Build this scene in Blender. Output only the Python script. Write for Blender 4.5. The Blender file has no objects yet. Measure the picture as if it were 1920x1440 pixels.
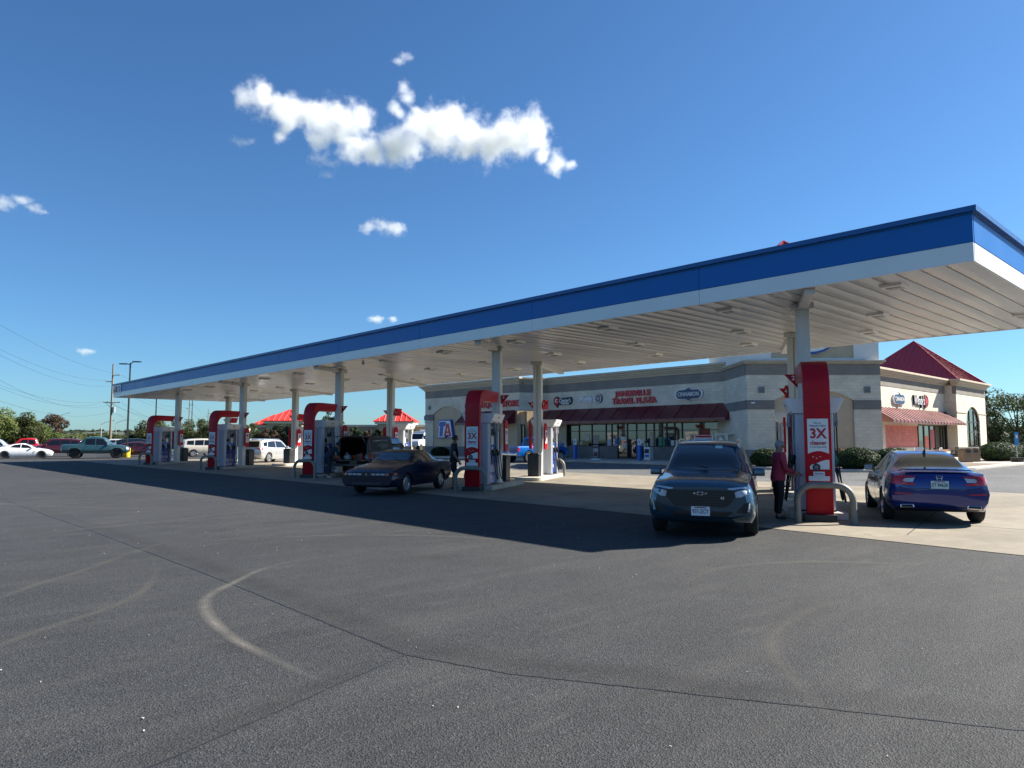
import bpy, bmesh, math, random
from mathutils import Vector, Matrix, noise
from mathutils.bvhtree import BVHTree
from mathutils.geometry import delaunay_2d_cdt
R = math.radians
PI = math.pi
sc = bpy.context.scene
COL = sc.collection
rnd = random.Random(7)

# ------------------------------------------------------------------ materials
def _nt(name):
    m = bpy.data.materials.new(name); m.use_nodes = True
    nt = m.node_tree
    return m, nt, nt.nodes['Principled BSDF']

def mat(name, col, rough=.5, metal=0., var=0., vscale=6., bump=0., bscale=40., coat=0., spec=.5, emit=None, estr=0., trans=0., stretch=None):
    """procedural principled: optional large-scale tone variation and bump in object space"""
    m, nt, b = _nt(name)
    b.inputs['Base Color'].default_value = (*col, 1)
    b.inputs['Roughness'].default_value = rough
    b.inputs['Metallic'].default_value = metal
    b.inputs['Specular IOR Level'].default_value = spec
    b.inputs['Coat Weight'].default_value = coat
    b.inputs['Coat Roughness'].default_value = .04
    if trans: b.inputs['Transmission Weight'].default_value = trans
    if emit:
        b.inputs['Emission Color'].default_value = (*emit, 1); b.inputs['Emission Strength'].default_value = estr
    if var or bump:
        tc = nt.nodes.new('ShaderNodeTexCoord')
        src = tc.outputs['Object']
        if stretch:
            mp = nt.nodes.new('ShaderNodeMapping'); mp.inputs['Scale'].default_value = stretch
            nt.links.new(src, mp.inputs[0]); src = mp.outputs[0]
    if var:
        n = nt.nodes.new('ShaderNodeTexNoise'); n.inputs['Scale'].default_value = vscale
        n.inputs['Detail'].default_value = 5; n.inputs['Roughness'].default_value = .6
        nt.links.new(src, n.inputs['Vector'])
        r = nt.nodes.new('ShaderNodeMapRange')
        r.inputs['From Min'].default_value = .3; r.inputs['From Max'].default_value = .7
        r.inputs['To Min'].default_value = 1 - var; r.inputs['To Max'].default_value = 1 + var
        nt.links.new(n.outputs['Fac'], r.inputs['Value'])
        mx = nt.nodes.new('ShaderNodeMix'); mx.data_type = 'RGBA'; mx.blend_type = 'MULTIPLY'
        mx.inputs[0].default_value = 1; mx.inputs[6].default_value = (*col, 1)
        nt.links.new(r.outputs[0], mx.inputs[7])
        nt.links.new(mx.outputs[2], b.inputs['Base Color'])
        r2 = nt.nodes.new('ShaderNodeMapRange')
        r2.inputs['To Min'].default_value = max(.02, rough - .12 * min(1, rough * 2)); r2.inputs['To Max'].default_value = min(1, rough + .1 * min(1, rough * 2))
        nt.links.new(n.outputs['Fac'], r2.inputs['Value']); nt.links.new(r2.outputs[0], b.inputs['Roughness'])
    if bump:
        n2 = nt.nodes.new('ShaderNodeTexNoise'); n2.inputs['Scale'].default_value = bscale
        n2.inputs['Detail'].default_value = 4
        nt.links.new(src, n2.inputs['Vector'])
        bp = nt.nodes.new('ShaderNodeBump'); bp.inputs['Strength'].default_value = bump; bp.inputs['Distance'].default_value = .02
        nt.links.new(n2.outputs['Fac'], bp.inputs['Height']); nt.links.new(bp.outputs[0], b.inputs['Normal'])
    return m

_MC = {}
def M(key, *a, **k):
    if key not in _MC: _MC[key] = mat(key, *a, **k) if a else bpy.data.materials[key]
    return _MC[key]

# ------------------------------------------------------------------ mesh builder
class MB:
    def __init__(self): self.bm = bmesh.new(); self.mi = 0; self.mx = Matrix()
    def at(self, mx): self.mx = mx; return self
    def m(self, i): self.mi = i; return self
    def v(self, p): return self.bm.verts.new(self.mx @ Vector(p))
    def face(self, pts):
        try:
            f = self.bm.faces.new([self.v(p) for p in pts]); f.material_index = self.mi; return f
        except ValueError: return None
    def _faces(self, vs, idx):
        out = []
        for q in idx:
            try:
                f = self.bm.faces.new([vs[i] for i in q]); f.material_index = self.mi; out.append(f)
            except ValueError: pass
        return out
    def box(self, c, s, rz=0., top=None, ry=0.):
        """box centred at c; top = (sx,sy) scale of the top face"""
        m = Matrix.Translation(c) @ Matrix.Rotation(rz, 4, 'Z') @ Matrix.Rotation(ry, 4, 'Y')
        x, y, z = s[0] / 2, s[1] / 2, s[2] / 2
        tx, ty = top if top else (1, 1)
        ps = [(-x, -y, -z), (x, -y, -z), (x, y, -z), (-x, y, -z), (-x * tx, -y * ty, z), (x * tx, -y * ty, z), (x * tx, y * ty, z), (-x * tx, y * ty, z)]
        vs = [self.v(m @ Vector(p)) for p in ps]
        self._faces(vs, [(3, 2, 1, 0), (4, 5, 6, 7), (0, 1, 5, 4), (1, 2, 6, 5), (2, 3, 7, 6), (3, 0, 4, 7)])
        return self
    def box2(self, lo, hi):
        return self.box([(a + b) / 2 for a, b in zip(lo, hi)], [b - a for a, b in zip(lo, hi)])
    def prism(self, poly, a0, a1, axis='z'):
        """poly in the two other axes, extruded along axis from a0 to a1. axis x: (y,z); y: (x,z); z: (x,y)"""
        def mk(p, a): return {'x': (a, p[0], p[1]), 'y': (p[0], a, p[1]), 'z': (p[0], p[1], a)}[axis]
        n = len(poly)
        A = [self.v(mk(p, a0)) for p in poly]; B = [self.v(mk(p, a1)) for p in poly]
        for q in (A[::-1], B):
            f = self.bm.faces.new(q); f.material_index = self.mi
        for i in range(n):
            f = self.bm.faces.new((A[i], A[(i + 1) % n], B[(i + 1) % n], B[i])); f.material_index = self.mi
        return self
    def tube(self, pts, r, n=8, caps=True, closed=False):
        pts = [Vector(p) for p in pts]; k = len(pts)
        rs = r if isinstance(r, (list, tuple)) else [r] * k
        rings = []; ref = None
        for i, p in enumerate(pts):
            a = pts[i - 1] if (i or closed) else p; b = pts[(i + 1) % k] if (i < k - 1 or closed) else p
            t = (b - a).normalized()
            if ref is None:
                ref = Vector((0, 0, 1)) if abs(t.z) < .9 else Vector((1, 0, 0))
            u = (ref - t * ref.dot(t))
            if u.length < 1e-6: u = t.orthogonal()
            u.normalize(); ref = u; w = t.cross(u)
            rings.append([self.v(p + (u * math.cos(2 * PI * j / n) + w * math.sin(2 * PI * j / n)) * rs[i]) for j in range(n)])
        m = k if closed else k - 1
        for i in range(m):
            A, B = rings[i], rings[(i + 1) % k]
            for j in range(n):
                f = self.bm.faces.new((A[j], A[(j + 1) % n], B[(j + 1) % n], B[j])); f.material_index = self.mi
        if caps and not closed:
            for q in (rings[0][::-1], rings[-1]):
                f = self.bm.faces.new(q); f.material_index = self.mi
        return self
    def cyl(self, p0, p1, r, r1=None, n=16): return self.tube([p0, p1], [r, r if r1 is None else r1], n)
    def lathe(self, prof, n=24, c=(0, 0, 0), axis='z', caps=True):
        rings = []
        for (r, z) in prof:
            ring = []
            for j in range(n):
                a = 2 * PI * j / n
                p = (r * math.cos(a), r * math.sin(a), z) if axis == 'z' else (r * math.cos(a), z, r * math.sin(a)) if axis == 'y' else (z, r * math.cos(a), r * math.sin(a))
                ring.append(self.v((p[0] + c[0], p[1] + c[1], p[2] + c[2])))
            rings.append(ring)
        for A, B in zip(rings, rings[1:]):
            for j in range(n):
                f = self.bm.faces.new((A[j], A[(j + 1) % n], B[(j + 1) % n], B[j])); f.material_index = self.mi
        for q in (rings[0][::-1], rings[-1]) if caps else ():
            f = self.bm.faces.new(q); f.material_index = self.mi
        return self
    def sphere(self, c, r, sub=2, sc=(1, 1, 1)):
        m = self.mx @ Matrix.Translation(c) @ Matrix.Diagonal((*sc, 1))
        g = bmesh.ops.create_icosphere(self.bm, subdivisions=sub, radius=r, matrix=m)
        for v in g['verts']:
            for f in v.link_faces: f.material_index = self.mi
        return self
    def text(self, s, size, mx, depth=.01, bold=0., spacing=1., shear=0., align='CENTER', width=None):
        me = text_mesh(s, size, depth, bold, spacing, shear, align, width)
        t = self.mx @ mx; base = [self.bm.verts.new(t @ v.co) for v in me.vertices]
        for p in me.polygons:
            try:
                f = self.bm.faces.new([base[i] for i in p.vertices]); f.material_index = self.mi
            except ValueError: pass
        return self
    def build(self, name, mats, parent=None, loc=None, rz=0., smooth=None, bevel=0., seg=2, recalc=True):
        bm = self.bm
        if bevel:
            bmesh.ops.remove_doubles(bm, verts=bm.verts, dist=1e-5)
            bm.normal_update()
            es = [e for e in bm.edges if len(e.link_faces) == 2 and e.calc_face_angle(0) > R(35)]
            bmesh.ops.bevel(bm, geom=es, offset=bevel, segments=seg, profile=.5, affect='EDGES', clamp_overlap=True)
        if recalc: bmesh.ops.recalc_face_normals(bm, faces=bm.faces)
        me = bpy.data.meshes.new(name); bm.to_mesh(me); bm.free()
        for x in (mats if isinstance(mats, (list, tuple)) else [mats]): me.materials.append(x)
        if smooth is not None:
            for p in me.polygons: p.use_smooth = True
            me.set_sharp_from_angle(angle=R(smooth))
        return link(name, me, parent, loc, rz)

def link(name, me, parent=None, loc=None, rz=0.):
    o = bpy.data.objects.new(name, me); COL.objects.link(o)
    if parent: o.parent = parent
    if loc: o.location = loc
    if rz: o.rotation_euler = (0, 0, rz)
    return o

_TC = {}
def text_mesh(s, size, depth, bold, spacing, shear, align, width):
    k = (s, size, depth, bold, spacing, shear, align, width)
    if k in _TC: return _TC[k]
    cu = bpy.data.curves.new('t', 'FONT'); cu.body = s; cu.size = size; cu.extrude = depth / 2; cu.offset = bold
    cu.space_character = spacing; cu.shear = shear; cu.align_x = align; cu.align_y = 'CENTER'; cu.resolution_u = 2
    o = bpy.data.objects.new('t', cu); COL.objects.link(o)
    dg = bpy.context.evaluated_depsgraph_get()
    me = bpy.data.meshes.new_from_object(o.evaluated_get(dg))
    bpy.data.objects.remove(o); bpy.data.curves.remove(cu)
    if width:
        xs = [v.co.x for v in me.vertices]; w = max(xs) - min(xs); k2 = width / w
        for v in me.vertices: v.co.x *= k2
    _TC[k] = me
    return me

def face_mx(origin, right, up):
    """matrix whose x = right, y = up, z = outward"""
    r = Vector(right).normalized(); u = Vector(up).normalized(); n = r.cross(u)
    m = Matrix((r, u, n)).transposed().to_4x4(); m.translation = Vector(origin); return m

def tag(o, label, cat, group=None):
    o['label'] = label; o['category'] = cat
    if group: o['group'] = group
    return o
def thing(name, label, cat, loc=(0, 0, 0), rz=0., group=None):
    o = bpy.data.objects.new(name, None); COL.objects.link(o); o.empty_display_size = .2
    o.location = loc; o.rotation_euler = (0, 0, rz)
    return tag(o, label, cat, group)
def struct(o): o['kind'] = 'structure'; return o
def stuff(o): o['kind'] = 'stuff'; return o
def kids(o): return [c for c in bpy.data.objects if c.parent == o]
def dup(root, loc, rz, label, group=None):
    r = root.copy(); COL.objects.link(r); r.location = loc; r.rotation_euler = (0, 0, rz); r['label'] = label
    if group: r['group'] = group
    def rec(a, b):
        for ch in kids(a):
            c = ch.copy(); COL.objects.link(c); c.parent = b; rec(ch, c)
    rec(root, r)
    return r
def arc(cx, cy, r, a0, a1, n):
    return [(cx + r * math.cos(R(a0 + (a1 - a0) * i / n)), cy + r * math.sin(R(a0 + (a1 - a0) * i / n))) for i in range(n + 1)]
# shared surfaces
def STEEL(): return M('white_painted_steel', (.62, .62, .60), .42, var=.06, vscale=3)
def CHROME(): return M('bright_metal', (.75, .76, .78), .18, 1.)
def BLACK(): return M('black_plastic', (.02, .02, .022), .5, var=.15, vscale=8)
def RUBBER(): return M('tyre_rubber', (.018, .018, .018), .78, var=.2, vscale=10, bump=.2, bscale=60)
def WHITE(): return M('white_enamel', (.75, .75, .74), .35, var=.03)
def RED(): return M('red_enamel', (.44, .004, .014), .42, var=.06, vscale=2, spec=.25)
def BLUE(): return M('blue_enamel', (.012, .07, .36), .3, var=.05, coat=.3)
# ------------------------------------------------------------------ setting: ground, asphalt, concrete
def flat(name, poly, z, m, uvless=True):
    b = MB(); b.face([(x, y, z) for x, y in poly]); return struct(b.build(name, m))

def asphalt_mat(name, c0, c1, sheen=.0, scuff=.5):
    m, nt, b = _nt(name); N = nt.nodes.new; L = nt.links.new
    tc = N('ShaderNodeTexCoord'); g = tc.outputs['Object']
    def noi(s, d=4, r=.6, vec=None):
        n = N('ShaderNodeTexNoise'); n.inputs['Scale'].default_value = s; n.inputs['Detail'].default_value = d; n.inputs['Roughness'].default_value = r
        L(vec or g, n.inputs['Vector']); return n.outputs['Fac']
    def rng(x, a, b_, c, d):
        r = N('ShaderNodeMapRange'); r.inputs[1].default_value = a; r.inputs[2].default_value = b_; r.inputs[3].default_value = c; r.inputs[4].default_value = d
        L(x, r.inputs[0]); return r.outputs[0]
    def mul(a, b_):
        k = N('ShaderNodeMath'); k.operation = 'MULTIPLY'; L(a, k.inputs[0]); L(b_, k.inputs[1]); return k.outputs[0]
    # aggregate: small stones of different tone
    vo = N('ShaderNodeTexVoronoi'); vo.inputs['Scale'].default_value = 95; L(g, vo.inputs['Vector'])
    stone = N('ShaderNodeSeparateColor'); L(vo.outputs['Color'], stone.inputs[0])
    st = rng(stone.outputs[0], 0, 1, .42, 1.60)
    vo2 = N('ShaderNodeTexVoronoi'); vo2.inputs['Scale'].default_value = 70; L(g, vo2.inputs['Vector'])
    s2 = N('ShaderNodeSeparateColor'); L(vo2.outputs['Color'], s2.inputs[0])
    fleck = rng(s2.outputs[1], .965, .99, 1, 1.8)
    big = rng(noi(.13, 5, .62), .3, .7, .82, 1.18)
    mid = rng(noi(1.1, 5, .65), .3, .7, .88, 1.12)
    # dusty streaks, stretched along the driving direction
    mp = N('ShaderNodeMapping'); mp.inputs['Rotation'].default_value = (0, 0, R(-38)); mp.inputs['Scale'].default_value = (.35, 1.5, 1); L(g, mp.inputs[0])
    d1 = rng(noi(1.2, 6, .7, mp.outputs[0]), .48, .78, 0, scuff); d2 = rng(noi(2.6, 4, .6, mp.outputs[0]), .58, .74, 0, .42)
    ad = N('ShaderNodeMath'); ad.operation = 'MAXIMUM'; L(d1, ad.inputs[0]); L(d2, ad.inputs[1]); dm = rng(noi(40, 3, .6), .3, .65, .25, 1); dust = mul(ad.outputs[0], dm)
    oil = rng(noi(.55, 4, .55), .58, .72, 1, .62); patch_ = rng(noi(.045, 2, .4), .47, .53, .90, 1.08); tone = mul(mul(mul(st, fleck), mul(big, mid)), mul(oil, patch_))
    mx = N('ShaderNodeMix'); mx.data_type = 'RGBA'; mx.blend_type = 'MULTIPLY'; mx.inputs[0].default_value = 1
    mx.inputs[6].default_value = (*c0, 1); L(tone, mx.inputs[7])
    mx2 = N('ShaderNodeMix'); mx2.data_type = 'RGBA'; L(dust, mx2.inputs[0]); L(mx.outputs[2], mx2.inputs[6]); mx2.inputs[7].default_value = (*c1, 1)
    L(mx2.outputs[2], b.inputs['Base Color'])
    b.inputs['Roughness'].default_value = .82; b.inputs['Specular IOR Level'].default_value = .35
    bp = N('ShaderNodeBump'); bp.inputs['Strength'].default_value = .8; bp.inputs['Distance'].default_value = .008
    L(vo.outputs['Distance'], bp.inputs['Height']); L(bp.outputs[0], b.inputs['Normal'])
    return m

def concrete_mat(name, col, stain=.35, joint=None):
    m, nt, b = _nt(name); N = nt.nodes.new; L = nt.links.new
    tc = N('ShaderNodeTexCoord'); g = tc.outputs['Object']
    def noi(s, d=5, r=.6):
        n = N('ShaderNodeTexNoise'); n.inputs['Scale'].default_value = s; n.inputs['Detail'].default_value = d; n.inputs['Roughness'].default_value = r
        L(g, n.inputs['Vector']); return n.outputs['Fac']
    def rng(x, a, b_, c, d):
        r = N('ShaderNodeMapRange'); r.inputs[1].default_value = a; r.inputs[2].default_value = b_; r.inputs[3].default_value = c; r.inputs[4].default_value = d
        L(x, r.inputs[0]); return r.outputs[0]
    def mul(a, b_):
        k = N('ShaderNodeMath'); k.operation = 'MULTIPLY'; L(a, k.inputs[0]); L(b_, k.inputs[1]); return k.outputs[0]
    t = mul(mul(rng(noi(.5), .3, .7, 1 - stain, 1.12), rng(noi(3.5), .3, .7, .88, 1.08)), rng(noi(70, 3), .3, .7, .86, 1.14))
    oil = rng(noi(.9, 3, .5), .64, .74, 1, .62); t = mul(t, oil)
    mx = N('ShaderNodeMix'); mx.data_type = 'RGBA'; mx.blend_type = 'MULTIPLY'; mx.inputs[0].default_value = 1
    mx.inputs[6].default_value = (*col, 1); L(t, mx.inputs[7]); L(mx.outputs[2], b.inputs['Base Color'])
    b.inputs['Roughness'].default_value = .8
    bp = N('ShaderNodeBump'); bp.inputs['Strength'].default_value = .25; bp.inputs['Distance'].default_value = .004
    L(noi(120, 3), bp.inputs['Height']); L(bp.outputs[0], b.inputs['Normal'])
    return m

ASPH = asphalt_mat('asphalt', (.035, .037, .0395), (.088, .084, .076))
ASPH2 = asphalt_mat('worn_asphalt', (.098, .102, .105), (.14, .138, .13), scuff=.4)
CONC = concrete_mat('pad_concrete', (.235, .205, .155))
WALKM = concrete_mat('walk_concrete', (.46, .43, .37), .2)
GRASSM = M('mown_grass', (.055, .085, .025), .9, var=.35, vscale=1.5, bump=.5, bscale=90)

# land to the horizon, with a dip under the lot
flat('ground', [(-2500, -2500), (2500, -2500), (2500, 2500), (-2500, 2500)], -.03, GRASSM)
flat('parking_lot', [(-90, -60), (175, -60), (175, 3), (78, 40), (64, 100), (36, 112), (-90, 128)], 0, ASPH)
flat('service_drive', [(25.6, -40), (120, -40), (120, 10.5), (39, 13.2), (38.9, 66), (26.6, 66)], .004, ASPH2)
A_ISL = R(29.5)
PADP = [(12.15, 2.45), (26.0, 2.3), (27.4, 62.5), (13.2, 62.5), (12.75, 10)]
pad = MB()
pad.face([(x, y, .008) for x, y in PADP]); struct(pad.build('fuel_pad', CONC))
# saw-cut joints of the pad
JOINT = M('joint_sealant', (.035, .033, .03), .8)
jb = MB()
def strip(b, pts, w, z):
    P = [Vector((x, y, z)) for x, y in pts]; prev = None
    ws = w if isinstance(w, (list, tuple)) else [w] * len(P)
    for i, p in enumerate(P):
        t = (P[min(i + 1, len(P) - 1)] - P[max(i - 1, 0)]).normalized(); n = Vector((-t.y, t.x, 0)) * ws[i] / 2
        cur = (b.v(p - n), b.v(p + n))
        if prev: b._faces([prev[0], cur[0], cur[1], prev[1]], [(0, 1, 2, 3)])
        prev = cur
for k in range(-1, 13):
    y0 = 3.9 + 4.75 * k
    a = (13.3, y0 + .5); c = (26.9, y0 + .5 + 13.6 * math.tan(R(29.5)) * .35)
    if a[1] > 2.9 and c[1] < 62: strip(jb, [a, c], .022, .0105)
strip(jb, [(15.6, 2.6), (16.6, 62.2)], .022, .011); strip(jb, [(20.4, 2.6), (21.3, 62.2)], .022, .011)
struct(jb.build('pad_joints', JOINT))

# old seams in the asphalt, sealed with tar
seam = MB()
def jag(pts, n, amp, seed):
    r = random.Random(seed); out = []
    for (a, b) in zip(pts, pts[1:]):
        for i in range(n): 
            t = i / n; out.append((a[0] + (b[0] - a[0]) * t + r.uniform(-amp, amp), a[1] + (b[1] - a[1]) * t + r.uniform(-amp, amp)))
    out.append(pts[-1]); return out
S1 = [(3.21, 24.2), (3.3, 14.2), (3.27, 8.15), (3.2, 5.55), (3.18, 4.59), (3.45, 3.75), (3.89, 2.94), (4.9, 1.06), (5.7, -.6)]
S2 = [(3.18, 4.59), (2.41, 4.33), (1.75, 4.1), (1.19, 3.91), (.2, 3.55)]
strip(seam, jag(S1, 26, .006, 1), .016, .003); strip(seam, jag(S2, 26, .006, 2), .015, .0032)
struct(seam.build('asphalt_seam', M('tar_seam', (.026, .0265, .028), .5, var=.3, vscale=5)))

# tyre scuffs and dusty arcs worn into the asphalt
def scuff_mat(name, col, dens):
    m, nt, b = _nt(name); N = nt.nodes.new; L = nt.links.new
    b.inputs['Base Color'].default_value = (*col, 1); b.inputs['Roughness'].default_value = .9
    tc = N('ShaderNodeTexCoord'); n = N('ShaderNodeTexNoise'); n.inputs['Scale'].default_value = 55; n.inputs['Detail'].default_value = 4; L(tc.outputs['Object'], n.inputs[0])
    n2 = N('ShaderNodeTexNoise'); n2.inputs['Scale'].default_value = 2.2; n2.inputs['Detail'].default_value = 3; L(tc.outputs['Object'], n2.inputs[0])
    uv = N('ShaderNodeUVMap'); sx = N('ShaderNodeSeparateXYZ'); L(uv.outputs[0], sx.inputs[0])
    def math_(op, a, b_=None, v=None):
        k = N('ShaderNodeMath'); k.operation = op; L(a, k.inputs[0])
        if b_ is not None: L(b_, k.inputs[1])
        elif v is not None: k.inputs[1].default_value = v
        return k.outputs[0]
    e = math_('SUBTRACT', sx.outputs[0], v=.5); e = math_('ABSOLUTE', e); e = math_('MULTIPLY', e, v=-2.); e = math_('ADD', e, v=1.); e = math_('POWER', e, v=.8)
    w = N('ShaderNodeTexWave'); w.inputs['Scale'].default_value = 2.6; w.inputs['Distortion'].default_value = 1.5; L(uv.outputs[0], w.inputs[0])
    f = math_('MULTIPLY', n.outputs['Fac'], n2.outputs['Fac']); f = math_('MULTIPLY', f, e)
    wv = math_('MULTIPLY', w.outputs['Fac'], v=.3); wv = math_('ADD', wv, v=.65); f = math_('MULTIPLY', f, wv)
    f = math_('MULTIPLY', f, sx.outputs[1])
    f = math_('MULTIPLY', f, v=dens)
    k = N('ShaderNodeClamp'); L(f, k.inputs[0]); L(k.outputs[0], b.inputs['Alpha'])
    return m
def smooth_path(pts, n):
    out = []
    P = [pts[0]] + list(pts) + [pts[-1]]
    for i in range(1, len(P) - 2):
        p0, p1, p2, p3 = [Vector(q) for q in P[i - 1:i + 3]]
        for j in range(n):
            t = j / n
            out.append(tuple(.5 * ((2 * p1) + (p2 - p0) * t + (2 * p0 - 5 * p1 + 4 * p2 - p3) * t * t + (3 * p1 - p0 - 3 * p2 + p3) * t ** 3)))
    out.append(pts[-1]); return out
def scuff(pts, w, mtl, z, fade=(0, 0)):
    b = MB(); uv = b.bm.loops.layers.uv.new('UVMap')
    P = smooth_path(pts, 10); n = len(P); row = []
    ws = [w * (.65 + .5 * math.sin(PI * i / (n - 1))) for i in range(n)]
    for i, p in enumerate(P):
        a, c = Vector(P[max(0, i - 1)]), Vector(P[min(n - 1, i + 1)]); t = (c - a).normalized(); nn = Vector((-t.y, t.x)) * ws[i] / 2; p = Vector(p)
        row.append((b.v((p.x - nn.x, p.y - nn.y, z)), b.v((p.x + nn.x, p.y + nn.y, z))))
    for i in range(n - 1):
        f = b.bm.faces.new((row[i][0], row[i + 1][0], row[i + 1][1], row[i][1]))
        for lp, (u, k) in zip(f.loops, ((0, i), (0, i + 1), (1, i + 1), (1, i))):
            q = k / (n - 1); lp[uv].uv = (u, min(1, q / .25, (1 - q) / .25))
    return struct(b.build('tyre_scuff', mtl))
SC1 = scuff_mat('scuff_dust', (.19, .18, .16), 2.2); SC2 = scuff_mat('faint_scuff', (.12, .115, .10), 1.4)
scuff([(4.88, 9.27), (3.99, 8.85), (3.27, 8.15), (2.89, 7.74), (2.66, 7.28), (2.49, 6.6), (2.4, 5.87), (2.4, 5.1), (2.42, 4.42)], .135, SC1, .0045)
scuff([(.9, 8.6), (1.59, 9.51), (2.13, 10.09), (3.01, 11.21), (4.2, 12.6)], .16, SC2, .004)
scuff([(1.2, 14.1), (3.19, 14.91), (4.99, 15.36), (6.1, 15.74), (7.85, 15.75)], .2, SC2, .004)
scuff([(.6, 6.2), (.98, 6.99), (2.26, 8.16), (3.06, 9.98)], .14, SC2, .0042)
for k_, (pts_, w_) in enumerate((([(5.2, 24.5), (7.2, 22.4), (8.2, 19.5), (8.0, 16.2)], .22), ([(-.5, 20.2), (2.2, 21.8), (5.6, 22.2), (9.2, 21.2)], .2), ([(4.6, 11.6), (6.2, 11.0), (7.6, 9.4), (8.3, 7.2)], .2), ([(5.4, 13.2), (7.4, 12.4), (9.2, 10.2)], .18), ([(3.4, 30), (5.8, 28.4), (8.8, 28.6)], .25), ([(6.8, 4.6), (8.2, 4.9), (9.6, 4.2), (10.6, 2.6)], .2), ([(1.6, 30), (2.4, 24), (4.4, 19.4), (7.6, 16.6)], .2), ([(4.2, 1.8), (5.6, 2.9), (7.6, 3.2)], .16), ([(7.2, 36), (8.2, 31), (9.6, 27.6)], .25))): scuff(pts_, w_, SC2, .0041 + .0001 * k_)
SCD = scuff_mat('dark_tar_band', (.019, .019, .020), .9)
scuff([(x_ + .22, y_ + .1) for x_, y_ in S1], .5, SCD, .0036); scuff([(x_ + .05, y_ + .12) for x_, y_ in S2], .35, SCD, .0037)
# ------------------------------------------------------------------ fuel canopy
CX0, CX1, CY0, CY1, CZ0, CZ1 = 14.8, 25.0, 3.57, 60.7, 4.86, 5.87
E1 = Vector((math.cos(A_ISL), math.sin(A_ISL), 0)); E2 = Vector((-math.sin(A_ISL), math.cos(A_ISL), 0))
NEARC = [Vector((16.74, 7.67 + 11.05 * i, 0)) for i in range(5)]
FARC = [Vector((21.1, 9.98 + 11.05 * i, 0)) for i in range(5)]
BANDB = mat('fascia_blue', (.0, .125, .42), .38, var=.05, vscale=.8, spec=.3)
BANDW = mat('fascia_white', (.80, .80, .77), .32, var=.04, vscale=.8)
canopy = thing('fuel_canopy', 'long flat filling station canopy with blue and white fascia on ten columns', 'canopy')
b = MB(); b.box2((CX0 + .06, CY0 + .06, CZ0 + .05), (CX1 - .06, CY1 - .06, CZ1 - .1)); b.build('roof_deck', STEEL(), canopy)
def band(name, z0, z1, out, m, bev=.006):
    """fascia strip round all four sides, split into panels with fine gaps"""
    b = MB(); t = .05
    def run(a0, a1, fixed, axis, sgn):
        n = max(1, round((a1 - a0) / 5.7)); w = (a1 - a0) / n
        for i in range(n):
            g = .004
            p, q = a0 + i * w + g, a0 + (i + 1) * w - g
            lo, hi = sorted((fixed, fixed + sgn * (t + out)))
            if axis == 'y': b.box2((lo, p, z0), (hi, q, z1))
            else: b.box2((p, lo, z0), (q, hi, z1))
    run(CY0 - out, CY1 + out, CX0 + .05, 'y', -1); run(CY0 - out, CY1 + out, CX1 - .05, 'y', 1)
    run(CX0 + .06, CX1 - .06, CY0 + .05, 'x', -1); run(CX0 + .06, CX1 - .06, CY1 - .05, 'x', 1)
    return b.build(name, m, canopy, bevel=bev, seg=1)
band('white_band', CZ0, CZ0 + .355, 0, BANDW)
band('blue_band', CZ0 + .36, CZ1 - .13, .004, BANDB)
# overhanging cap trim
b = MB(); z0, z1 = CZ1 - .10, CZ1; o = .09
for lo, hi in (((CX0 - o, CY0 - o, z0), (CX0 + .1, CY1 + o, z1)), ((CX1 - .1, CY0 - o, z0), (CX1 + o, CY1 + o, z1)), ((CX0 + .1, CY0 - o, z0), (CX1 - .1, CY0 + .1, z1)), ((CX0 + .1, CY1 - .1, z0), (CX1 - .1, CY1 + o, z1))): b.box2(lo, hi)
for lo, hi in (((CX0 - .02, CY0 - .02, z0 - .03), (CX0 + .04, CY1 + .02, z0)), ((CX0 + .04, CY0 - .02, z0 - .03), (CX1, CY0 + .04, z0))): b.box2(lo, hi)
b.build('cap_trim', mat('cap_blue', (.0, .09, .30), .4, var=.05), canopy)
# soffit of narrow pans running across the canopy, each a little bowed
def soffit_mat():
    m, nt, bs = _nt('soffit_white'); N = nt.nodes.new; L = nt.links.new
    bs.inputs['Roughness'].default_value = .2; bs.inputs['Specular IOR Level'].default_value = .6
    tc = N('ShaderNodeTexCoord'); mp = N('ShaderNodeMapping'); mp.inputs['Scale'].default_value = (.35, 2.2, 1); L(tc.outputs['Object'], mp.inputs[0])
    n = N('ShaderNodeTexNoise'); n.inputs['Scale'].default_value = .9; n.inputs['Detail'].default_value = 2; L(mp.outputs[0], n.inputs[0])
    bp = N('ShaderNodeBump'); bp.inputs['Strength'].default_value = .55; bp.inputs['Distance'].default_value = .06; L(n.outputs['Fac'], bp.inputs['Height']); L(bp.outputs[0], bs.inputs['Normal'])
    d = N('ShaderNodeTexNoise'); d.inputs['Scale'].default_value = .35; d.inputs['Detail'].default_value = 5; L(tc.outputs['Object'], d.inputs[0])
    r = N('ShaderNodeMapRange'); r.inputs[1].default_value = .3; r.inputs[2].default_value = .7; r.inputs[3].default_value = .82; r.inputs[4].default_value = 1.05; L(d.outputs['Fac'], r.inputs[0])
    mx = N('ShaderNodeMix'); mx.data_type = 'RGBA'; mx.blend_type = 'MULTIPLY'; mx.inputs[0].default_value = 1; mx.inputs[6].default_value = (.56, .562, .55, 1); L(r.outputs[0], mx.inputs[7]); L(mx.outputs[2], bs.inputs['Base Color'])
    return m
b = MB(); w = .448; n = int((CY1 - CY0 - .14) / w); zs = CZ0 + .03
r0 = random.Random(3)
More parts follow.
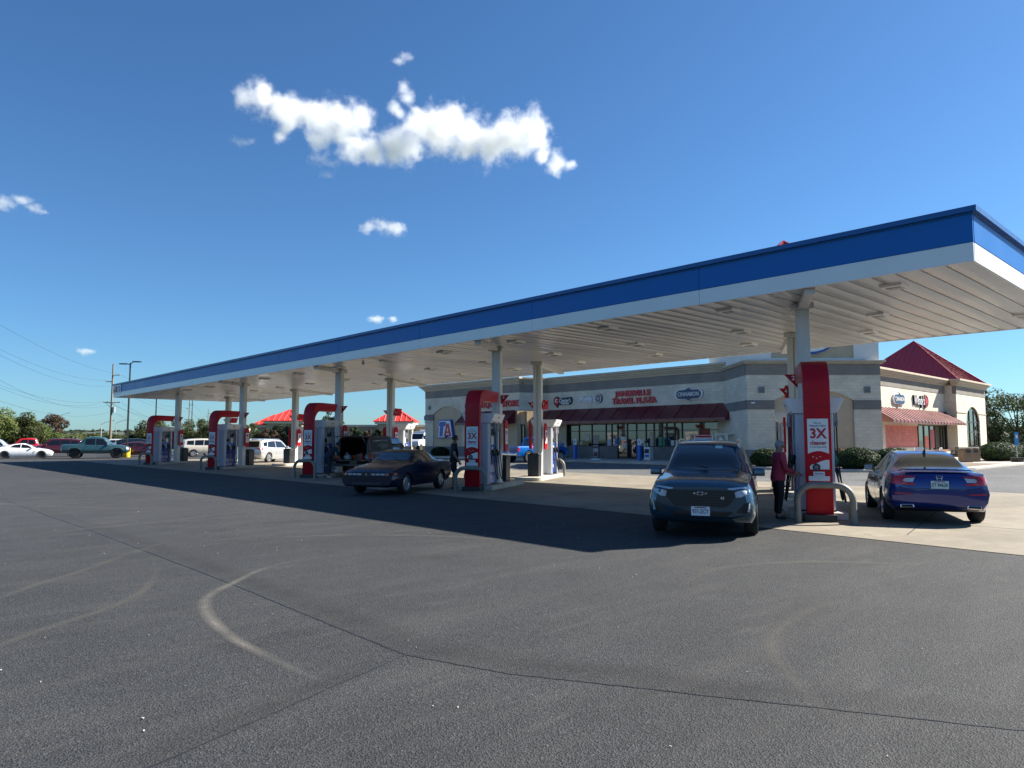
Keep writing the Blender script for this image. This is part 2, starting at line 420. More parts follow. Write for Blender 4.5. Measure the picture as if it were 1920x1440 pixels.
for i in range(n):
    y = CY0 + .07 + i * w; dz = r0.uniform(-.003, .003); bow = r0.uniform(.015, .028)
    prof = [(y, zs + .03), (y + .004, zs + dz)]
    for k in range(1, 6): prof.append((y + w * k / 6, zs + dz - bow * math.sin(PI * k / 6)))
    prof += [(y + w - .034, zs + dz), (y + w - .028, zs + .03)]
    if i: pass
    for (ya, za), (yb, zb) in zip(prof, prof[1:]):
        b.face([(CX0 + .05, ya, za), (CX0 + .05, yb, zb), (CX1 - .05, yb, zb), (CX1 - .05, ya, za)])
    b.face([(CX0 + .05, y + w - .028, zs + .03), (CX0 + .05, y + w, zs + .03), (CX1 - .05, y + w, zs + .03), (CX1 - .05, y + w - .028, zs + .03)])
b.build('soffit', soffit_mat(), canopy, smooth=40, recalc=False)
# light fittings let into the soffit
LENS = mat('lamp_lens', (.25, .25, .24), .25); LBOX = mat('lamp_housing', (.8, .79, .76), .4)
lb = MB(); lb.box((0, 0, -.035), (.42, .42, .07), top=(1.1, 1.1)); lme = lb.build('canopy_light', LBOX, canopy, bevel=.012)
ll = MB(); ll.box((.06, 0, -.074), (.24, .30, .02)); lens = ll.build('lens', LENS, lme, bevel=.006)
spots = []
for k in range(15):
    for X, dy in ((16.0, 0), (19.4, 1.55), (22.25, 2.85)):
        y = 5.34 + 3.87 * (k - 1) + dy
        if CY0 + .5 < y < CY1 - .5: spots.append((X, y))
for j, (X, y) in enumerate(spots):
    if j == 0: lme.location = (X, y, zs - .004)
    else:
        c = lme.copy(); COL.objects.link(c); c.location = (X, y, zs - .004); d = lens.copy(); COL.objects.link(d); d.parent = c
# columns with beam and saddle
COLM = mat('column_paint', (.60, .60, .575), .42, var=.07, vscale=2.5, stretch=(3, 3, .4))
for row, cols in enumerate((NEARC, FARC)):
    for c in cols:
        b = MB()
        if row == 0: b.box((0, 0, 2.37), (.30, .30, 4.74), rz=0)
        else:   # two channels back to back with a groove between
            for s in (-1, 1): b.box((0, s * .095, 2.37), (.30, .15, 4.74))
            b.box((0, 0, 2.37), (.2, .06, 4.74))
        col = b.build('column', COLM, canopy, loc=(c.x, c.y, .0), rz=A_ISL, bevel=.012)
        b = MB(); b.box((0, 0, 4.81), (.50, .50, .14)); b.build('saddle', COLM, col, bevel=.008)
        b = MB()
        if row == 0: b.box2((-(c.x - CX0 - .2) / math.cos(A_ISL), -.11, 4.745), (-.252, .11, 4.885))
        else: b.box2((.252, -.11, 4.745), ((CX1 - .2 - c.x) / math.cos(A_ISL), .11, 4.885))
        b.build('beam', COLM, col, bevel=.006)
        b = MB(); b.box((0, 0, .09), (.42, .42, .18), top=(.85, .85)); b.build('column_foot', COLM, col, bevel=.006)
# name panel at the far end of the front fascia
p = MB(); p.box2((CX0 - .045, CY1 - 2.15, CZ0 + .30), (CX0 - .012, CY1 - .03, CZ1 - .12)); pan = p.build('name_panel', M('panel_white', (.7, .72, .74), .3), canopy, bevel=.004)
p = MB(); p.m(0).box2((CX0 - .052, CY1 - 2.0, CZ0 + .36), (CX0 - .046, CY1 - .2, CZ1 - .2)); p.build('panel_field', BANDB, pan)
p = MB(); mx = face_mx((CX0 - .06, CY1 - 1.1, CZ0 + .58), (0, -1, 0), (0, 0, 1))
p.text('M   bil', .62, mx, .01, .006, width=1.5); p.build('lettering', WHITE(), pan)
p = MB(); mx = face_mx((CX0 - .062, CY1 - 1.02, CZ0 + .56), (0, -1, 0), (0, 0, 1))
p.at(mx).lathe([(.14, 0), (.22, 0), (.22, .012), (.14, .012)], 20); p.build('red_ring', RED(), pan)
# rain pipe brackets and a small camera under the edge
for (x, y) in ((CX1 - .35, 50.6), (CX0 + .3, 25.0)):
    p = MB(); p.cyl((x, y, CZ0 - .03), (x, y, CZ0 - .14), .035); p.sphere((x, y, CZ0 - .16), .06, 2); p.build('dome_camera', M('camera_grey', (.3, .3, .31), .4), canopy, smooth=40)
# ------------------------------------------------------------------ pump islands
PANEL = mat('pump_grey', (.52, .54, .585), .34, var=.05, vscale=2, stretch=(2, 2, .4)); DARKP = mat('pump_recess', (.20, .215, .235), .4, var=.1)
BADGE = mat('badge_grey', (.25, .25, .28), .4); SCREEN = mat('pump_screen', (.03, .035, .04), .12); PAPER = mat('notice_card', (.72, .73, .72), .5, var=.05, vscale=12)
HOSE = mat('hose_rubber', (.012, .012, .013), .45); GREENN = mat('green_grip', (.01, .13, .08), .4); LAV = mat('lavender_panel', (.42, .42, .60), .35, var=.15, vscale=5)
def make_pump(label, lav=False, green=False):
    t = thing('fuel_pump', label, 'fuel pump', group='fuel pumps')
    b = MB()
    for s in (-1, 1):           # ribbed end towers
        b.box((s * .46, 0, 1.16), (.14, .70, 2.0))
        for y in (-.24, 0, .24): b.box((s * .535, y, 1.16), (.03, .17, 1.96))
        for q in (-1, 1): b.box((s * .42, q * .355, 1.16), (.07, .03, 2.0))
    b.box((0, 0, 1.1), (.80, .44, 1.9))
    b.build('body', PANEL, t, bevel=.012)
    b = MB(); b.box((0, 0, .16), (1.06, .72, .05)); b.build('base_plinth', BLACK(), t)
    b = MB(); b.prism([(-.41, 2.17), (.41, 2.17), (.47, 2.24), (.565, 2.46), (.52, 2.49), (-.52, 2.49), (-.565, 2.46), (-.47, 2.24)], -.56, .56, 'x')
    h = b.build('header', WHITE(), t, bevel=.015)
    b = MB()
    for s in (-1, 1): b.box((0, s * .536, 2.35), (.14, .012, .04))
    b.build('header_badge', BADGE, h)
    for s in (-1, 1):
        b = MB(); b.box((0, s * .226, 1.72), (.74, .02, .72)); dp = b.build('display_panel', DARKP, t, bevel=.004)
        b = MB(); b.box((-.12, s * .245, 1.60), (.22, .02, .17)); b.box((.2, s * .245, 1.88), (.3, .02, .2)); b.build('screen', SCREEN, dp, bevel=.004)
        b = MB(); b.box((.17, s * .243, 1.58), (.24, .012, .30)); b.build('price_card', PAPER, dp)
        b = MB()                                     # leaning nozzle cheeks
        b.prism([(s * .22, .82), (s * .38, .82), (s * .35, 1.1), (s * .27, 1.46), (s * .22, 1.46)], -.385, .385, 'x')
        nb = b.build('nozzle_boot', BLUE(), t, bevel=.012)
        b = MB()
        for x in (-.21, .22): b.prism([(s * .385, .86), (s * .392, .86), (s * .362, 1.12), (s * .300, 1.36), (s * .292, 1.36), (s * .352, 1.1)], x - .07, x + .07, 'x')
        b.build('nozzle_slot', BLACK(), nb)
        b = MB(); b.prism([(s * .352, 1.1), (s * .360, 1.1), (s * .297, 1.38), (s * .289, 1.38)], -.05, .06, 'x'); b.build('grade_label', PAPER, nb)
        b = MB(); b.box((0, s * .24, .50), (.76, .05, .60)); d = b.build('door_panel', LAV if (lav and s < 0) else BLUE(), t, bevel=.008)
        b = MB(); mx = face_mx((.05, s * .268, .52), (1 if s < 0 else -1, 0, 0), (0, 0, 1))
        b.text('Synergy', .19, mx, .006, .002, shear=.2, width=.5); b.build('lettering', WHITE() if not (lav and s < 0) else BLUE(), d)
        b = MB(); mx = face_mx((-.3 * s * -1, s * .268, .52), (1 if s < 0 else -1, 0, 0), (0, 0, 1))
        b.at(mx).lathe([(.045, 0), (.075, 0), (.075, .004), (.045, .004)], 16); b.build('swirl_mark', PAPER, d)
        for k, x in enumerate((-.21, .22)):
            b = MB(); y = s * .40
            top = [(x, s * .46, 2.18), (x, s * .47, 2.05), (x + .02, s * .46, 1.9)]
            loop = [(x + .03, s * .46, 1.9), (x + .05, s * .47, 1.3), (x + .07, s * .52, .75), (x + .05, s * .56, .42), (x - .04, s * .58, .33), (x - .12, s * .56, .45), (x - .10, s * .50, .75), (x - .03, s * .45, 1.0), (x, s * .41, 1.12)]
            P = [Vector(p) for p in loop]; S = []
            for i in range(len(P) - 1):
                p0, p1, p2, p3 = P[max(0, i - 1)], P[i], P[i + 1], P[min(len(P) - 1, i + 2)]
                for j in range(5):
                    u = j / 5; S.append(.5 * ((2 * p1) + (p2 - p0) * u + (2 * p0 - 5 * p1 + 4 * p2 - p3) * u * u + (3 * p1 - p0 - 3 * p2 + p3) * u ** 3))
            S.append(P[-1])
            b.tube(S, .016, 6)
            hs = b.build('hose', HOSE, t, smooth=60)
            b = MB(); b.cyl((x, s * .46, 2.2), (x, s * .47, 1.98), .026, n=8); b.cyl((x, s * .47, 2.0), (x + .02, s * .46, 1.9), .035, n=8); b.build('breakaway', BADGE, hs, smooth=50)
            b = MB(); b.tube([(x, s * .40, 1.10), (x, s * .42, 1.2), (x, s * .39, 1.30)], [.03, .045, .035], 8)
            b.tube([(x, s * .39, 1.28), (x, s * .33, 1.22), (x, s * .28, 1.05)], [.02, .015, .012], 8)
            b.tube([(x, s * .44, 1.10), (x, s * .47, 1.18), (x, s * .42, 1.28)], .01, 6)
            b.build('nozzle', GREENN if green and s < 0 and k == 0 else HOSE, t, smooth=50)
    return t

def make_pylon(label):
    t = thing('arch_pylon', label, 'sign pylon', group='red arch pylons')
    H = 3.25; r = .55
    outer = [(0, .12)] + [(0, H - r)] + [(r - r * math.cos(R(a)), H - r + r * math.sin(R(a))) for a in range(10, 91, 10)] + [(1.95, H), (1.78, H - .36)]
    ri = .5
    inner = [(.62, H - .36)] + [(.62 - ri * math.sin(R(a)), H - .36 - ri + ri * math.cos(R(a))) for a in range(15, 91, 15)] + [(.12, .12)]
    b = MB(); b.prism(outer + inner, -.25, .25, 'y'); b.build('arch', RED(), t, bevel=.012, smooth=35)
    b = MB(); b.box2((-.004, -.252, 2.28), (.03, .252, 2.29)); b.box2((-.004, -.252, .98), (.03, .252, .985)); b.build('panel_joint', M('deep_red', (.16, .006, .008), .5), t)
    b = MB(); b.box2((-.10, -.30, .0), (.26, .30, .14)); b.build('base_plinth', BLACK(), t, bevel=.01)
    # advertising card
    b = MB(); x = -.006; yw = .195
    top = [(-yw, 2.04), (-yw, 1.34)] + [(-yw + 2 * yw * i / 10, 1.34 + .055 * math.sin(PI * i / 10)) for i in range(1, 10)] + [(yw, 1.34), (yw, 2.04)]
    b.prism(top, x, .01, 'x'); pos = b.build('poster', PAPER, t)
    def wr(name, s, size, z, mt, bold=.0, width=None, par=None, y=0):
        b = MB(); b.text(s, size, face_mx((x - .004, y, z), (0, -1, 0), (0, 0, 1)), .004, bold, width=width); return b.build(name, mt, par or pos)
    RB = M('ink_red', (.42, .012, .03), .5); NB = M('ink_navy', (.03, .05, .16), .5)
    wr('headline', '3X', .27, 1.735, RB, .008, width=.31); wr('headline', 'cleaner', .115, 1.555, RB, .003, width=.31)
    wr('small_print', 'Go on.', .05, 1.955, NB); wr('small_print', 'Keep your engine', .05, 1.90, NB, width=.30); wr('small_print', 'for better gas mileage', .032, 1.475, NB, width=.30)
    # white car drawing cut by the card edge
    car = [(.165, 1.03), (-yw, 1.03), (-yw, 1.22), (-.12, 1.215), (-.04, 1.19), (.05, 1.145), (.13, 1.125), (.165, 1.09)]
    b = MB(); b.prism([(y, z) for y, z in car], x, .01, 'x'); cd = b.build('car_drawing', PAPER, t)
    b = MB(); b.at(face_mx((x - .003, .045, 1.07), (0, -1, 0), (0, 0, 1))).lathe([(.0, 0), (.075, 0), (.075, .004), (.0, .004)], 20); w = b.build('drawn_tyre', BLACK(), cd)
    b = MB(); b.at(face_mx((x - .007, .045, 1.07), (0, -1, 0), (0, 0, 1)))
    for k in range(5): b.box((.03 * math.cos(k * 1.2566), .03 * math.sin(k * 1.2566), 0), (.05, .014, .004), rz=k * 1.2566)
    b.build('drawn_rim', BADGE, w)
    b = MB()
    for yy, zz in ((.1, 1.28), (-.03, 1.285), (.04, 1.25)): b.box((x, yy, zz), (.008, .03, .006)); b.box((x, yy, zz), (.0082, .006, .03))
    b.build('sparkle', PAPER, t)
    b = MB(); b.box2((x, -.105, .90), (.01, .105, .985)); b.box2((x, -yw, .80), (.01, yw, .896)); c = b.build('caption_card', PAPER, t)
    wr('caption', 'Open. Drive.', .04, .945, NB, par=c, width=.16)
    return t

def make_wing(label):
    t = thing('wing_panel', label, 'wing panel', group='red wing panels on the rear columns')
    b = MB(); b.prism([(.165, .20), (.84, .20), (.66, -.19), (.165, -.19)], -.25, .25, 'y'); b.build('panel', RED(), t, bevel=.012)
    b = MB(); b.box((.155, 0, 0), (.02, .2, .2)); b.build('bracket', BADGE, t)
    return t
def make_bollard(label):
    t_ = []
    pts = [(0, -.5, -.02), (0, -.5, .44)] + [(0, -.5 + .3 - .3 * math.cos(R(a)), .44 + .3 * math.sin(R(a))) for a in range(12, 91, 13)] + [(0, .5 - .3 + .3 * math.cos(R(a)), .44 + .3 * math.sin(R(a))) for a in range(89, 0, -13)] + [(0, .5, .44), (0, .5, -.02)]
    b = MB(); b.tube(pts, .064, 14); o = b.build('hoop_guard', M('bollard_grey', (.20, .195, .165), .5, var=.18, vscale=7, bump=.08), None, smooth=50)
    return tag(o, label, 'bollard', 'grey hoop guards')
def make_bin(label):
    t = thing('waste_bin', label, 'waste bin', group='black waste bins')
    b = MB(); b.box((0, 0, .42), (.46, .46, .84), top=(1.04, 1.04)); b.build('body', M('bin_black', (.022, .024, .024), .42, var=.2, vscale=5), t, bevel=.02)
    b = MB(); b.box((0, 0, .865), (.50, .50, .05)); b.box((0, 0, .91), (.40, .40, .05), top=(.8, .8)); b.build('lid', BLACK(), t, bevel=.015)
    b = MB(); b.box((-.243, 0, .62), (.012, .34, .2)); b.build('door_plate', M('bin_plate', (.05, .052, .05), .35), t, bevel=.004)
    return t
def make_slab(label):
    b = MB(); out = [(-.0, -.56)] + [(3.55 + .3 * math.sin(R(a)), -.26 - .3 * math.cos(R(a))) for a in range(0, 91, 15)] + [(3.55 + .3 * math.cos(R(a)), .26 + .3 * math.sin(R(a))) for a in range(0, 91, 15)] + [(0, .56)]
    b.prism([(x + .35, y) for x, y in out], 0, .145, 'z')
    return tag(b.build('island_slab', WALKM, None, bevel=.02), label, 'concrete island', 'pump islands')
def make_board(label, d=True):
    t = thing('notice_board', label, 'notice board', group='red round-ended notice boards on the columns')
    pts = [(.18 * math.cos(R(a)), .42 + .18 * math.sin(R(a))) for a in range(0, 181, 20)] + [(-.18 * math.cos(R(a)), -.36 - .14 * math.sin(R(a))) for a in range(0, 181, 20)]
    b = MB(); b.prism(pts, -.03, .03, 'y'); b.build('board', RED(), t, bevel=.008)
    b = MB(); b.box2((-.13, -.036, -.24), (.13, -.028, .30)); c = b.build('card', PAPER, t)
    b = MB(); b.box2((-.07, -.040, .10), (.07, -.0365, .22)); b.build('card_picture', BLUE(), c)
    b = MB()
    for z in (.04, -.02, -.08, -.14): b.box2((-.10, -.040, z), (.10, -.0365, z + .018))
    b.build('card_lines', BADGE, c)
    return t
def make_flag(label, num, side):
    t = thing('number_sign', label, 'number sign', group='red triangular pump number signs')
    b = MB(); s = side
    b.prism([(s * .17, .19), (s * .17, -.19), (s * .50, .19)], -.02, .02, 'x'); b.build('board', RED(), t, bevel=.004)
    b = MB(); b.text(str(num), .17, face_mx((-.026, s * .275, .085), (0, -1, 0), (0, 0, 1)), .006, .003); b.build('numeral', WHITE(), t)
    return t

NEARW = ['between blue-grey SUV and bright blue sedan', 'beside the old navy coupe', 'beside the red truck', 'next to last at left, front row', 'last at far left, front row']
FARW = ['in rear row beyond woman in red', 'in rear row below liquor shop sign', 'in rear row beyond red truck', 'in rear row near silver SUV', 'last at far left, rear row']
SUN_FROM = None
first = {}
def place(kind, maker, loc, rz, label, *a):
    if kind not in first:
        o = maker(label, *a); o.location = loc; o.rotation_euler = (0, 0, rz); first[kind] = o; return o
    src = first[kind]
    return dup(src, loc, rz, label)
for row, (cols, wh) in enumerate(((NEARC, NEARW), (FARC, FARW))):
    for i, c in enumerate(cols):
        sg = 1 if row == 0 else -1
        ax = E1 * sg; lt = E2 * sg; rz = A_ISL + (0 if row == 0 else PI)
        base = c - ax * 2.48
        if row == 0 and i == 0: base = base - Vector((.35, .17, 0))
        at = lambda x, y, z=0: (base + ax * x + lt * y + Vector((0, 0, z)))
        place('slab', make_slab, at(.0, 0, .006), rz, 'concrete island under the pump ' + wh[i])
        if row == 0: place('pylon', make_pylon, at(0, 0, .006), rz, 'tall red arch pylon ' + wh[i])
        else: place('wing', make_wing, c + Vector((0, 0, 3.10)), A_ISL, 'short slanted red wing panel on column ' + wh[i].replace('in rear row', 'of the rear row,'))
        k = 'pump' + ('g' if (row, i) == (0, 0) else 'l' if (row, i) == (0, 1) else '')
        place(k, lambda lab, kk=k: make_pump(lab, kk == 'pumpl', kk == 'pumpg'), at(1.1, 0, .006), rz, 'grey and blue fuel pump ' + wh[i])
        place('bollard', make_bollard, at(-.30, -.06, .0), rz, 'grey hoop guard at the pump ' + wh[i])
        place('bin', make_bin, at(3.1, .02, .15), rz, 'black waste bin by the pump ' + wh[i])
        crz = 0
        for s in (-1, 1):
            o = place('board', make_board, c + E2 * (s * .32) + Vector((0, 0, 1.72)), A_ISL + (0 if s < 0 else PI), 'red notice board, %s of the column, pump %s' % ('right' if s < 0 else 'left', wh[i]))
            num = (2 * i) * 2 + (1 if s < 0 else 2) + (2 if row else 0)
            f = make_flag('red triangle sign numbered %d on a canopy column' % num, num, s)
            f.location = c + Vector((0, 0, 3.03)); f.rotation_euler = (0, 0, A_ISL); f.scale = (1, .9, .88)
# ------------------------------------------------------------------ vehicles: lofted shells with cut wheel arches, glass and trim laid on by projection
GLASSM = mat('car_glass', (.012, .016, .018), .05, coat=.6, spec=.7)
TINT = mat('dark_tint_glass', (.006, .007, .008), .06, coat=.5)
LAMPM = mat('headlamp', (.45, .49, .53), .12, coat=1.); LAMPD = mat('lamp_inner', (.12, .13, .14), .15, coat=1.)
TAILM = mat('tail_lamp', (.42, .008, .012), .15, coat=1.); AMBER = mat('amber_lamp', (.6, .12, .01), .2, coat=.6)
TRIM = mat('car_trim_black', (.014, .014, .015), .42); SHUT = mat('shut_line', (.004, .004, .004), .6)
ALLOY = mat('alloy_rim', (.55, .56, .58), .26, .9); DKRIM = mat('dark_rim', (.02, .02, .022), .3, .4); UNDER = mat('underbody', (.008, .008, .008), .8)
PLATEM = mat('plate_white', (.72, .73, .74), .4)
def paint(name, col, metal=.35, rough=.28): return mat(name, col, rough, metal, coat=1., var=.03, vscale=3)

def hermite(xs, ys, x):
    n = len(xs)
    for i in range(n - 1):
        if x <= xs[i + 1] or i == n - 2: break
    h = xs[i + 1] - xs[i]; t = (x - xs[i]) / h
    def sl(k):
        if k == 0: return (ys[1] - ys[0]) / (xs[1] - xs[0])
        if k == n - 1: return (ys[-1] - ys[-2]) / (xs[-1] - xs[-2])
        a = (ys[k] - ys[k - 1]) / (xs[k] - xs[k - 1]); c = (ys[k + 1] - ys[k]) / (xs[k + 1] - xs[k])
        return 0 if a * c <= 0 else 2 * a * c / (a + c)
    m0, m1 = sl(i) * h, sl(i + 1) * h
    return (2 * t ** 3 - 3 * t ** 2 + 1) * ys[i] + (t ** 3 - 2 * t ** 2 + t) * m0 + (-2 * t ** 3 + 3 * t ** 2) * ys[i + 1] + (t ** 3 - t ** 2) * m1

def shell(st, arches, ar, trim_z=None, sub=5, cav=None, arch_w=.34):
    """st rows: x, zbot, zmid, zsh, ztop, wbot, wmid, wsh, wtop. returns evaluated mesh (paint, trim)"""
    xs = [s[0] for s in st]; cols = list(zip(*st))
    X = []
    for a, c in zip(xs, xs[1:]):
        n = max(2, int((c - a) / .07)); X += [a + (c - a) * i / n for i in range(n)]
    X.append(xs[-1])
    bm = bmesh.new(); rings = []
    for x in X:
        zb, zm, zs, zt, wb, wm, ws, wt = [hermite(xs, c, x) for c in cols[1:]]
        crown = min(.05, .25 * max(.01, zt - zs) + .015)
        half = []
        half.append((0, zb)); half.append((wb * .6, zb)); half.append((wb, zb + .02))
        half.append((wb + (wm - wb) * .7, zb + (zm - zb) * .45)); half.append((wm, zm)); half.append((wm * .4 + ws * .6 + .004, zm + (zs - zm) * .62))
        half.append((ws + .004, zs - .035)); half.append((ws - .012, zs))
        g = max(0, zt - crown - zs)
        half.append((ws + (wt - ws) * .34 - .008, zs + g * .33)); half.append((ws + (wt - ws) * .68 + .0, zs + g * .68))
        half.append((wt + .0, zs + g * .97)); half.append((wt * .93, zt - crown * .45)); half.append((wt * .62, zt - crown * .12)); half.append((0, zt))
        ring = [(x, -y, z) for y, z in half] + [(x, y, z) for y, z in half[-2:0:-1]]
        rings.append([bm.verts.new(p) for p in ring])
    n = len(rings[0])
    for A, B in zip(rings, rings[1:]):
        for j in range(n): bm.faces.new((A[j], A[(j + 1) % n], B[(j + 1) % n], B[j]))
    bm.faces.new(rings[0][::-1]); bm.faces.new(rings[-1])
    bmesh.ops.recalc_face_normals(bm, faces=bm.faces)
    if trim_z is not None:
        bmesh.ops.bisect_plane(bm, geom=bm.verts[:] + bm.edges[:] + bm.faces[:], plane_co=(0, 0, trim_z), plane_no=(0, 0, 1))
        for f in bm.faces:
            if f.calc_center_median().z < trim_z: f.material_index = 1
    me = bpy.data.meshes.new('shell'); bm.to_mesh(me); bm.free(); me.materials.append(UNDER); me.materials.append(UNDER)
    o = bpy.data.objects.new('shell', me); COL.objects.link(o)
    cut = MB(); cut.m(1); wmax = max(s[6] for s in st)
    for ax in arches:
        for s in (-1, 1):
            cut.at(Matrix.Translation((ax, 0, 0)))
            cut.lathe([(ar, s * (wmax - arch_w)), (ar, s * (wmax + .2))] if s > 0 else [(ar, -(wmax + .2)), (ar, -(wmax - arch_w))], 28, (0, 0, ar * .93), 'y')
    if cav:
        cut.at(Matrix()); cut.m(1)
        for lo, hi in cav: cut.box2(lo, hi)
    bmesh.ops.recalc_face_normals(cut.bm, faces=cut.bm.faces)
    cme = bpy.data.meshes.new('cut'); cut.bm.to_mesh(cme); cme.materials.append(UNDER); cme.materials.append(UNDER)
    c = bpy.data.objects.new('cut', cme); COL.objects.link(c)
    md = o.modifiers.new('b', 'BOOLEAN'); md.object = c; md.operation = 'DIFFERENCE'; md.solver = 'EXACT'; md.use_self = bool(cav)
    dg = bpy.context.evaluated_depsgraph_get(); dg.update()
    out = bpy.data.meshes.new_from_object(o.evaluated_get(dg))
    full = me.copy()
    bpy.data.objects.remove(o); bpy.data.objects.remove(c)
    return out, full

class Car:
    def __init__(self, name, label, cat, st, arches, ar, body, trim=None, trim_z=None, loc=(0, 0, 0), deg=0, cav=None, group=None):
        self.t = thing(name, label, cat, loc, R(deg), group); self.st = st
        me, full = shell(st, arches, ar, trim_z, cav=cav)
        me.materials.clear(); me.materials.append(body); me.materials.append(trim or TRIM)
        for p in me.polygons: p.use_smooth = True
        me.set_sharp_from_angle(angle=R(32))
        me.name = 'body'; self.body = link('body', me, self.t); self.paint = body
        bm = bmesh.new(); bm.from_mesh(full); self.bvh = BVHTree.FromBMesh(bm); bm.free(); bpy.data.meshes.remove(full)
        self.L0, self.L1 = st[0][0], st[-1][0]
    def hit(self, o, d):
        h = self.bvh.ray_cast(Vector(o), Vector(d), 12); return h
    def patch(self, name, poly, view, m, off=.004, par=None, step=.07, sm=True):
        """poly in (a,b) of the view: 'r' right side (x,z), 'l' left side, 'f' front (y,z), 'b' back (y,z), 't' top (x,y)"""
        P = []
        for (a, b_), (c, d) in zip(poly, poly[1:] + poly[:1]):
            n = max(1, int(math.hypot(c - a, d - b_) / step))
            P += [Vector((a + (c - a) * i / n, b_ + (d - b_) * i / n)) for i in range(n)]
        ne = len(P); xs = [p.x for p in P]; ys = [p.y for p in P]
        def inside(x, y):
            r = False
            for i in range(ne):
                p, q = P[i], P[i - 1]
                if (p.y > y) != (q.y > y) and x < (q.x - p.x) * (y - p.y) / (q.y - p.y) + p.x: r = not r
            return r
        pts = list(P); x = min(xs) + step / 2
        while x < max(xs):
            y = min(ys) + step / 2
            while y < max(ys):
                if inside(x, y) and min((Vector((x, y)) - p).length for p in P) > step * .45: pts.append(Vector((x, y)))
                y += step
            x += step
        vs, es, fs, *_ = delaunay_2d_cdt(pts, [(i, (i + 1) % ne) for i in range(ne)], [], 1, 1e-6)
        far = 6.
        conv = {'r': lambda a, b_: ((a, -far, b_), (0, 1, 0)), 'l': lambda a, b_: ((a, far, b_), (0, -1, 0)), 'f': lambda a, b_: ((far, a, b_), (-1, 0, 0)), 'b': lambda a, b_: ((-far, a, b_), (1, 0, 0)), 't': lambda a, b_: ((a, b_, far), (0, 0, -1))}[view]
        bm = bmesh.new(); V = []
        for v in vs:
            o, d = conv(v.x, v.y); h = self.hit(o, d)
            if h[0] is None: V.append(None); continue
            V.append(bm.verts.new(h[0] - Vector(d) * off * 1.0 + h[1] * off * .4))
        for f in fs:
            q = [V[i] for i in f]
            if None in q: continue
            try: bm.faces.new(q)
            except ValueError: pass
        loose = [v for v in bm.verts if not v.link_faces]
        bmesh.ops.delete(bm, geom=loose, context='VERTS')
        _, d = conv(0, 0); d = Vector(d)
        for f in bm.faces:
            f.normal_update()
            if f.normal.dot(d) > 0: f.normal_flip()
        # give it thickness towards the body
        g = bmesh.ops.extrude_face_region(bm, geom=bm.faces[:], use_keep_orig=True)
        nv = [e for e in g['geom'] if isinstance(e, bmesh.types.BMVert)]
        keep = set(nv)
        for v in bm.verts:
            if v not in keep: v.co += d * off * 1.6
        bmesh.ops.recalc_face_normals(bm, faces=bm.faces)
        me = bpy.data.meshes.new(name); bm.to_mesh(me); bm.free(); me.materials.append(m)
        for p in me.polygons: p.use_smooth = True
        me.set_sharp_from_angle(angle=R(45))
        return link(name, me, par or self.t)
    def line(self, name, pts, view, w, m, off=.002, par=None):
        n = len(pts); up, dn = [], []
        for i, p in enumerate(pts):
            a, c = Vector(pts[max(0, i - 1)]), Vector(pts[min(n - 1, i + 1)]); t = (c - a).normalized(); k = Vector((-t.y, t.x)) * w / 2
            up.append((p[0] + k.x, p[1] + k.y)); dn.append((p[0] - k.x, p[1] - k.y))
        return self.patch(name, up + dn[::-1], view, m, off, par, step=.12)
    def both(self, name, poly, m, **k): return [self.patch(name, poly, v, m, **k) for v in ('r', 'l')]
    def bothline(self, pts, w=.008, m=None, name='door_gap'):
        return [self.line(name, pts, v, w, m or SHUT) for v in ('r', 'l')]
    def mirror2(self, name, poly, view, m, **k):
        self.patch(name, poly, view, m, **k); return self.patch(name, [(-a, b_) for a, b_ in poly], view, m, **k)
    def wheels(self, ax, r, track, rim, width=.22, spokes=5, style='spoke'):
        tm = None
        for x in ax:
            for s in (-1, 1):
                if tm is None:
                    b = MB(); w = width / 2
                    b.lathe([(r * .62, -w * .8), (r * .9, -w), (r * .985, -w * .8), (r, -w * .3), (r, w * .3), (r * .985, w * .8), (r * .9, w), (r * .645, w * .8), (r * .62, -w * .8)], 32, axis='y', caps=False)
                    o = b.build('wheel', RUBBER(), self.t, smooth=50); tm = o.data
                    b = MB(); rr = r * .66
                    b.m(1).lathe([(rr * .95, -w * .7), (rr * .95, w * .35)], 28, axis='y')
                    b.m(0).lathe([(rr, w * .62), (rr * 1.0, w * .86), (rr * .93, w * .9), (rr * .86, w * .55), (rr * .9, w * .3)], 28, axis='y')
                    b.lathe([(rr * .0 + .001, w * .7), (rr * .24, w * .7), (rr * .28, w * .4)], 16, axis='y')
                    for k in range(spokes):
                        a = 2 * PI * k / spokes
                        hw = rr * (1.25 / spokes if style == 'spoke' else 1.9 / spokes)
                        u = Vector((math.cos(a), 0, math.sin(a))); v = Vector((-math.sin(a), 0, math.cos(a)))
                        for q in ((-.34, .34),) if style != 'twin' else ((-.55, -.2), (.2, .55)):
                            A = [u * rr * .2 + v * hw * q[0] * 1.2, u * rr * .92 + v * hw * q[0] * 1.5, u * rr * .92 + v * hw * q[1] * 1.5, u * rr * .2 + v * hw * q[1] * 1.2]
                            tp = [b.v(p + Vector((0, w * (.68 if i in (0, 3) else .74), 0))) for i, p in enumerate(A)]; bt = [b.v(p + Vector((0, w * .3, 0))) for p in A]
                            b._faces(tp + bt, [(0, 1, 2, 3), (4, 5, 6, 7), (0, 1, 5, 4), (1, 2, 6, 5), (2, 3, 7, 6), (3, 0, 4, 7)])
                    ro = b.build('rim', [rim, UNDER], o, smooth=35); rme = ro.data
                else:
                    o = link('wheel', tm, self.t); ro = link('rim', rme, o)
                o.location = (x, s * track / 2, r)
                o.rotation_euler = (0, rnd.uniform(0, 6), 0 if s > 0 else PI)
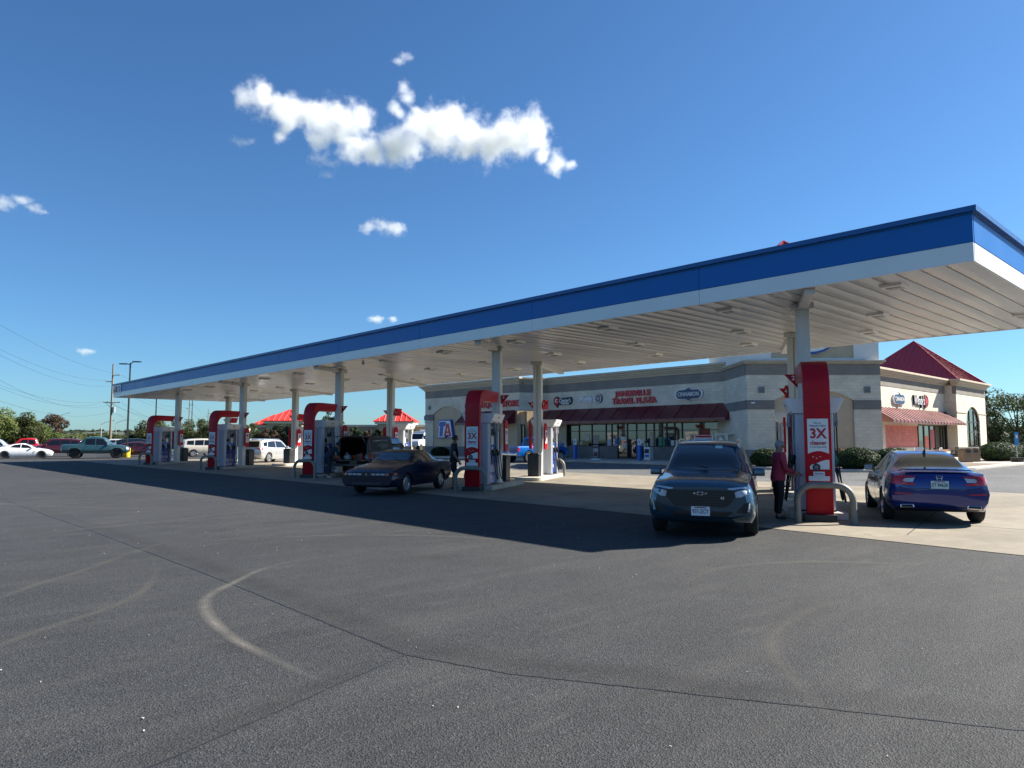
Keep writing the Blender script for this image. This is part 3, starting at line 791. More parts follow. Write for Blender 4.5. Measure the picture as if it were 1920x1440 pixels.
    def mirror(self, x, z, w=.2, h=.14, m=None, y=None):
        for s in (-1, 1):
            hit = self.hit((x, s * 6, z), (0, -s, 0))[0]; yy = abs(hit.y) if hit else self.st[0][7]
            b = MB(); b.box((x - .02, s * (yy + .02 + w / 2), z + .05), (.11, w, h), top=(.8, .95)); o = b.build('mirror', m or self.paint, self.t, bevel=.03, seg=3, smooth=50)
            b = MB(); b.box((x - .077, s * (yy + .03 + w / 2), z + .05), (.006, w * .8, h * .75)); b.build('mirror_glass', LAMPM, o)
            b = MB(); b.box((x, s * (yy - .005), z - .005), (.06, .1, .03)); b.build('mirror_foot', TRIM, o)
    def handles(self, xs, z, m=None):
        for x in xs:
            for v, s in (('r', -1), ('l', 1)):
                h = self.hit((x, s * 6, z), (0, -s, 0))[0]
                b = MB(); b.box((x, h.y + s * .012, z), (.17, .03, .026)); b.build('door_handle', m or self.paint, self.t, bevel=.008)
    def plate(self, x_side, z, text, m=None, ink=None, head=None, w=.31, y=0):
        h = self.hit((6 if x_side == 'f' else -6, y, z), (-1 if x_side == 'f' else 1, 0, 0))
        s = 1 if x_side == 'f' else -1
        hx = max((self.hit((6 * s, y + dy, z + dz), (-s, 0, 0))[0] or h[0]).x * s for dy in (-.1, 0, .1) for dz in (-.07, 0, .07)) * s
        x = hx + s * .014
        b = MB(); b.box((x, y, z), (.012, w, .155)); o = b.build('licence_plate', m or PLATEM, self.t, bevel=.004)
        b = MB(); mx = face_mx((x + s * .008, y, z - .008), (0, s, 0), (0, 0, 1))
        b.text(text, .098, mx, .003, .001, width=w * .86); b.build('plate_text', ink or M('plate_ink', (.02, .03, .10), .5), o)
        b = MB(); b.box((x + s * .0075, y, z + .06), (.003, w * .62, .016)); b.build('plate_header', M('plate_head', (.3, .05, .06), .5), o)
        return o

# --- profiles:      x,   zbot, zmid, zsh, ztop, wbot, wmid, wsh, wtop
SUV = [(-2.30, .55, .70, .95, 1.00, .66, .74, .70, .52), (-2.24, .36, .68, 1.03, 1.10, .74, .86, .79, .60), (-2.10, .27, .66, 1.07, 1.30, .80, .90, .82, .62), (-1.90, .25, .66, 1.07, 1.55, .82, .915, .83, .61), (-1.55, .24, .66, 1.06, 1.64, .83, .92, .845, .61), (-.6, .22, .64, 1.03, 1.68, .84, .92, .86, .62), (.25, .22, .64, 1.01, 1.64, .84, .92, .86, .61), (.75, .22, .64, 1.01, 1.42, .84, .92, .85, .62), (1.12, .22, .64, 1.02, 1.12, .84, .92, .845, .66), (1.7, .23, .62, .98, 1.06, .84, .92, .82, .60), (2.08, .25, .58, .95, 1.01, .82, .91, .80, .60), (2.25, .30, .56, .89, .96, .78, .87, .765, .58), (2.34, .40, .58, .82, .88, .68, .77, .70, .54)]
SEDAN = [(-2.44, .46, .64, .84, .88, .62, .72, .70, .56), (-2.37, .32, .62, .96, 1.01, .74, .86, .78, .62), (-2.15, .25, .60, 1.02, 1.07, .80, .91, .82, .64), (-1.75, .22, .60, 1.02, 1.13, .84, .93, .845, .62), (-1.25, .20, .60, 1.00, 1.31, .85, .93, .86, .58), (-.6, .19, .60, .97, 1.43, .85, .93, .87, .56), (.0, .19, .58, .95, 1.455, .85, .93, .87, .56), (.5, .19, .58, .93, 1.38, .85, .93, .87, .57), (1.0, .19, .58, .92, 1.14, .85, .925, .86, .60), (1.3, .19, .57, .91, .99, .85, .92, .85, .66), (1.85, .20, .55, .82, .90, .82, .90, .81, .60), (2.25, .22, .50, .70, .77, .72, .80, .70, .48), (2.44, .36, .48, .58, .62, .50, .58, .52, .36)]
COUPE = [(-2.40, .46, .60, .80, .84, .66, .74, .70, .56), (-2.33, .34, .60, .90, .95, .76, .86, .80, .64), (-2.0, .26, .58, .93, .985, .82, .88, .83, .68), (-1.5, .23, .58, .93, 1.00, .84, .89, .84, .66), (-1.15, .22, .58, .93, 1.14, .84, .89, .84, .60), (-.7, .21, .57, .93, 1.31, .84, .89, .84, .58), (-.1, .21, .57, .91, 1.345, .84, .89, .84, .58), (.25, .21, .57, .90, 1.28, .84, .89, .84, .60), (.85, .21, .57, .89, 1.0, .84, .89, .83, .66), (1.1, .21, .57, .88, .935, .84, .89, .82, .68), (1.9, .22, .55, .78, .83, .82, .88, .79, .64), (2.28, .25, .50, .70, .745, .79, .87, .80, .64), (2.40, .30, .48, .655, .69, .76, .84, .77, .62)]
SPORT = [(-2.2, .46, .6, .82, .86, .62, .72, .68, .5), (-2.12, .32, .58, .9, .95, .74, .84, .76, .6), (-1.75, .22, .56, .93, .99, .82, .88, .80, .62), (-1.3, .18, .54, .91, 1.10, .82, .885, .80, .58), (-.7, .16, .53, .88, 1.27, .82, .885, .81, .54), (-.1, .16, .53, .86, 1.34, .82, .885, .81, .52), (.35, .16, .53, .84, 1.24, .82, .885, .81, .54), (.9, .16, .53, .83, .98, .82, .885, .81, .60), (1.2, .16, .53, .83, .90, .82, .885, .80, .64), (1.75, .17, .50, .76, .80, .80, .88, .76, .56), (2.1, .20, .44, .60, .65, .70, .80, .66, .46), (2.22, .3, .42, .5, .54, .5, .6, .5, .36)]
PICKUP = [(-2.85, .62, .74, 1.08, 1.10, .82, .86, .84, .80), (-2.80, .46, .74, 1.12, 1.14, .84, .92, .88, .84), (-2.3, .44, .76, 1.13, 1.15, .86, .95, .90, .86), (-.78, .42, .74, 1.13, 1.16, .88, .95, .90, .84), (-.68, .42, .74, 1.13, 1.55, .88, .95, .89, .68), (-.55, .42, .74, 1.13, 1.78, .88, .95, .89, .68), (.0, .42, .74, 1.11, 1.85, .88, .95, .89, .69), (.75, .42, .74, 1.10, 1.78, .88, .95, .89, .68), (1.15, .42, .74, 1.10, 1.46, .88, .95, .88, .70), (1.45, .42, .74, 1.11, 1.20, .88, .95, .87, .72), (2.2, .42, .72, 1.08, 1.14, .88, .94, .84, .68), (2.6, .44, .68, 1.00, 1.06, .84, .92, .80, .64), (2.74, .52, .68, .90, .96, .74, .84, .76, .6)]
AVAL = [(-2.75, .62, .74, 1.12, 1.15, .82, .88, .84, .78), (-2.70, .48, .74, 1.20, 1.24, .84, .96, .88, .82), (-2.0, .44, .76, 1.20, 1.25, .88, 1.0, .91, .84), (-1.55, .42, .76, 1.18, 1.27, .89, 1.0, .91, .80), (-1.1, .42, .76, 1.16, 1.58, .89, 1.0, .91, .72), (-.8, .42, .76, 1.15, 1.84, .89, 1.0, .91, .70), (-.1, .42, .76, 1.14, 1.93, .89, 1.0, .91, .70), (.6, .42, .76, 1.12, 1.86, .89, 1.0, .91, .69), (1.1, .42, .76, 1.12, 1.48, .89, 1.0, .90, .70), (1.4, .42, .76, 1.13, 1.24, .89, 1.0, .89, .74), (2.2, .44, .74, 1.08, 1.15, .89, .99, .86, .70), (2.62, .46, .70, 1.0, 1.06, .84, .95, .82, .66), (2.76, .55, .70, .9, .95, .74, .84, .76, .6)]
WAGON = [(-2.35, .62, .75, 1.05, 1.10, .74, .80, .78, .62), (-2.28, .44, .74, 1.06, 1.34, .80, .88, .84, .70), (-2.18, .38, .74, 1.06, 1.62, .82, .9, .85, .69), (-1.6, .36, .74, 1.06, 1.74, .84, .91, .86, .69), (-.4, .34, .72, 1.05, 1.78, .84, .91, .86, .69), (.35, .34, .72, 1.04, 1.72, .84, .91, .86, .68), (.8, .34, .72, 1.04, 1.42, .84, .91, .85, .68), (1.1, .34, .72, 1.05, 1.14, .84, .91, .84, .70), (1.8, .36, .70, .98, 1.04, .83, .90, .80, .64), (2.15, .38, .66, .90, .96, .78, .86, .75, .58), (2.28, .46, .64, .80, .85, .66, .74, .66, .5)]
def scale_st(st, L=1, W=1, H=1): return [(s[0] * L, *[z * H for z in s[1:5]], *[w * W for w in s[5:9]]) for s in st]
def windscreen(c, x_top, x_bot, yt, yb, m=None, name='windscreen', view='t', k=0): 
    n = 6
    poly = [(x_bot, -yb), (x_bot + k, -yb * .5), (x_bot + k * 1.2, 0), (x_bot + k, yb * .5), (x_bot, yb), (x_top, yt), (x_top + k * .5, 0), (x_top, -yt)]
    return c.patch(name, poly, 't', m or GLASSM, off=.005)

# ================================================= blue-grey SUV facing us
c = Car('crossover_suv', 'dark blue-grey SUV facing the camera at the first pump', 'suv', SUV, (-1.38, 1.36), .40, paint('slate_blue_paint', (.032, .078, .115), .5, .25), trim_z=.44, loc=(12.25, 7.55, .008), deg=208)
c.t.scale = (.96, .96, .96)
c.wheels((-1.38, 1.36), .355, 1.60, DKRIM, .235, 5, 'twin')
windscreen(c, .42, 1.05, .56, .70, k=.05)
c.both('side_window', [(.80, 1.05), (.28, 1.53), (-.42, 1.56), (-.46, 1.06)], GLASSM); c.both('side_window', [(-.52, 1.06), (-.48, 1.56), (-1.25, 1.53), (-1.45, 1.10)], TINT); c.both('quarter_glass', [(-1.52, 1.13), (-1.33, 1.51), (-1.78, 1.45), (-1.85, 1.22)], TINT)
# face: grille, lamps, lower mouths
grl = c.patch('grille', [(-.56, .83), (.56, .83), (.62, .78), (.46, .58), (.40, .545), (-.40, .545), (-.46, .58), (-.62, .78)], 'f', TRIM, off=.006)
for z in (.79, .745, .70, .655, .61, .57): c.line('grille_bar', [(-.53 + (.79 - z) * .45, z), (.53 - (.79 - z) * .45, z)], 'f', .012, M('grille_gloss', (.03, .03, .032), .2), off=.011, par=grl)
c.mirror2('running_light', [(.45, .865), (.80, .90), (.815, .88), (.52, .838), (.46, .845)], 'f', LAMPM, off=.007)
c.mirror2('headlight', [(.56, .80), (.62, .825), (.80, .845), (.81, .80), (.66, .72), (.58, .715)], 'f', LAMPM, off=.007)
c.mirror2('corner_vent', [(.58, .47), (.70, .61), (.79, .65), (.80, .50), (.74, .45)], 'f', TRIM, off=.006)
c.mirror2('fog_trim', [(.755, .48), (.785, .62), (.80, .62), (.795, .48)], 'f', LAMPM, off=.010)
c.patch('lower_mouth', [(-.52, .475), (.52, .475), (.46, .385), (-.46, .385)], 'f', TRIM, off=.006)
c.line('skid_lip', [(-.72, .40), (-.5, .345), (0, .335), (.5, .345), (.72, .40)], 'f', .035, c.paint, off=.02)
# winged cross emblem on the grille
b = MB(); hx = c.hit((6, 0, .775), (-1, 0, 0))[0].x + .022
b.prism([(-.11, .758), (-.105, .786), (-.045, .786), (-.045, .803), (.045, .803), (.045, .786), (.115, .786), (.10, .758), (.045, .758), (.045, .742), (-.045, .742), (-.045, .758)], hx - .01, hx, 'x')
b.build('emblem', CHROME(), c.t, bevel=.004)
b = MB(); b.prism([(-.088, .764), (-.085, .780), (-.03, .780), (-.03, .796), (.03, .796), (.03, .780), (.095, .780), (.085, .764), (.03, .764), (.03, .749), (-.03, .749), (-.03, .764)], hx - .002, hx + .003, 'x'); b.build('emblem_field', TRIM, c.t)
b = MB(); hx2 = c.hit((6, .36, .70), (-1, 0, 0))[0].x + .02; b.text('RS', .055, face_mx((hx2, .36, .70), (0, 1, 0), (0, 0, 1)), .006, .002, shear=.25); b.build('grille_badge', CHROME(), c.t)
c.plate('f', .475, '971-ZCY')
c.mirror(.72, 1.03, .22, .15); c.handles((-.35, -1.2), .92)
c.bothline([(.92, .98), (.95, .6), (.85, .34)]); c.bothline([(-.49, 1.04), (-.50, .34)]); c.bothline([(-1.2, .95), (-1.15, .7), (-1.0, .36)]); c.line('bonnet_gap', [(1.05, -.80), (1.7, -.79), (2.16, -.66)], 't', .008, SHUT); c.line('bonnet_gap', [(1.05, .80), (1.7, .79), (2.16, .66)], 't', .008, SHUT)
for s in (-1, 1):
    c.line('bonnet_crease', [(1.15, s * .42), (2.1, s * .36)], 't', .02, c.paint, off=.006)
    b = MB(); b.tube([(-1.6, s * .575, 1.62), (-1.5, s * .575, 1.665), (-.6, s * .58, 1.70), (-.05, s * .575, 1.675), (.1, s * .57, 1.62)], .016, 8); b.build('roof_rail', CHROME(), c.t, smooth=50)
for y, z in ((-.62, 1.58), ):
    p_ = c.patch('windscreen_sticker', [(.58, .17), (.58, .30), (.49, .30), (.49, .17)], 't', M('pale_green_card', (.42, .6, .55), .5), off=.008)
c.patch('inside_mirror', [(.47, -.1), (.47, .1), (.43, .1), (.43, -.1)], 't', TRIM, off=.007)
b = MB(); b.tube([(1.03, .62, 1.155), (.93, .25, 1.24), (.85, -.1, 1.30)], .009, 6); b.tube([(1.06, .05, 1.165), (.93, -.35, 1.235)], .009, 6); b.build('wiper', TRIM, c.t)
c.patch('tail_glass', [(-.55, 1.1), (.55, 1.1), (.5, 1.48), (-.5, 1.48)], 'b', TINT); c.mirror2('tail_light', [(.45, .98), (.78, 1.04), (.78, .92), (.5, .9)], 'b', TAILM)

# ================================================= bright blue sedan seen from behind
c = Car('parked_sedan', 'bright blue saloon car seen from behind at the right pump', 'car', SEDAN, (-1.415, 1.415), .365, paint('royal_blue_paint', (.003, .020, .17), .4, .22), loc=(17.29, 5.46, .008), deg=26.5)
c.t.scale = (.955, .955, .955)
c.wheels((-1.415, 1.415), .335, 1.62, ALLOY, .235, 5, 'twin')
c.patch('rear_window', [(-1.98, -.66), (-1.99, -.3), (-2.0, 0), (-1.99, .3), (-1.98, .66), (-1.16, .50), (-.98, .3), (-.95, 0), (-.98, -.3), (-1.16, -.50)], 't', GLASSM, off=.005)
c.patch('windscreen', [(1.12, -.64), (1.2, 0), (1.12, .64), (.35, .52), (.4, 0), (.35, -.52)], 't', GLASSM, off=.005)
c.both('side_window', [(.88, .97), (.35, 1.30), (-.18, 1.36), (-.22, .99)], GLASSM); c.both('side_window', [(-.28, .99), (-.24, 1.36), (-.85, 1.30), (-1.22, 1.04), (-1.2, 1.01)], GLASSM)
c.bothline([(.86, .95), (.33, 1.325), (-.2, 1.385), (-.85, 1.325), (-1.3, 1.06)], .02, CHROME(), 'window_trim')
# C-shaped lamps: red outer shape with a clear bar inside
c.mirror2('tail_light', [(.40, .965), (.62, .975), (.90, .955), (.91, .86), (.80, .80), (.44, .79), (.42, .815), (.60, .84), (.66, .87), (.62, .925), (.42, .945)], 'b', TAILM, off=.012, step=.05)
c.mirror2('reverse_light', [(.43, .935), (.61, .92), (.65, .875), (.60, .85), (.47, .85)], 'b', LAMPM, off=.010, step=.05)
c.plate('b', .80, 'ET 84628', m=M('plate_teal', (.45, .62, .64), .4), ink=BLACK())
hb = c.hit((-6, 0, .925), (1, 0, 0))[0].x
b = MB(); b.tube([(hb - .012, -.05, .965), (hb - .012, -.035, .885)], .007, 6); b.tube([(hb - .012, .05, .965), (hb - .012, .035, .885)], .007, 6); b.tube([(hb - .012, -.04, .925), (hb - .012, .04, .925)], .007, 6)
b.tube([(hb - .01, -.062, .975), (hb - .01, .062, .975), (hb - .01, .05, .872), (hb - .01, -.05, .872)], .005, 6, closed=True); b.build('emblem', CHROME(), c.t, smooth=60)
c.line('boot_gap', [(-.58, 1.00), (-.62, .78), (-.5, .725), (0, .715), (.5, .725), (.62, .78), (.58, 1.00)], 'b', .010, SHUT, off=.003)
c.patch('bumper_valance', [(-.78, .36), (.78, .36), (.70, .27), (-.70, .27)], 'b', TRIM, off=.006)
c.mirror2('bumper_reflector', [(.50, .62), (.80, .64), (.80, .615), (.50, .60)], 'b', TAILM, off=.007)
for s in (-1, 1):
    b = MB(); hx = c.hit((-6, s * .58, .37), (1, 0, 0))[0].x
    b.prism([(s * .70, .33), (s * .45, .34), (s * .47, .41), (s * .71, .40)], hx - .035, hx + .05, 'x'); e = b.build('exhaust_tip', CHROME(), c.t, bevel=.012)
    b = MB(); b.prism([(s * .685, .345), (s * .475, .353), (s * .49, .397), (s * .69, .388)], hx - .038, hx - .033, 'x'); b.build('exhaust_mouth', UNDER, e)
b = MB(); b.box((-2.26, 0, 1.085), (.10, 1.16, .018), ry=.12); b.build('boot_spoiler', c.paint, c.t, bevel=.007)
b = MB(); b.prism([(-1.02, 1.36), (-.84, 1.40), (-.86, 1.405), (-.99, 1.475)], -.02, .02, 'y'); b.build('shark_fin', TRIM, c.t, bevel=.006)
c.mirror(.78, .98, .2, .14); c.handles((-.12, -.98), .86)
c.bothline([(.95, .93), (1.0, .6), (.9, .26)]); c.bothline([(-.25, .98), (-.27, .26)]); c.bothline([(-1.22, 1.0), (-1.08, .7), (-1.0, .3)])
c.mirror2('headlight', [(.35, .66), (.75, .70), (.74, .60), (.4, .58)], 'f', LAMPM); c.patch('grille', [(-.4, .6), (.4, .6), (.35, .4), (-.35, .4)], 'f', TRIM)

# ================================================= old navy coupe
c = Car('old_coupe', 'old dark navy two-door coupe with an orange corner lamp', 'car', COUPE, (-1.36, 1.37), .345, mat('faded_navy_paint', (.003, .010, .032), .25, .0, coat=.22, spec=.25), loc=(13.1, 19.25, .008), deg=209.5)
c.t.scale = (.95, .955, .98)
c.wheels((-1.36, 1.37), .315, 1.54, ALLOY, .2, 12, 'fan')
windscreen(c, .12, .98, .54, .70, k=.06)
c.patch('rear_window', [(-1.45, -.64), (-1.47, 0), (-1.45, .64), (-.82, .52), (-.8, 0), (-.82, -.52)], 't', GLASSM)
c.both('side_window', [(.72, .95), (.22, 1.23), (-.55, 1.27), (-.60, .97)], GLASSM); c.both('quarter_glass', [(-.68, .97), (-.63, 1.26), (-.80, 1.23), (-1.28, .99)], GLASSM)
for y in (-.56, -.40, -.24, .24, .40, .56): c.patch('headlight', [(y - .065, .605), (y + .065, .605), (y + .065, .655), (y - .065, .655)], 'f', LAMPM, off=.008)
c.mirror2('corner_lamp', [(.66, .60), (.76, .60), (.765, .665), (.66, .66)], 'f', AMBER, off=.008)
c.both('side_marker', [(2.20, .60), (2.02, .60), (2.02, .67), (2.18, .67)], AMBER)
c.patch('lamp_strip', [(-.64, .59), (.64, .59), (.64, .67), (-.64, .67)], 'f', TRIM, off=.003)
c.patch('bumper_groove', [(-.7, .50), (.7, .50), (.7, .485), (-.7, .485)], 'f', SHUT); c.patch('lower_mouth', [(-.5, .40), (.5, .40), (.46, .33), (-.46, .33)], 'f', TRIM)
c.both('side_moulding', [(1.0, .50), (-1.0, .50), (-1.0, .45), (1.0, .45)], TRIM, off=.008)
for v in 'rl': c.line('pinstripe', [(2.2, .53), (1.75, .54)], v, .012, CHROME()); c.line('pinstripe', [(2.2, .50), (1.75, .51)], v, .010, CHROME())
b = MB(); hx = c.hit((6, 0, .63), (-1, 0, 0))[0].x; b.prism([(-.012, .60), (.012, .60), (.006, .66), (-.006, .66)], hx, hx + .014, 'x'); b.build('emblem', CHROME(), c.t)
c.mirror(.55, .93, .17, .11); c.handles((-.45,), .80, TRIM)
c.bothline([(.78, .93), (.80, .3)]); c.bothline([(-.62, .95), (-.62, .5), (-.7, .3)]); c.line('bonnet_gap', [(1.05, -.76), (2.2, -.70)], 't', .008, SHUT); c.line('bonnet_gap', [(1.05, .76), (2.2, .70)], 't', .008, SHUT)
b = MB(); b.tube([(.95, .5, .975), (.62, -.02, 1.11)], .009, 6); b.tube([(1.0, -.1, .97), (.7, -.55, 1.06)], .009, 6); b.build('wiper', TRIM, c.t)
c.patch('plate_bracket', [(-.06, .52), (.06, .52), (.06, .44), (-.06, .44)], 'f', SHUT); c.mirror2('tail_light', [(.3, .86), (.74, .86), (.74, .72), (.3, .72)], 'b', TAILM)
for s in (-1, 1):
    b = MB(); b.box((.1, s * .36, 1.02), (.12, .44, .34), top=(.8, .7)); b.build('front_seat', M('blue_velour', (.03, .04, .07), .9), c.t, bevel=.04)

# ================================================= dark red truck with a cap, tailgate down, hatch up
TR = [(-2.55, .60, .74, 1.06, 1.62, .80, .86, .84, .72), (-2.48, .46, .74, 1.08, 1.74, .83, .91, .86, .72), (-1.6, .42, .74, 1.08, 1.80, .84, .92, .87, .73), (-.5, .40, .74, 1.08, 1.80, .84, .92, .87, .70), (-.4, .40, .74, 1.08, 1.77, .84, .92, .87, .68), (.3, .40, .74, 1.06, 1.76, .84, .92, .87, .67), (.75, .40, .74, 1.06, 1.62, .84, .92, .86, .67), (1.3, .40, .74, 1.06, 1.18, .84, .92, .85, .7), (2.0, .41, .72, 1.02, 1.09, .84, .91, .81, .66), (2.5, .44, .68, .94, 1.0, .8, .88, .78, .6), (2.65, .52, .66, .84, .88, .7, .78, .7, .5)]
tb = E1 * 2.5 + Vector((16.25, 27.55, 0))
c = Car('truck_with_cap', 'dark red pickup with a black cap, tailgate down and rear hatch raised', 'pickup truck', TR, (-1.55, 1.68), .42, mat('dark_red_paint', (.030, .004, .006), .4, .1, coat=.3), loc=(tb.x, tb.y, .008), deg=29.5, cav=[((-2.8, -.70, .72), (-.75, .70, 1.03)), ((-2.8, -.66, 1.02), (-.75, .66, 1.62))])
TRUCK = c
c.wheels((-1.55, 1.68), .37, 1.56, ALLOY, .24, 5)
c.patch('cap_top', [(-2.5, -.70), (-2.5, .70), (-.52, .70), (-.52, -.70)], 't', M('cap_black', (.012, .012, .014), .55, spec=.3), off=.008)
c.both('cap_side', [(-2.5, 1.10), (-2.45, 1.72), (-.5, 1.74), (-.48, 1.10)], M('cap_black'), off=.006)
c.both('side_window', [(-2.2, 1.18), (-2.15, 1.60), (-.85, 1.62), (-.85, 1.18)], M('cap_glass', (.03, .04, .045), .06, coat=.4), off=.010); c.both('side_window', [(-.42, 1.14), (-.38, 1.66), (.25, 1.66), (.25, 1.12)], GLASSM); c.both('side_window', [(.32, 1.12), (.32, 1.66), (.60, 1.62), (.98, 1.16)], GLASSM)
windscreen(c, .78, 1.22, .62, .72)
b = MB(); b.box2((-3.10, -.72, .70), (-2.56, .72, .77)); b.build('tailgate', c.paint, c.t, bevel=.01)
b = MB(); b.box2((-2.78, -.80, .47), (-2.56, .80, .60)); b.build('bumper', M('dull_bumper', (.08, .08, .085), .4, .3), c.t, bevel=.03)
b = MB(); b.box2((-3.02, -.66, 1.76), (-2.52, .66, 1.79)); h = b.build('raised_hatch', M('hatch_frame', (.01, .01, .011), .3), c.t, bevel=.006)
b = MB(); b.box2((-2.96, -.58, 1.752), (-2.58, .58, 1.7585)); b.build('hatch_glass', TINT, h)
b = MB()
for s in (-1, 1): b.cyl((-2.5, s * .64, 1.35), (-2.9, s * .62, 1.75), .012, n=6)
b.build('hatch_strut', CHROME(), h)
c.mirror2('tail_light', [(.735, .80), (.83, .80), (.83, 1.05), (.735, 1.05)], 'b', TAILM, off=.008)
c.plate('b', .60, 'RT 2806'); c.mirror(.95, 1.1, .22, .2, TRIM); c.handles((-.25, .5), .98, TRIM)
c.bothline([(1.05, 1.05), (1.05, .45)]); c.bothline([(.29, 1.05), (.27, .45)]); c.bothline([(-.47, 1.05), (-.4, .45)])

def in_bed(name, label, cat, build, x, y, z, rz=0):
    p = tb + E1 * x + E2 * y; t = thing(name, label, cat, (p.x, p.y, z), A_ISL + rz); build(t); return t
def _can(t):
    b = MB(); b.box((0, 0, .16), (.22, .14, .32)); b.build('body', M('can_red', (.42, .02, .02), .4), t, bevel=.03); b = MB(); b.cyl((.04, 0, .32), (.04, 0, .37), .03); b.tube([(-.08, 0, .32), (-.07, 0, .37), (.0, 0, .37)], .012, 6); b.build('handle', BLACK(), t)
def _bag(t):
    b = MB(); b.sphere((0, 0, .13), .2, 3, (1.1, .85, .65)); o = b.build('sack', M('white_sack', (.55, .56, .54), .6, bump=.4, bscale=14), t, smooth=60)
    for v in o.data.vertices: v.co *= 1 + .12 * noise.noise(v.co * 9)
    b = MB(); b.tube([(0, 0, .22), (.03, .02, .28), (.09, .05, .29)], [.06, .03, .06], 8); b.build('knot', M('white_sack'), t)
def _funnel(t):
    b = MB(); b.lathe([(.02, .0), (.03, .10), (.12, .2), (.125, .22)], 16); b.build('cone', M('orange_plastic', (.62, .10, .02), .4), t, smooth=40)
def _crate(t):
    b = MB(); b.box((0, 0, .02), (.42, .3, .04))
    for s in (-1, 1): b.box((s * .2, 0, .15), (.02, .3, .24)); b.box((0, s * .14, .15), (.38, .02, .24))
    b.build('tub', M('grey_tub', (.2, .22, .23), .5), t)
in_bed('plastic_sack', 'tied white sack lying in the open truck bed, left', 'sack', _bag, -2.3, .42, .725, .3)
in_bed('fuel_can', 'red fuel can standing in the open truck bed', 'fuel can', _can, -2.35, -.28, .725, .4)
in_bed('funnel', 'orange funnel lying beside the red fuel can', 'funnel', _funnel, -2.38, .02, .725)
in_bed('storage_tub', 'grey tub deep inside the open truck bed', 'tub', _crate, -1.7, .1, .725, .1)
in_bed('plastic_sack', 'white sack at the right of the open truck bed', 'sack', _bag, -2.1, -.52, .725, 1.3)

# ================================================= silver SUV beyond the pumps
c = Car('crossover_suv', 'silver SUV seen from behind beyond the pumps', 'suv', SUV, (-1.38, 1.36), .395, paint('silver_paint', (.55, .57, .58), .5, .3), trim_z=.50, loc=(23.1, 51.05, .008), deg=29.5)
c.wheels((-1.38, 1.36), .36, 1.6, ALLOY, .23, 5)
c.patch('tail_glass', [(-.62, 1.12), (.62, 1.12), (.53, 1.52), (-.53, 1.52)], 'b', TINT, off=.008); c.mirror2('tail_light', [(.48, 1.02), (.84, 1.10), (.84, .94), (.74, .88), (.68, .97)], 'b', TAILM, off=.010)
c.both('tail_light', [(-2.22, 1.07), (-2.0, 1.10), (-2.02, .93), (-2.15, .90)], TAILM, off=.010)
c.both('side_window', [(.80, 1.05), (.28, 1.50), (-.42, 1.54), (-.46, 1.06)], GLASSM); c.both('side_window', [(-.52, 1.06), (-.48, 1.54), (-1.25, 1.50), (-1.45, 1.10)], GLASSM); c.both('quarter_glass', [(-1.52, 1.13), (-1.33, 1.49), (-1.85, 1.42), (-1.92, 1.2)], TINT)
windscreen(c, .42, 1.05, .56, .70); c.plate('b', .78, 'ABV 417'); c.mirror(.72, 1.03); c.handles((-.35, -1.2), .92)
c.bothline([(.92, .98), (.9, .52)]); c.bothline([(-.49, 1.04), (-.50, .52)]); c.bothline([(-1.2, .95), (-1.05, .52)])
for s in (-1, 1):
    b = MB(); b.tube([(-1.6, s * .60, 1.65), (-1.5, s * .60, 1.69), (.1, s * .60, 1.69), (.25, s * .59, 1.64)], .018, 8); b.build('roof_rail', CHROME(), c.t)
b = MB(); b.box((-2.02, 0, 1.62), (.22, 1.12, .03), ry=-.1); b.build('roof_spoiler', c.paint, c.t, bevel=.01)

# ================================================= blue pickup by the shop
def pickup(label, loc, deg, pm, st=PICKUP, rim=ALLOY, ar=.46, r=.40, name='pickup_truck', ax=(-1.72, 1.75)):
    c = Car(name, label, 'pickup truck', st, ax, ar, pm, loc=loc, deg=deg)
    c.wheels(ax, r, 1.64, rim, .26, 6)
    return c
c = pickup('vivid blue crew-cab pickup parked nose-in to the shop', (37.3, 37.4, .02), 2, paint('vivid_blue_paint', (.006, .16, .60), .4, .25))
c.patch('bed_floor', [(-2.74, -.74), (-.85, -.74), (-.85, .74), (-2.74, .74)], 't', TRIM, off=.006)
c.both('side_window', [(1.0, 1.16), (.62, 1.64), (.12, 1.68), (.12, 1.16)], GLASSM); c.both('side_window', [(.05, 1.16), (.05, 1.68), (-.5, 1.62), (-.58, 1.18)], GLASSM)
c.patch('rear_window', [(-.58, 1.25), (.58, 1.25), (.52, 1.66), (-.52, 1.66)], 'b', GLASSM); windscreen(c, .8, 1.36, .6, .72)
c.mirror2('tail_light', [(.76, .78), (.86, .78), (.86, 1.08), (.76, 1.08)], 'b', TAILM, off=.01); c.both('tail_light', [(-2.80, .80), (-2.66, .80), (-2.66, 1.08), (-2.78, 1.08)], TAILM, off=.008)
c.patch('tailgate', [(-.74, .74), (.74, .74), (.74, 1.10), (-.74, 1.10)], 'b', M('deep_blue_gate', (.004, .05, .22), .3, coat=1.), off=.008)
b = MB(); b.box2((-2.98, -.86, .50), (-2.80, .86, .66)); b.build('bumper', CHROME(), c.t, bevel=.03); c.plate('b', .70, 'TK 5519'); c.mirror(1.0, 1.12, .2, .2)
c.bothline([(.09, 1.12), (.09, .46)]); c.bothline([(-.66, 1.12), (-.6, .46)]); c.bothline([(1.1, 1.1), (1.1, .46)])

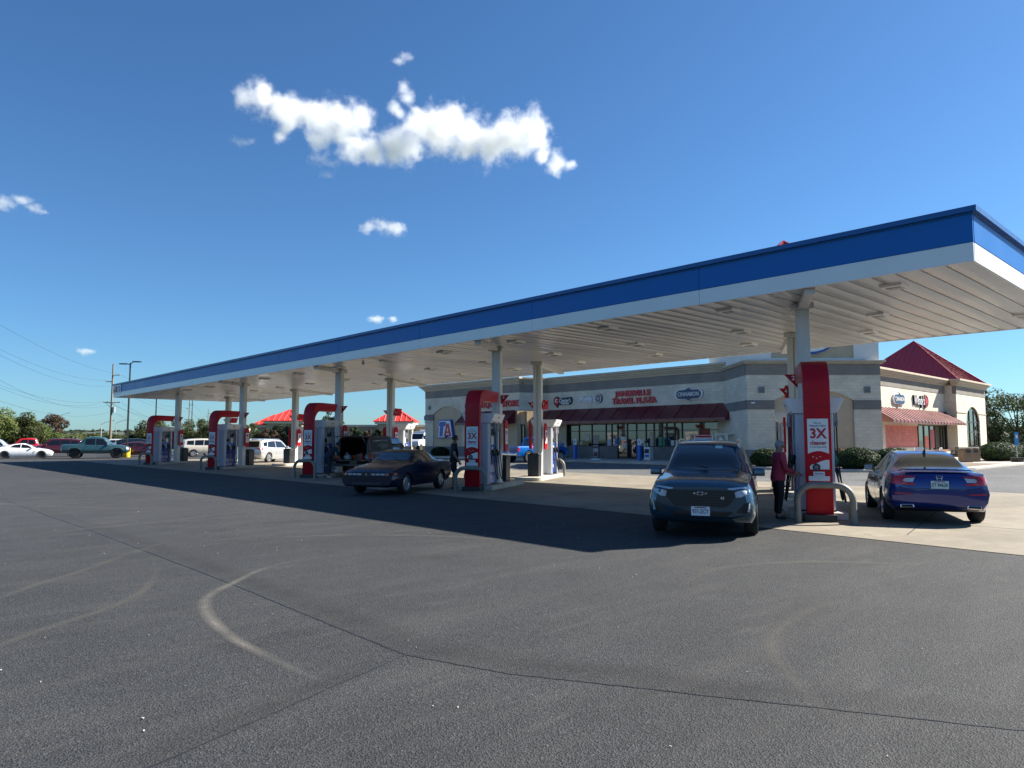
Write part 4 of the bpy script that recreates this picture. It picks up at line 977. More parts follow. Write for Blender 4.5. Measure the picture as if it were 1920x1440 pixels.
# ================================================= cars in the lot at the left
c = Car('sports_coupe', 'white low sports coupe with black wheels at the left edge', 'car', SPORT, (-1.35, 1.35), .36, paint('white_paint', (.78, .79, .80), .0, .25), loc=(11.7, 76.4, 0), deg=-14)
c.wheels((-1.35, 1.35), .325, 1.56, DKRIM, .24, 5)
windscreen(c, .2, 1.08, .5, .66); c.patch('rear_window', [(-1.5, -.6), (-1.5, .6), (-.78, .48), (-.78, -.48)], 't', GLASSM)
c.both('side_window', [(.75, .89), (.28, 1.17), (-.15, 1.25), (-.18, .92)], TINT); c.both('side_window', [(-.24, .92), (-.21, 1.25), (-.72, 1.18), (-1.05, .97)], TINT)
c.mirror2('headlight', [(.42, .60), (.70, .66), (.72, .56), (.5, .5)], 'f', LAMPM); c.patch('grille', [(-.32, .46), (.32, .46), (.28, .30), (-.28, .30)], 'f', TRIM); c.mirror2('fog_lamp', [(.46, .40), (.64, .42), (.62, .32), (.5, .30)], 'f', TRIM)
c.both('wing_vent', [(.86, .62), (.78, .62), (.68, .45), (.74, .45)], TRIM); c.mirror(.62, .87, .17, .12); c.bothline([(.72, .85), (.7, .22)]); c.bothline([(-.22, .9), (-.3, .22)])
b = MB(); b.box((-2.05, 0, 1.06), (.2, 1.2, .025)); 
for s in (-1, 1): b.box((-2.03, s * .45, 1.0), (.08, .03, .12))
b.build('boot_spoiler', c.paint, c.t)

c = pickup('teal pickup with a raised sail panel behind the cab', (16.4, 72.0, 0), -19, paint('teal_paint', (.035, .10, .115), .4, .35), scale_st(AVAL, .94), DKRIM, .50, .44, ax=(-1.54, 1.60))
c.both('side_window', [(1.02, 1.18), (.58, 1.70), (.05, 1.75), (.05, 1.20)], TINT); c.both('side_window', [(-.03, 1.20), (-.03, 1.75), (-.72, 1.70), (-.80, 1.22)], TINT); windscreen(c, .72, 1.3, .6, .74)
c.both('wheel_cladding', [(2.3, .50), (2.24, .82), (1.95, 1.0), (1.45, 1.0), (1.12, .80), (1.05, .50), (1.16, .5), (1.24, .74), (1.5, .92), (1.9, .92), (2.14, .76), (2.2, .5)], M('teal_cladding', (.028, .075, .085), .5), off=.02)
c.both('wheel_cladding', [(-1.0, .50), (-1.06, .82), (-1.35, 1.0), (-1.9, 1.0), (-2.2, .80), (-2.25, .50), (-2.12, .5), (-2.06, .74), (-1.8, .92), (-1.4, .92), (-1.16, .76), (-1.1, .5)], M('teal_cladding'), off=.02)
c.mirror2('headlight', [(.5, .98), (.80, .98), (.80, .78), (.5, .80)], 'f', LAMPM); c.patch('grille', [(-.46, .98), (.46, .98), (.42, .74), (-.42, .74)], 'f', ALLOY); c.both('headlight', [(2.62, .96), (2.45, .98), (2.45, .80), (2.62, .80)], LAMPM)
c.mirror(.98, 1.2, .22, .2, CHROME()); c.bothline([(.01, 1.18), (.01, .48)]); c.bothline([(-.85, 1.18), (-.9, .48)]); c.bothline([(1.1, 1.12), (1.1, .48)]); c.handles((-.68, .18), 1.06)
c.mirror2('tow_hook', [(.5, .58), (.62, .58), (.62, .52), (.5, .52)], 'f', LAMPM)

def simple(label, st, loc, deg, pm, r=.33, ax=(-1.4, 1.4), cat='car', name='parked_car', rim=ALLOY, ttop=None, trim_z=None):
    c = Car(name, label, cat, st, ax, r * 1.13, pm, loc=loc, deg=deg, trim_z=trim_z); c.wheels(ax, r, 1.56, rim, .22, 5); return c
def suvglass(c, g=None):
    c.both('side_window', [(.72, 1.10), (.26, 1.58), (-.42, 1.62), (-.46, 1.12)], g or TINT); c.both('side_window', [(-.52, 1.12), (-.48, 1.62), (-1.25, 1.60), (-1.3, 1.12)], g or TINT); c.both('quarter_glass', [(-1.38, 1.14), (-1.35, 1.58), (-1.95, 1.54), (-2.0, 1.18)], g or TINT)
    windscreen(c, .42, 1.0, .6, .68); c.patch('tail_glass', [(-.66, 1.18), (.66, 1.18), (.6, 1.56), (-.6, 1.56)], 'b', TINT); c.mirror2('tail_light', [(.72, .80), (.82, .80), (.82, 1.08), (.72, 1.08)], 'b', TAILM); c.mirror2('headlight', [(.4, .84), (.7, .86), (.7, .74), (.42, .72)], 'f', LAMPM)
    c.bothline([(-.49, 1.1), (-.5, .45)]); c.bothline([(.86, 1.05), (.86, .45)]); c.mirror(.72, 1.1, .16, .14)
def carglass(c):
    c.both('side_window', [(.86, .97), (.35, 1.28), (-.18, 1.35), (-.22, .99)], TINT); c.both('side_window', [(-.28, .99), (-.24, 1.35), (-.85, 1.29), (-1.2, 1.03)], TINT)
    windscreen(c, .35, 1.14, .52, .64); c.patch('rear_window', [(-1.9, -.62), (-1.9, .62), (-1.1, .5), (-1.1, -.5)], 't', GLASSM); c.mirror2('headlight', [(.35, .68), (.72, .72), (.72, .60), (.4, .58)], 'f', LAMPM); c.mirror2('tail_light', [(.4, .95), (.8, .95), (.8, .84), (.4, .82)], 'b', TAILM)
    c.patch('grille', [(-.36, .62), (.36, .62), (.3, .46), (-.3, .46)], 'f', TRIM); c.bothline([(-.25, .98), (-.27, .28)]); c.mirror(.78, .97, .16, .12)
c = simple('dark maroon SUV half hidden behind the teal pickup', WAGON, (15.0, 81.6, 0), 165, paint('maroon_paint', (.09, .008, .016), .3, .3), .37, cat='suv', name='parked_suv'); suvglass(c)
c = pickup('bright red pickup parked behind the white sports coupe', (14.3, 90.4, 0), 165, paint('bright_red_paint', (.48, .015, .012), .1, .3))
c.both('side_window', [(1.0, 1.16), (.62, 1.64), (.12, 1.68), (.12, 1.16)], TINT); c.both('side_window', [(.05, 1.16), (.05, 1.68), (-.5, 1.62), (-.58, 1.18)], TINT); windscreen(c, .8, 1.36, .6, .72); c.patch('bed_floor', [(-2.74, -.74), (-.85, -.74), (-.85, .74), (-2.74, .74)], 't', TRIM, off=.006)
c = simple('silver SUV cut off by the left edge of the picture', WAGON, (11.0, 87.6, 0), -14, paint('pale_silver_paint', (.52, .55, .60), .4, .3), .37, cat='suv', name='parked_suv'); suvglass(c)
c = simple('dark red saloon car behind the yellow lamp base', SEDAN, (20.9, 75.6, 0), -20, paint('wine_paint', (.07, .006, .014), .3, .25), .33); carglass(c)
c = simple('black SUV beyond the dark red saloon car', WAGON, (23.8, 85.6, 0), -20, paint('black_paint', (.010, .011, .013), .2, .25), .37, cat='suv', name='parked_suv'); suvglass(c, GLASSM)
c = simple('grey SUV showing its windscreen between the last two pumps', WAGON, (26.6, 77.4, 0), 232, paint('graphite_paint', (.05, .055, .06), .3, .3), .37, cat='suv', name='parked_suv'); suvglass(c, GLASSM)
c = simple('cream coloured estate car between the last two pumps', WAGON, (26.0, 71.6, 0), -12, paint('cream_paint', (.58, .54, .46), .1, .3), .34, cat='car', name='estate_car'); suvglass(c)
c = simple('dark car at the right edge beyond the hedges', SEDAN, (70.8, 14.0, 0), 60, paint('dark_grey_paint', (.04, .042, .045), .3, .3), .33); carglass(c)
for k, (lab, col, st, X, Y, dg_) in enumerate((('small white van far off behind the maroon SUV', (.72, .73, .74), WAGON, 27.5, 112, 160), ('small dark SUV far off beside the utility pole', (.03, .032, .036), WAGON, 34.5, 101, 10), ('small pale car far off left of the yellow lamp base', (.5, .5, .48), SEDAN, 30.5, 108, 170), ('small grey hatchback far off behind the teal pickup', (.16, .17, .18), SEDAN, 25.0, 96.0, 0))):
    c = simple(lab, st, (X, Y, 0), dg_, paint('far_paint_%d' % k, col, .2, .3), .36, cat='van' if 'van' in lab else 'suv' if 'SUV' in lab else 'car', name='parked_van' if 'van' in lab else 'parked_suv' if 'SUV' in lab else 'parked_car')
    (suvglass if st is WAGON else carglass)(c)
# ------------------------------------------------------------------ people
SKIN = mat('skin', (.34, .17, .11), .5, var=.08, vscale=12)
def skin_mesh(name, chains, m, parent, sub=2):
    """chains: lists of (point, radius or (rx,ry)); points that coincide are welded"""
    bm = bmesh.new(); lay = bm.verts.layers.skin.verify(); seen = {}
    first = None
    for ch in chains:
        prev = None
        for p, r in ch:
            k = tuple(round(c, 4) for c in p)
            v = seen.get(k)
            if v is None:
                v = bm.verts.new(p); seen[k] = v
                rr = r if isinstance(r, tuple) else (r, r); v[lay].radius = rr
                if first is None: first = v; v[lay].use_root = True
            if prev is not None and prev is not v:
                try: bm.edges.new((prev, v))
                except ValueError: pass
            prev = v
    me = bpy.data.meshes.new(name); bm.to_mesh(me); bm.free()
    o = bpy.data.objects.new(name, me); COL.objects.link(o)
    sk = o.modifiers.new('s', 'SKIN'); sk.use_smooth_shade = True; sk.branch_smoothing = .3
    sb = o.modifiers.new('d', 'SUBSURF'); sb.levels = sub; sb.render_levels = sub
    dg = bpy.context.evaluated_depsgraph_get(); dg.update()
    out = bpy.data.meshes.new_from_object(o.evaluated_get(dg)); bpy.data.objects.remove(o)
    out.materials.clear(); out.materials.append(m)
    for p in out.polygons: p.use_smooth = True; p.material_index = 0
    return link(name, out, parent)

def person(label, loc, deg, J, cloth, hair, H=1.75, hat=None, glasses=False, skin=None):
    """J holds joints in metres, x forward, y left, z up. cloth: dict of garments"""
    t = thing('person', label, 'person', loc, R(deg)); V = Vector
    sk = skin or SKIN
    J = {k: V(v) for k, v in J.items()}
    pel, chest, neck, head = J['pelvis'], J['chest'], J['neck'], J['head']
    up = (head - neck).normalized(); fwd = J.get('face', V((1, 0, 0))).normalized(); fwd = (fwd - up * fwd.dot(up)).normalized(); side = up.cross(fwd)
    mid = (pel + chest) / 2 + J.get('belly', V((0, 0, 0)))
    body = [[(pel, (.125, .11)), (mid, (.115, .10)), (chest, (.145, .11)), (chest.lerp(neck, .72), (.085, .075)), (neck, (.052, .052)), (head - up * .045, (.064, .078)), (head + up * .02, (.076, .092)), (head + up * .08, (.06, .076))], [(head - up * .045, (.064, .078)), (head - up * .078 + fwd * .045, (.042, .042)), (head - up * .092 + fwd * .072, (.026, .026))]]
    # nose, ears
    hc = head
    body.append([(head + up * .02, .08), (hc + fwd * .085 + up * .015, .022), (hc + fwd * .115 - up * .005, .012)])
    for s in (1, -1): body.append([(head + up * .02, .08), (hc + side * s * .07 + up * .01, .02), (hc + side * s * .088 + up * .012 - fwd * .01, .016)])
    for s, n in ((1, 'l'), (-1, 'r')):
        sh, el, wr = J['sh_' + n], J['el_' + n], J['wr_' + n]
        hd = (wr - el).normalized(); body.append([(chest, .15), (sh, .056), ((sh + el) / 2, .05), (el, .042), ((el * .6 + wr * .4), .042), (wr, .027)])
        # palm and five fingers, lightly curled
        pd = J.get('palm_' + n, V((1, 0, 0))); pd = (pd - hd * pd.dot(hd)).normalized(); ac = hd.cross(pd)
        palm = wr + hd * .05; body.append([(wr, .027), (palm, (.036, .018)), (wr + hd * .085, (.036, .016))])
        kn = wr + hd * .085
        for q, ln in ((-.027, .072), (-.009, .085), (.009, .08), (.026, .062)):
            a = kn + pd * q; c1 = a + hd * ln * .45 - ac * .006; c2 = a + hd * ln * .85 - ac * .026
            body.append([(kn, .03), (a + hd * .012, .0095), (c1, .009), (c2, .0075)])
        th = wr + hd * .03; body.append([(palm, .03), (th + pd * .04 - ac * .01, .012), (th + pd * .055 + hd * .045 - ac * .016, .009)])
        hp, knn, an, toe = J['hip_' + n], J['kn_' + n], J['an_' + n], J['toe_' + n]
        body.append([(pel, .13), (hp, .088), ((hp + knn) / 2, .074), (knn, .056), ((knn * .65 + an * .35), .056), (an, .036), ((an + toe) / 2 - V((0, 0, .015)), .034), (toe, .026)])
    b = skin_mesh('body', body, sk, t)
    def limb(a, c, r0, r1, k0=0., k1=1., n=3): return [(a.lerp(c, k0 + (k1 - k0) * i / n), r0 + (r1 - r0) * i / n) for i in range(n + 1)]
    if 'top' in cloth:
        m, sl, drop = cloth['top']      # sleeve: 0..1 upper arm, 1..2 forearm
        hem = pel - V((0, 0, drop)); ch = [[(chest, (.185, .145)), (mid, (.165, .15)), (pel, (.175, .16)), (hem, (.18, .165))], [(chest, (.185, .145)), (chest.lerp(neck, .62), (.12, .10)), (chest.lerp(neck, .9), (.078, .075))]]
        for n in 'lr':
            sh, el, wr = J['sh_' + n], J['el_' + n], J['wr_' + n]
            arm = [(chest, .17), (sh, .098)] + ([(sh.lerp(el, sl), .074)] if sl <= 1 else [(sh.lerp(el, .5), .066), (el, .058), (el.lerp(wr, sl - 1), .046)])
            ch.append(arm)
        skin_mesh('top', ch, m, t)
    if 'bottom' in cloth:
        m, ln = cloth['bottom']; ch = [[(pel + V((0, 0, .10)), (.14, .125)), (pel, (.155, .14))]]
        for n in 'lr':
            hp, kn, an = J['hip_' + n], J['kn_' + n], J['an_' + n]
            leg = [(pel, .15), (hp, .105), (hp.lerp(kn, .55), .094 if ln > 1 else .105), (kn, .076 if ln > 1 else .096)]
            if ln > 1: leg += [(kn.lerp(an, .45), .068), (kn.lerp(an, ln - 1), .060)]
            else: leg[-1] = (hp.lerp(kn, ln), .104)
            ch.append(leg)
        skin_mesh('trousers' if ln > 1 else 'shorts', ch, m, t)
    for n in 'lr':
        an, toe = J['an_' + n], J['toe_' + n]; d = (toe - an); d.z = 0; d.normalize()
        s = skin_mesh('shoe', [[(an - d * .045 - V((0, 0, .045)), .038), (an + V((d.x * .03, d.y * .03, -.04)), .044), (an + d * .12 - V((0, 0, .055)), .042), (toe + d * .02, .034)]], cloth.get('shoe') or BLACK(), t)
        for v in s.data.vertices: v.co.z = max(v.co.z, .002)
    # hair as a shell over the skull
    mh, style = hair
    bm = MB(); bm.sphere((0, 0, 0), .109, 4)
    o = bm.build('hair', mh, t, smooth=60); vs = []
    me = o.data; bmx = bmesh.new(); bmx.from_mesh(me)
    for v in bmx.verts:
        v.co = V((v.co.x * .93 - .010, v.co.y * .84, v.co.z * .93 + .008)); k = 1 + .07 * noise.noise(v.co * 30) + .04 * noise.noise(v.co * 75); v.co *= k
    dele = [v for v in bmx.verts if (v.co.x > .04 + .015 * noise.noise(v.co * 40) and v.co.z < .066) or v.co.z < -.078 + .02 * noise.noise(v.co * 40) or (v.co.x > .005 and v.co.z < .0)]
    bmesh.ops.delete(bmx, geom=dele, context='VERTS')
    g = bmesh.ops.solidify(bmx, geom=bmx.faces[:], thickness=.012)
    fr = Matrix((fwd, side, up)).transposed()
    for v in bmx.verts: v.co = fr @ v.co + head + up * .018
    bmx.to_mesh(me); bmx.free()
    b = MB()
    for s in (1, -1): b.sphere(head + fwd * .083 + side * s * .032 + up * .022, .011, 1)
    b.build('eyes', M('eye_dark', (.02, .015, .012), .2), t)
    b = MB(); b.tube([head + fwd * .085 - side * .022 - up * .045, head + fwd * .092 - up * .043, head + fwd * .085 + side * .022 - up * .045], .005, 6); b.build('mouth', M('lip', (.25, .08, .07), .5), t)
    if glasses:
        b = MB(); 
        for s in (1, -1): b.tube([head + fwd * .10 + side * s * (.033 + .024 * math.cos(R(a))) + up * (.022 + .018 * math.sin(R(a))) for a in range(0, 360, 30)], .003, 5, closed=True); b.tube([head + fwd * .10 + side * s * .055 + up * .025, head + side * s * .082 + up * .025 - fwd * .01], .003, 5)
        b.build('glasses', BLACK(), t)
    if hat:
        b = MB(); fr4 = fr.to_4x4(); fr4.translation = head + up * .03; b.at(fr4)
        b.lathe([(.108, .0), (.112, .03), (.10, .075), (.06, .105), (.001, .115)], 20); b.prism([(.07, -.085), (.13, -.08), (.185, -.05), (.20, 0), (.185, .05), (.13, .08), (.07, .085)], .008, .02, 'z'); b.build('cap', hat, t, smooth=45)
    return t

def stand(H, spread=.11, step=.03, lean=0., armf=.05):
    k = H / 1.75
    d = dict(pelvis=(0, 0, .94), chest=(.0 + lean * .4, 0, 1.32), neck=(-.01 + lean * .55, 0, 1.49), head=(.03 + lean * .6, 0, 1.60))
    for n, s in (('l', 1), ('r', -1)):
        d.update({'hip_' + n: (0, s * .09, .90), 'kn_' + n: (.02 + s * step * .5, s * spread, .50), 'an_' + n: (-.03 + s * step, s * spread, .085), 'toe_' + n: (.12 + s * step, s * (spread + .03), .035), 'sh_' + n: (lean * .45, s * .185, 1.41), 'el_' + n: (-.03 + lean * .3, s * .24, 1.11), 'wr_' + n: (.06 + armf, s * .25, .88)})
    return {a: tuple(c * k for c in v) for a, v in d.items()}
NAVYT = mat('navy_shirt', (.012, .013, .022), .85, var=.15, vscale=14, bump=.3, bscale=25); NAVYS = mat('navy_shorts', (.012, .016, .035), .9, var=.15, vscale=14, bump=.3, bscale=25)
# man in a dark tee and shorts, facing the pump
J = stand(1.80, .12, .02, .02, .10); J['belly'] = (.05, 0, 0); J['face'] = (1, -.1, -.02); J['el_r'] = (.0, -.27, 1.14); J['wr_r'] = (.14, -.27, .93)
person('man in dark T-shirt and long dark shorts waiting beside the red pylon', (14.75, 18.65, .008), -33, J, dict(top=(NAVYT, .75, .13), bottom=(NAVYS, 1.0)), (M('black_hair', (.012, .010, .009), .6), 'short'))
# older woman in a raspberry jacket at the first pump
RASP = mat('raspberry_knit', (.30, .022, .055), .8, var=.15, vscale=12, bump=.35, bscale=22)
J = stand(1.62, .09, .03, .06, .10); J['belly'] = (.03, 0, 0); J['face'] = (1, -.1, -.12); J['wr_r'] = (.33, -.16, .93); J['el_r'] = (.06, -.22, 1.02); J['wr_l'] = (.30, .12, .90); J['el_l'] = (.05, .22, 1.00)
person('grey-haired woman in raspberry jacket and dark trousers holding the pump hose', (14.1, 7.08, .008), -38, J, dict(top=(RASP, 1.85, .16), bottom=(mat('black_trousers', (.010, .010, .012), .85, bump=.2), 1.95)), (mat('grey_hair', (.25, .25, .245), .7), 'short'), glasses=True)
# man in a cap bending towards the truck bed
DEN = mat('dark_denim', (.016, .022, .04), .9, var=.2, vscale=10, bump=.2)
J = dict(pelvis=(-.12, 0, .90), chest=(.16, 0, 1.18), neck=(.285, 0, 1.30), head=(.38, -.02, 1.395), face=(.8, -.25, -.5))
for n, s in (('l', 1), ('r', -1)): J.update({'hip_' + n: (-.12, s * .09, .86), 'kn_' + n: (.02 + s * .06, s * .13, .48), 'an_' + n: (-.06 + s * .12, s * .15, .085), 'toe_' + n: (.09 + s * .12, s * .18, .035), 'sh_' + n: (.20, s * .185, 1.23), 'el_' + n: (.27, s * .23, .98), 'wr_' + n: (.40, s * .20, .80)})
person('man in dark blue work shirt and cap bending over the tailgate', (15.25, 27.85, .008), 5, J, dict(top=(mat('work_shirt', (.014, .024, .05), .85, var=.2, vscale=10, bump=.35, bscale=20), 1.3, .10), bottom=(DEN, 1.9), shoe=mat('pale_trainer', (.5, .5, .5), .6)), (M('black_hair'), 'short'), hat=mat('cap_blue_cloth', (.015, .03, .10), .8))
# ------------------------------------------------------------------ travel plaza building
def block_mat(name, col, u, mortar=(.3, .28, .24), rough=1., bw=.4, bh=.2, var=.06, relief=.6):
    """split-faced block coursing along the horizontal direction u"""
    m, nt, b = _nt(name); N = nt.nodes.new; L = nt.links.new
    tc = N('ShaderNodeTexCoord'); d = N('ShaderNodeVectorMath'); d.operation = 'DOT_PRODUCT'; d.inputs[1].default_value = (u[0], u[1], 0); L(tc.outputs['Object'], d.inputs[0])
    s = N('ShaderNodeSeparateXYZ'); L(tc.outputs['Object'], s.inputs[0]); c = N('ShaderNodeCombineXYZ'); L(d.outputs['Value'], c.inputs[0]); L(s.outputs[2], c.inputs[1])
    br = N('ShaderNodeTexBrick'); br.inputs['Scale'].default_value = 1; br.inputs['Brick Width'].default_value = bw; br.inputs['Row Height'].default_value = bh; br.inputs['Mortar Size'].default_value = .007; br.inputs['Mortar Smooth'].default_value = .3
    br.inputs['Color1'].default_value = (*[x * (1 + var) for x in col], 1); br.inputs['Color2'].default_value = (*[x * (1 - var) for x in col], 1); br.inputs['Mortar'].default_value = (*mortar, 1); L(c.outputs[0], br.inputs['Vector'])
    n = N('ShaderNodeTexNoise'); n.inputs['Scale'].default_value = .7; n.inputs['Detail'].default_value = 6; L(tc.outputs['Object'], n.inputs[0])
    r = N('ShaderNodeMapRange'); r.inputs[1].default_value = .3; r.inputs[2].default_value = .7; r.inputs[3].default_value = .86; r.inputs[4].default_value = 1.1; L(n.outputs['Fac'], r.inputs[0])
    mx = N('ShaderNodeMix'); mx.data_type = 'RGBA'; mx.blend_type = 'MULTIPLY'; mx.inputs[0].default_value = 1; L(br.outputs[0], mx.inputs[6]); L(r.outputs[0], mx.inputs[7]); L(mx.outputs[2], b.inputs['Base Color'])
    n2 = N('ShaderNodeTexNoise'); n2.inputs['Scale'].default_value = 9; n2.inputs['Detail'].default_value = 5; L(tc.outputs['Object'], n2.inputs[0])
    k = N('ShaderNodeMath'); k.operation = 'MULTIPLY'; k.inputs[1].default_value = -.8; L(br.outputs['Fac'], k.inputs[0]); k2 = N('ShaderNodeMath'); k2.operation = 'ADD'; L(k.outputs[0], k2.inputs[0]); L(n2.outputs['Fac'], k2.inputs[1])
    bp = N('ShaderNodeBump'); bp.inputs['Strength'].default_value = relief; bp.inputs['Distance'].default_value = .05; L(k2.outputs[0], bp.inputs['Height']); L(bp.outputs[0], b.inputs['Normal'])
    b.inputs['Roughness'].default_value = .9; return m
Y_ = (0, 1); X_ = (1, 0); D_ = (.7314, -.682)
def walls(sfx, u):
    return dict(cream=block_mat('cream_block_' + sfx, (.66, .605, .48), u, (.50, .465, .38)), grey=block_mat('grey_block_' + sfx, (.215, .20, .18), u, (.18, .17, .155)), base=block_mat('base_block_' + sfx, (.20, .20, .195), u, (.165, .165, .16)), brick=block_mat('band_brick_' + sfx, (.225, .205, .18), u, (.19, .175, .155), bw=.3, bh=.1, relief=.3))
WY, WX, WD = walls('y', Y_), walls('x', X_), walls('d', D_)
EIFS = mat('tan_render', (.50, .40, .27), .85, var=.08, vscale=2, bump=.2, bscale=70); CORN = mat('cornice_render', (.48, .41, .31), .8, var=.08, vscale=1.5); WHITEW = mat('pale_render', (.74, .73, .68), .85, var=.05, vscale=1)
SHOPG = mat('shop_glass', (.018, .022, .022), .03, spec=.5); SHOPG.node_tree.nodes['Principled BSDF'].inputs['IOR'].default_value = 1.9
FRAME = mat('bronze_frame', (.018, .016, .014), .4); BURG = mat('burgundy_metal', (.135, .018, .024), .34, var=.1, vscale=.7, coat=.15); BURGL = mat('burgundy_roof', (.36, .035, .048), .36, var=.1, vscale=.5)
bl = thing('travel_plaza_building', 'low cream block service building with grey bands, dark red awnings and pyramid roofs', 'building')

def facade(o, u):
    """x right along the wall seen from outside, y into the wall, z up"""
    u = Vector((u[0], u[1], 0)).normalized(); n = Vector((-u.y, u.x, 0)); m = Matrix((u, n, Vector((0, 0, 1)))).transposed().to_4x4(); m.translation = Vector((o[0], o[1], 0)); return m
def part(name, m, mtl, fn, parent=None, **k):
    b = MB(); b.at(m); fn(b); return b.build(name, mtl, parent or bl, **k)
Z0, ZB, Z2, Z3, ZC, ZD, ZT = .0, 1.02, 3.5, 4.08, 5.65, 6.34, 6.92
def cornice(m, x0, x1, name='cornice'):
    def fn(b):
        for y, z0, z1 in ((-.10, ZD, ZD + .14), (-.22, ZD + .143, ZD + .27), (-.36, ZD + .273, ZD + .42), (-.50, ZD + .423, ZT)): b.box2((x0 + y * .98, y, z0), (x1 - y * .98, .35, z1))
    return part(name, m, CORN, fn, bevel=.012, seg=1)
def wallband(m, x0, x1, W, skip=(), d=.3, z_lo=Z0):
    def seg(key, z0, z1, out=0):
        part('wall', m, W[key], lambda b: b.box2((x0, -out, z0), (x1, d, z1)))
    if z_lo < ZB: seg('base', z_lo, ZB, .04)
    if z_lo < Z2 - .01: seg('cream', max(z_lo, ZB), Z2)
    if z_lo < Z3 - .01: seg('grey', Z2, Z3, .025)
    seg('cream', max(Z3, z_lo), ZC); seg('brick', ZC, ZD, .03)
def niche_wall(m, x0, x1, a0, a1, apex, W, d=.3):
    """wall with a segmental-arched blind niche between a0 and a1"""
    mid = (a0 + a1) / 2; hw = (a1 - a0) / 2; rise = apex - 4.05
    for p, q in ((x0, a0), (a1, x1)):
        part('wall', m, W['cream'], lambda b: b.box2((p, 0, ZB), (q, d, Z2))); part('wall', m, W['grey'], lambda b: b.box2((p, -.025, Z2), (q, d, Z3)))
    part('wall', m, W['base'], lambda b: b.box2((x0, -.04, 0), (x1, d, ZB)))
    Rr = (hw * hw + rise * rise) / (2 * rise); an = math.asin(hw / Rr)
    ar = [(mid + Rr * math.sin(-an + 2 * an * i / 16), 4.05 + rise - Rr + Rr * math.cos(-an + 2 * an * i / 16)) for i in range(17)]
    part('wall', m, W['cream'], lambda b: b.prism([(x0, Z3), (a0, Z3)] + [p for p in ar if p[1] > Z3 + .005] + [(a1, Z3), (x1, Z3), (x1, ZC), (x0, ZC)], 0, d, 'y'))
    part('wall', m, W['brick'], lambda b: b.box2((x0, -.03, ZC), (x1, d, ZD)))
    part('niche', m, EIFS, lambda b: b.prism([(a0, ZB), (a1, ZB)] + [(x, z) for x, z in ar[::-1]], .12, d - .02, 'y'))
def vent(m, x, z):
    o = part('vent', m, M('vent_grey', (.22, .23, .23), .5), lambda b: b.box2((x - .2, -.05, z - .2), (x + .2, .0, z + .2)), bevel=.006)
    part('vent_bars', m, FRAME, lambda b: [b.box2((x - .16, -.056, z + q - .015), (x + .16, -.052, z + q + .015)) for q in (-.12, -.04, .04, .12)], o)

# left block
MT = facade((41.5, 57.0), (0, -1))
niche_wall(MT, 0, 6.1, 1.3, 5.7, 4.8, WY); wallband(MT, 6.1, 13.4, WY, z_lo=Z3); cornice(MT, 0, 13.4); vent(MT, .75, 4.75); vent(MT, 6.35, 4.75)
part('return_wall', facade((41.5, 57.0), (1, 0)), WX['cream'], lambda b: b.box2((.3, -.3, 0), (17, -.02, ZD)))
part('blue_plate', MT, BLUE(), lambda b: b.box2((-.35, .1, 3.55), (-.02, .16, 4.0)))
# main front
MM = facade((44.0, 42.6), (0, -1)); LM = 42.6 - 25.86
wallband(MM, 0, LM, WY, z_lo=Z3); cornice(MM, -.0, LM)
MCH = facade((41.5, 43.6), (2.5, -1.0)); lc = math.hypot(2.5, 1.0); wallband(MCH, 0, lc, WY, z_lo=Z3); cornice(MCH, .5, lc)
part('soffit_board', MM, EIFS, lambda b: b.box2((-.8, .3, 2.96), (LM, 1.0, 4.06)))
# corner tower, turned to face the forecourt
TO = Vector((40.64, 22.26, 0)); TU = Vector((.7314, -.682, 0)); TN = Vector((.682, .7314, 0))
MW = facade((TO.x, TO.y), (TU.x, TU.y)); TWD = 8.3
niche_wall(MW, 0, TWD, 4.15 - 2.45, 4.15 + 2.45, 4.77, WD); vent(MW, .9, 4.72); vent(MW, 7.45, 4.72)
WD2 = walls('n', (.682, .7314)); ML = facade((TO.x + TN.x * 8.3, TO.y + TN.y * 8.3), (-TN.x, -TN.y)); wallband(ML, 0, 8.0, WD2)
MR = facade((TO.x + TU.x * TWD, TO.y + TU.y * TWD), (TN.x, TN.y)); wallband(MR, .3, 8.3, WD2)
part('ledge', MW, CORN, lambda b: (b.box2((-.16, -.16, ZD), (TWD + .16, 8.46, ZD + .10)), b.box2((-.26, -.26, ZD + .103), (TWD + .26, 8.56, ZD + .22))), bevel=.015, seg=1)
part('tower_wall', MW, WHITEW, lambda b: (b.box2((.02, .02, ZD + .222), (4.15 - 2.57, .4, 10.6)), b.box2((4.15 + 2.57, .02, ZD + .222), (TWD - .02, .4, 10.6)), b.box2((4.15 - 2.57, .02, 9.7), (4.15 + 2.57, .4, 10.6)), b.box2((4.15 - 2.57, .02, ZD + .222), (4.15 + 2.57, .4, ZD + .36)), b.box2((.02, .4, ZD + .222), (TWD - .02, 8.28, 10.6))))
part('tower_panel', MW, EIFS, lambda b: b.box2((4.15 - 2.57, .10, ZD + .36), (4.15 + 2.57, .39, 9.7)))
part('tower_cornice', MW, CORN, lambda b: (b.box2((-.2, -.2, 10.6), (TWD + .2, 8.5, 10.75)), b.box2((-.4, -.4, 10.753), (TWD + .4, 8.7, 10.95))), bevel=.015, seg=1)
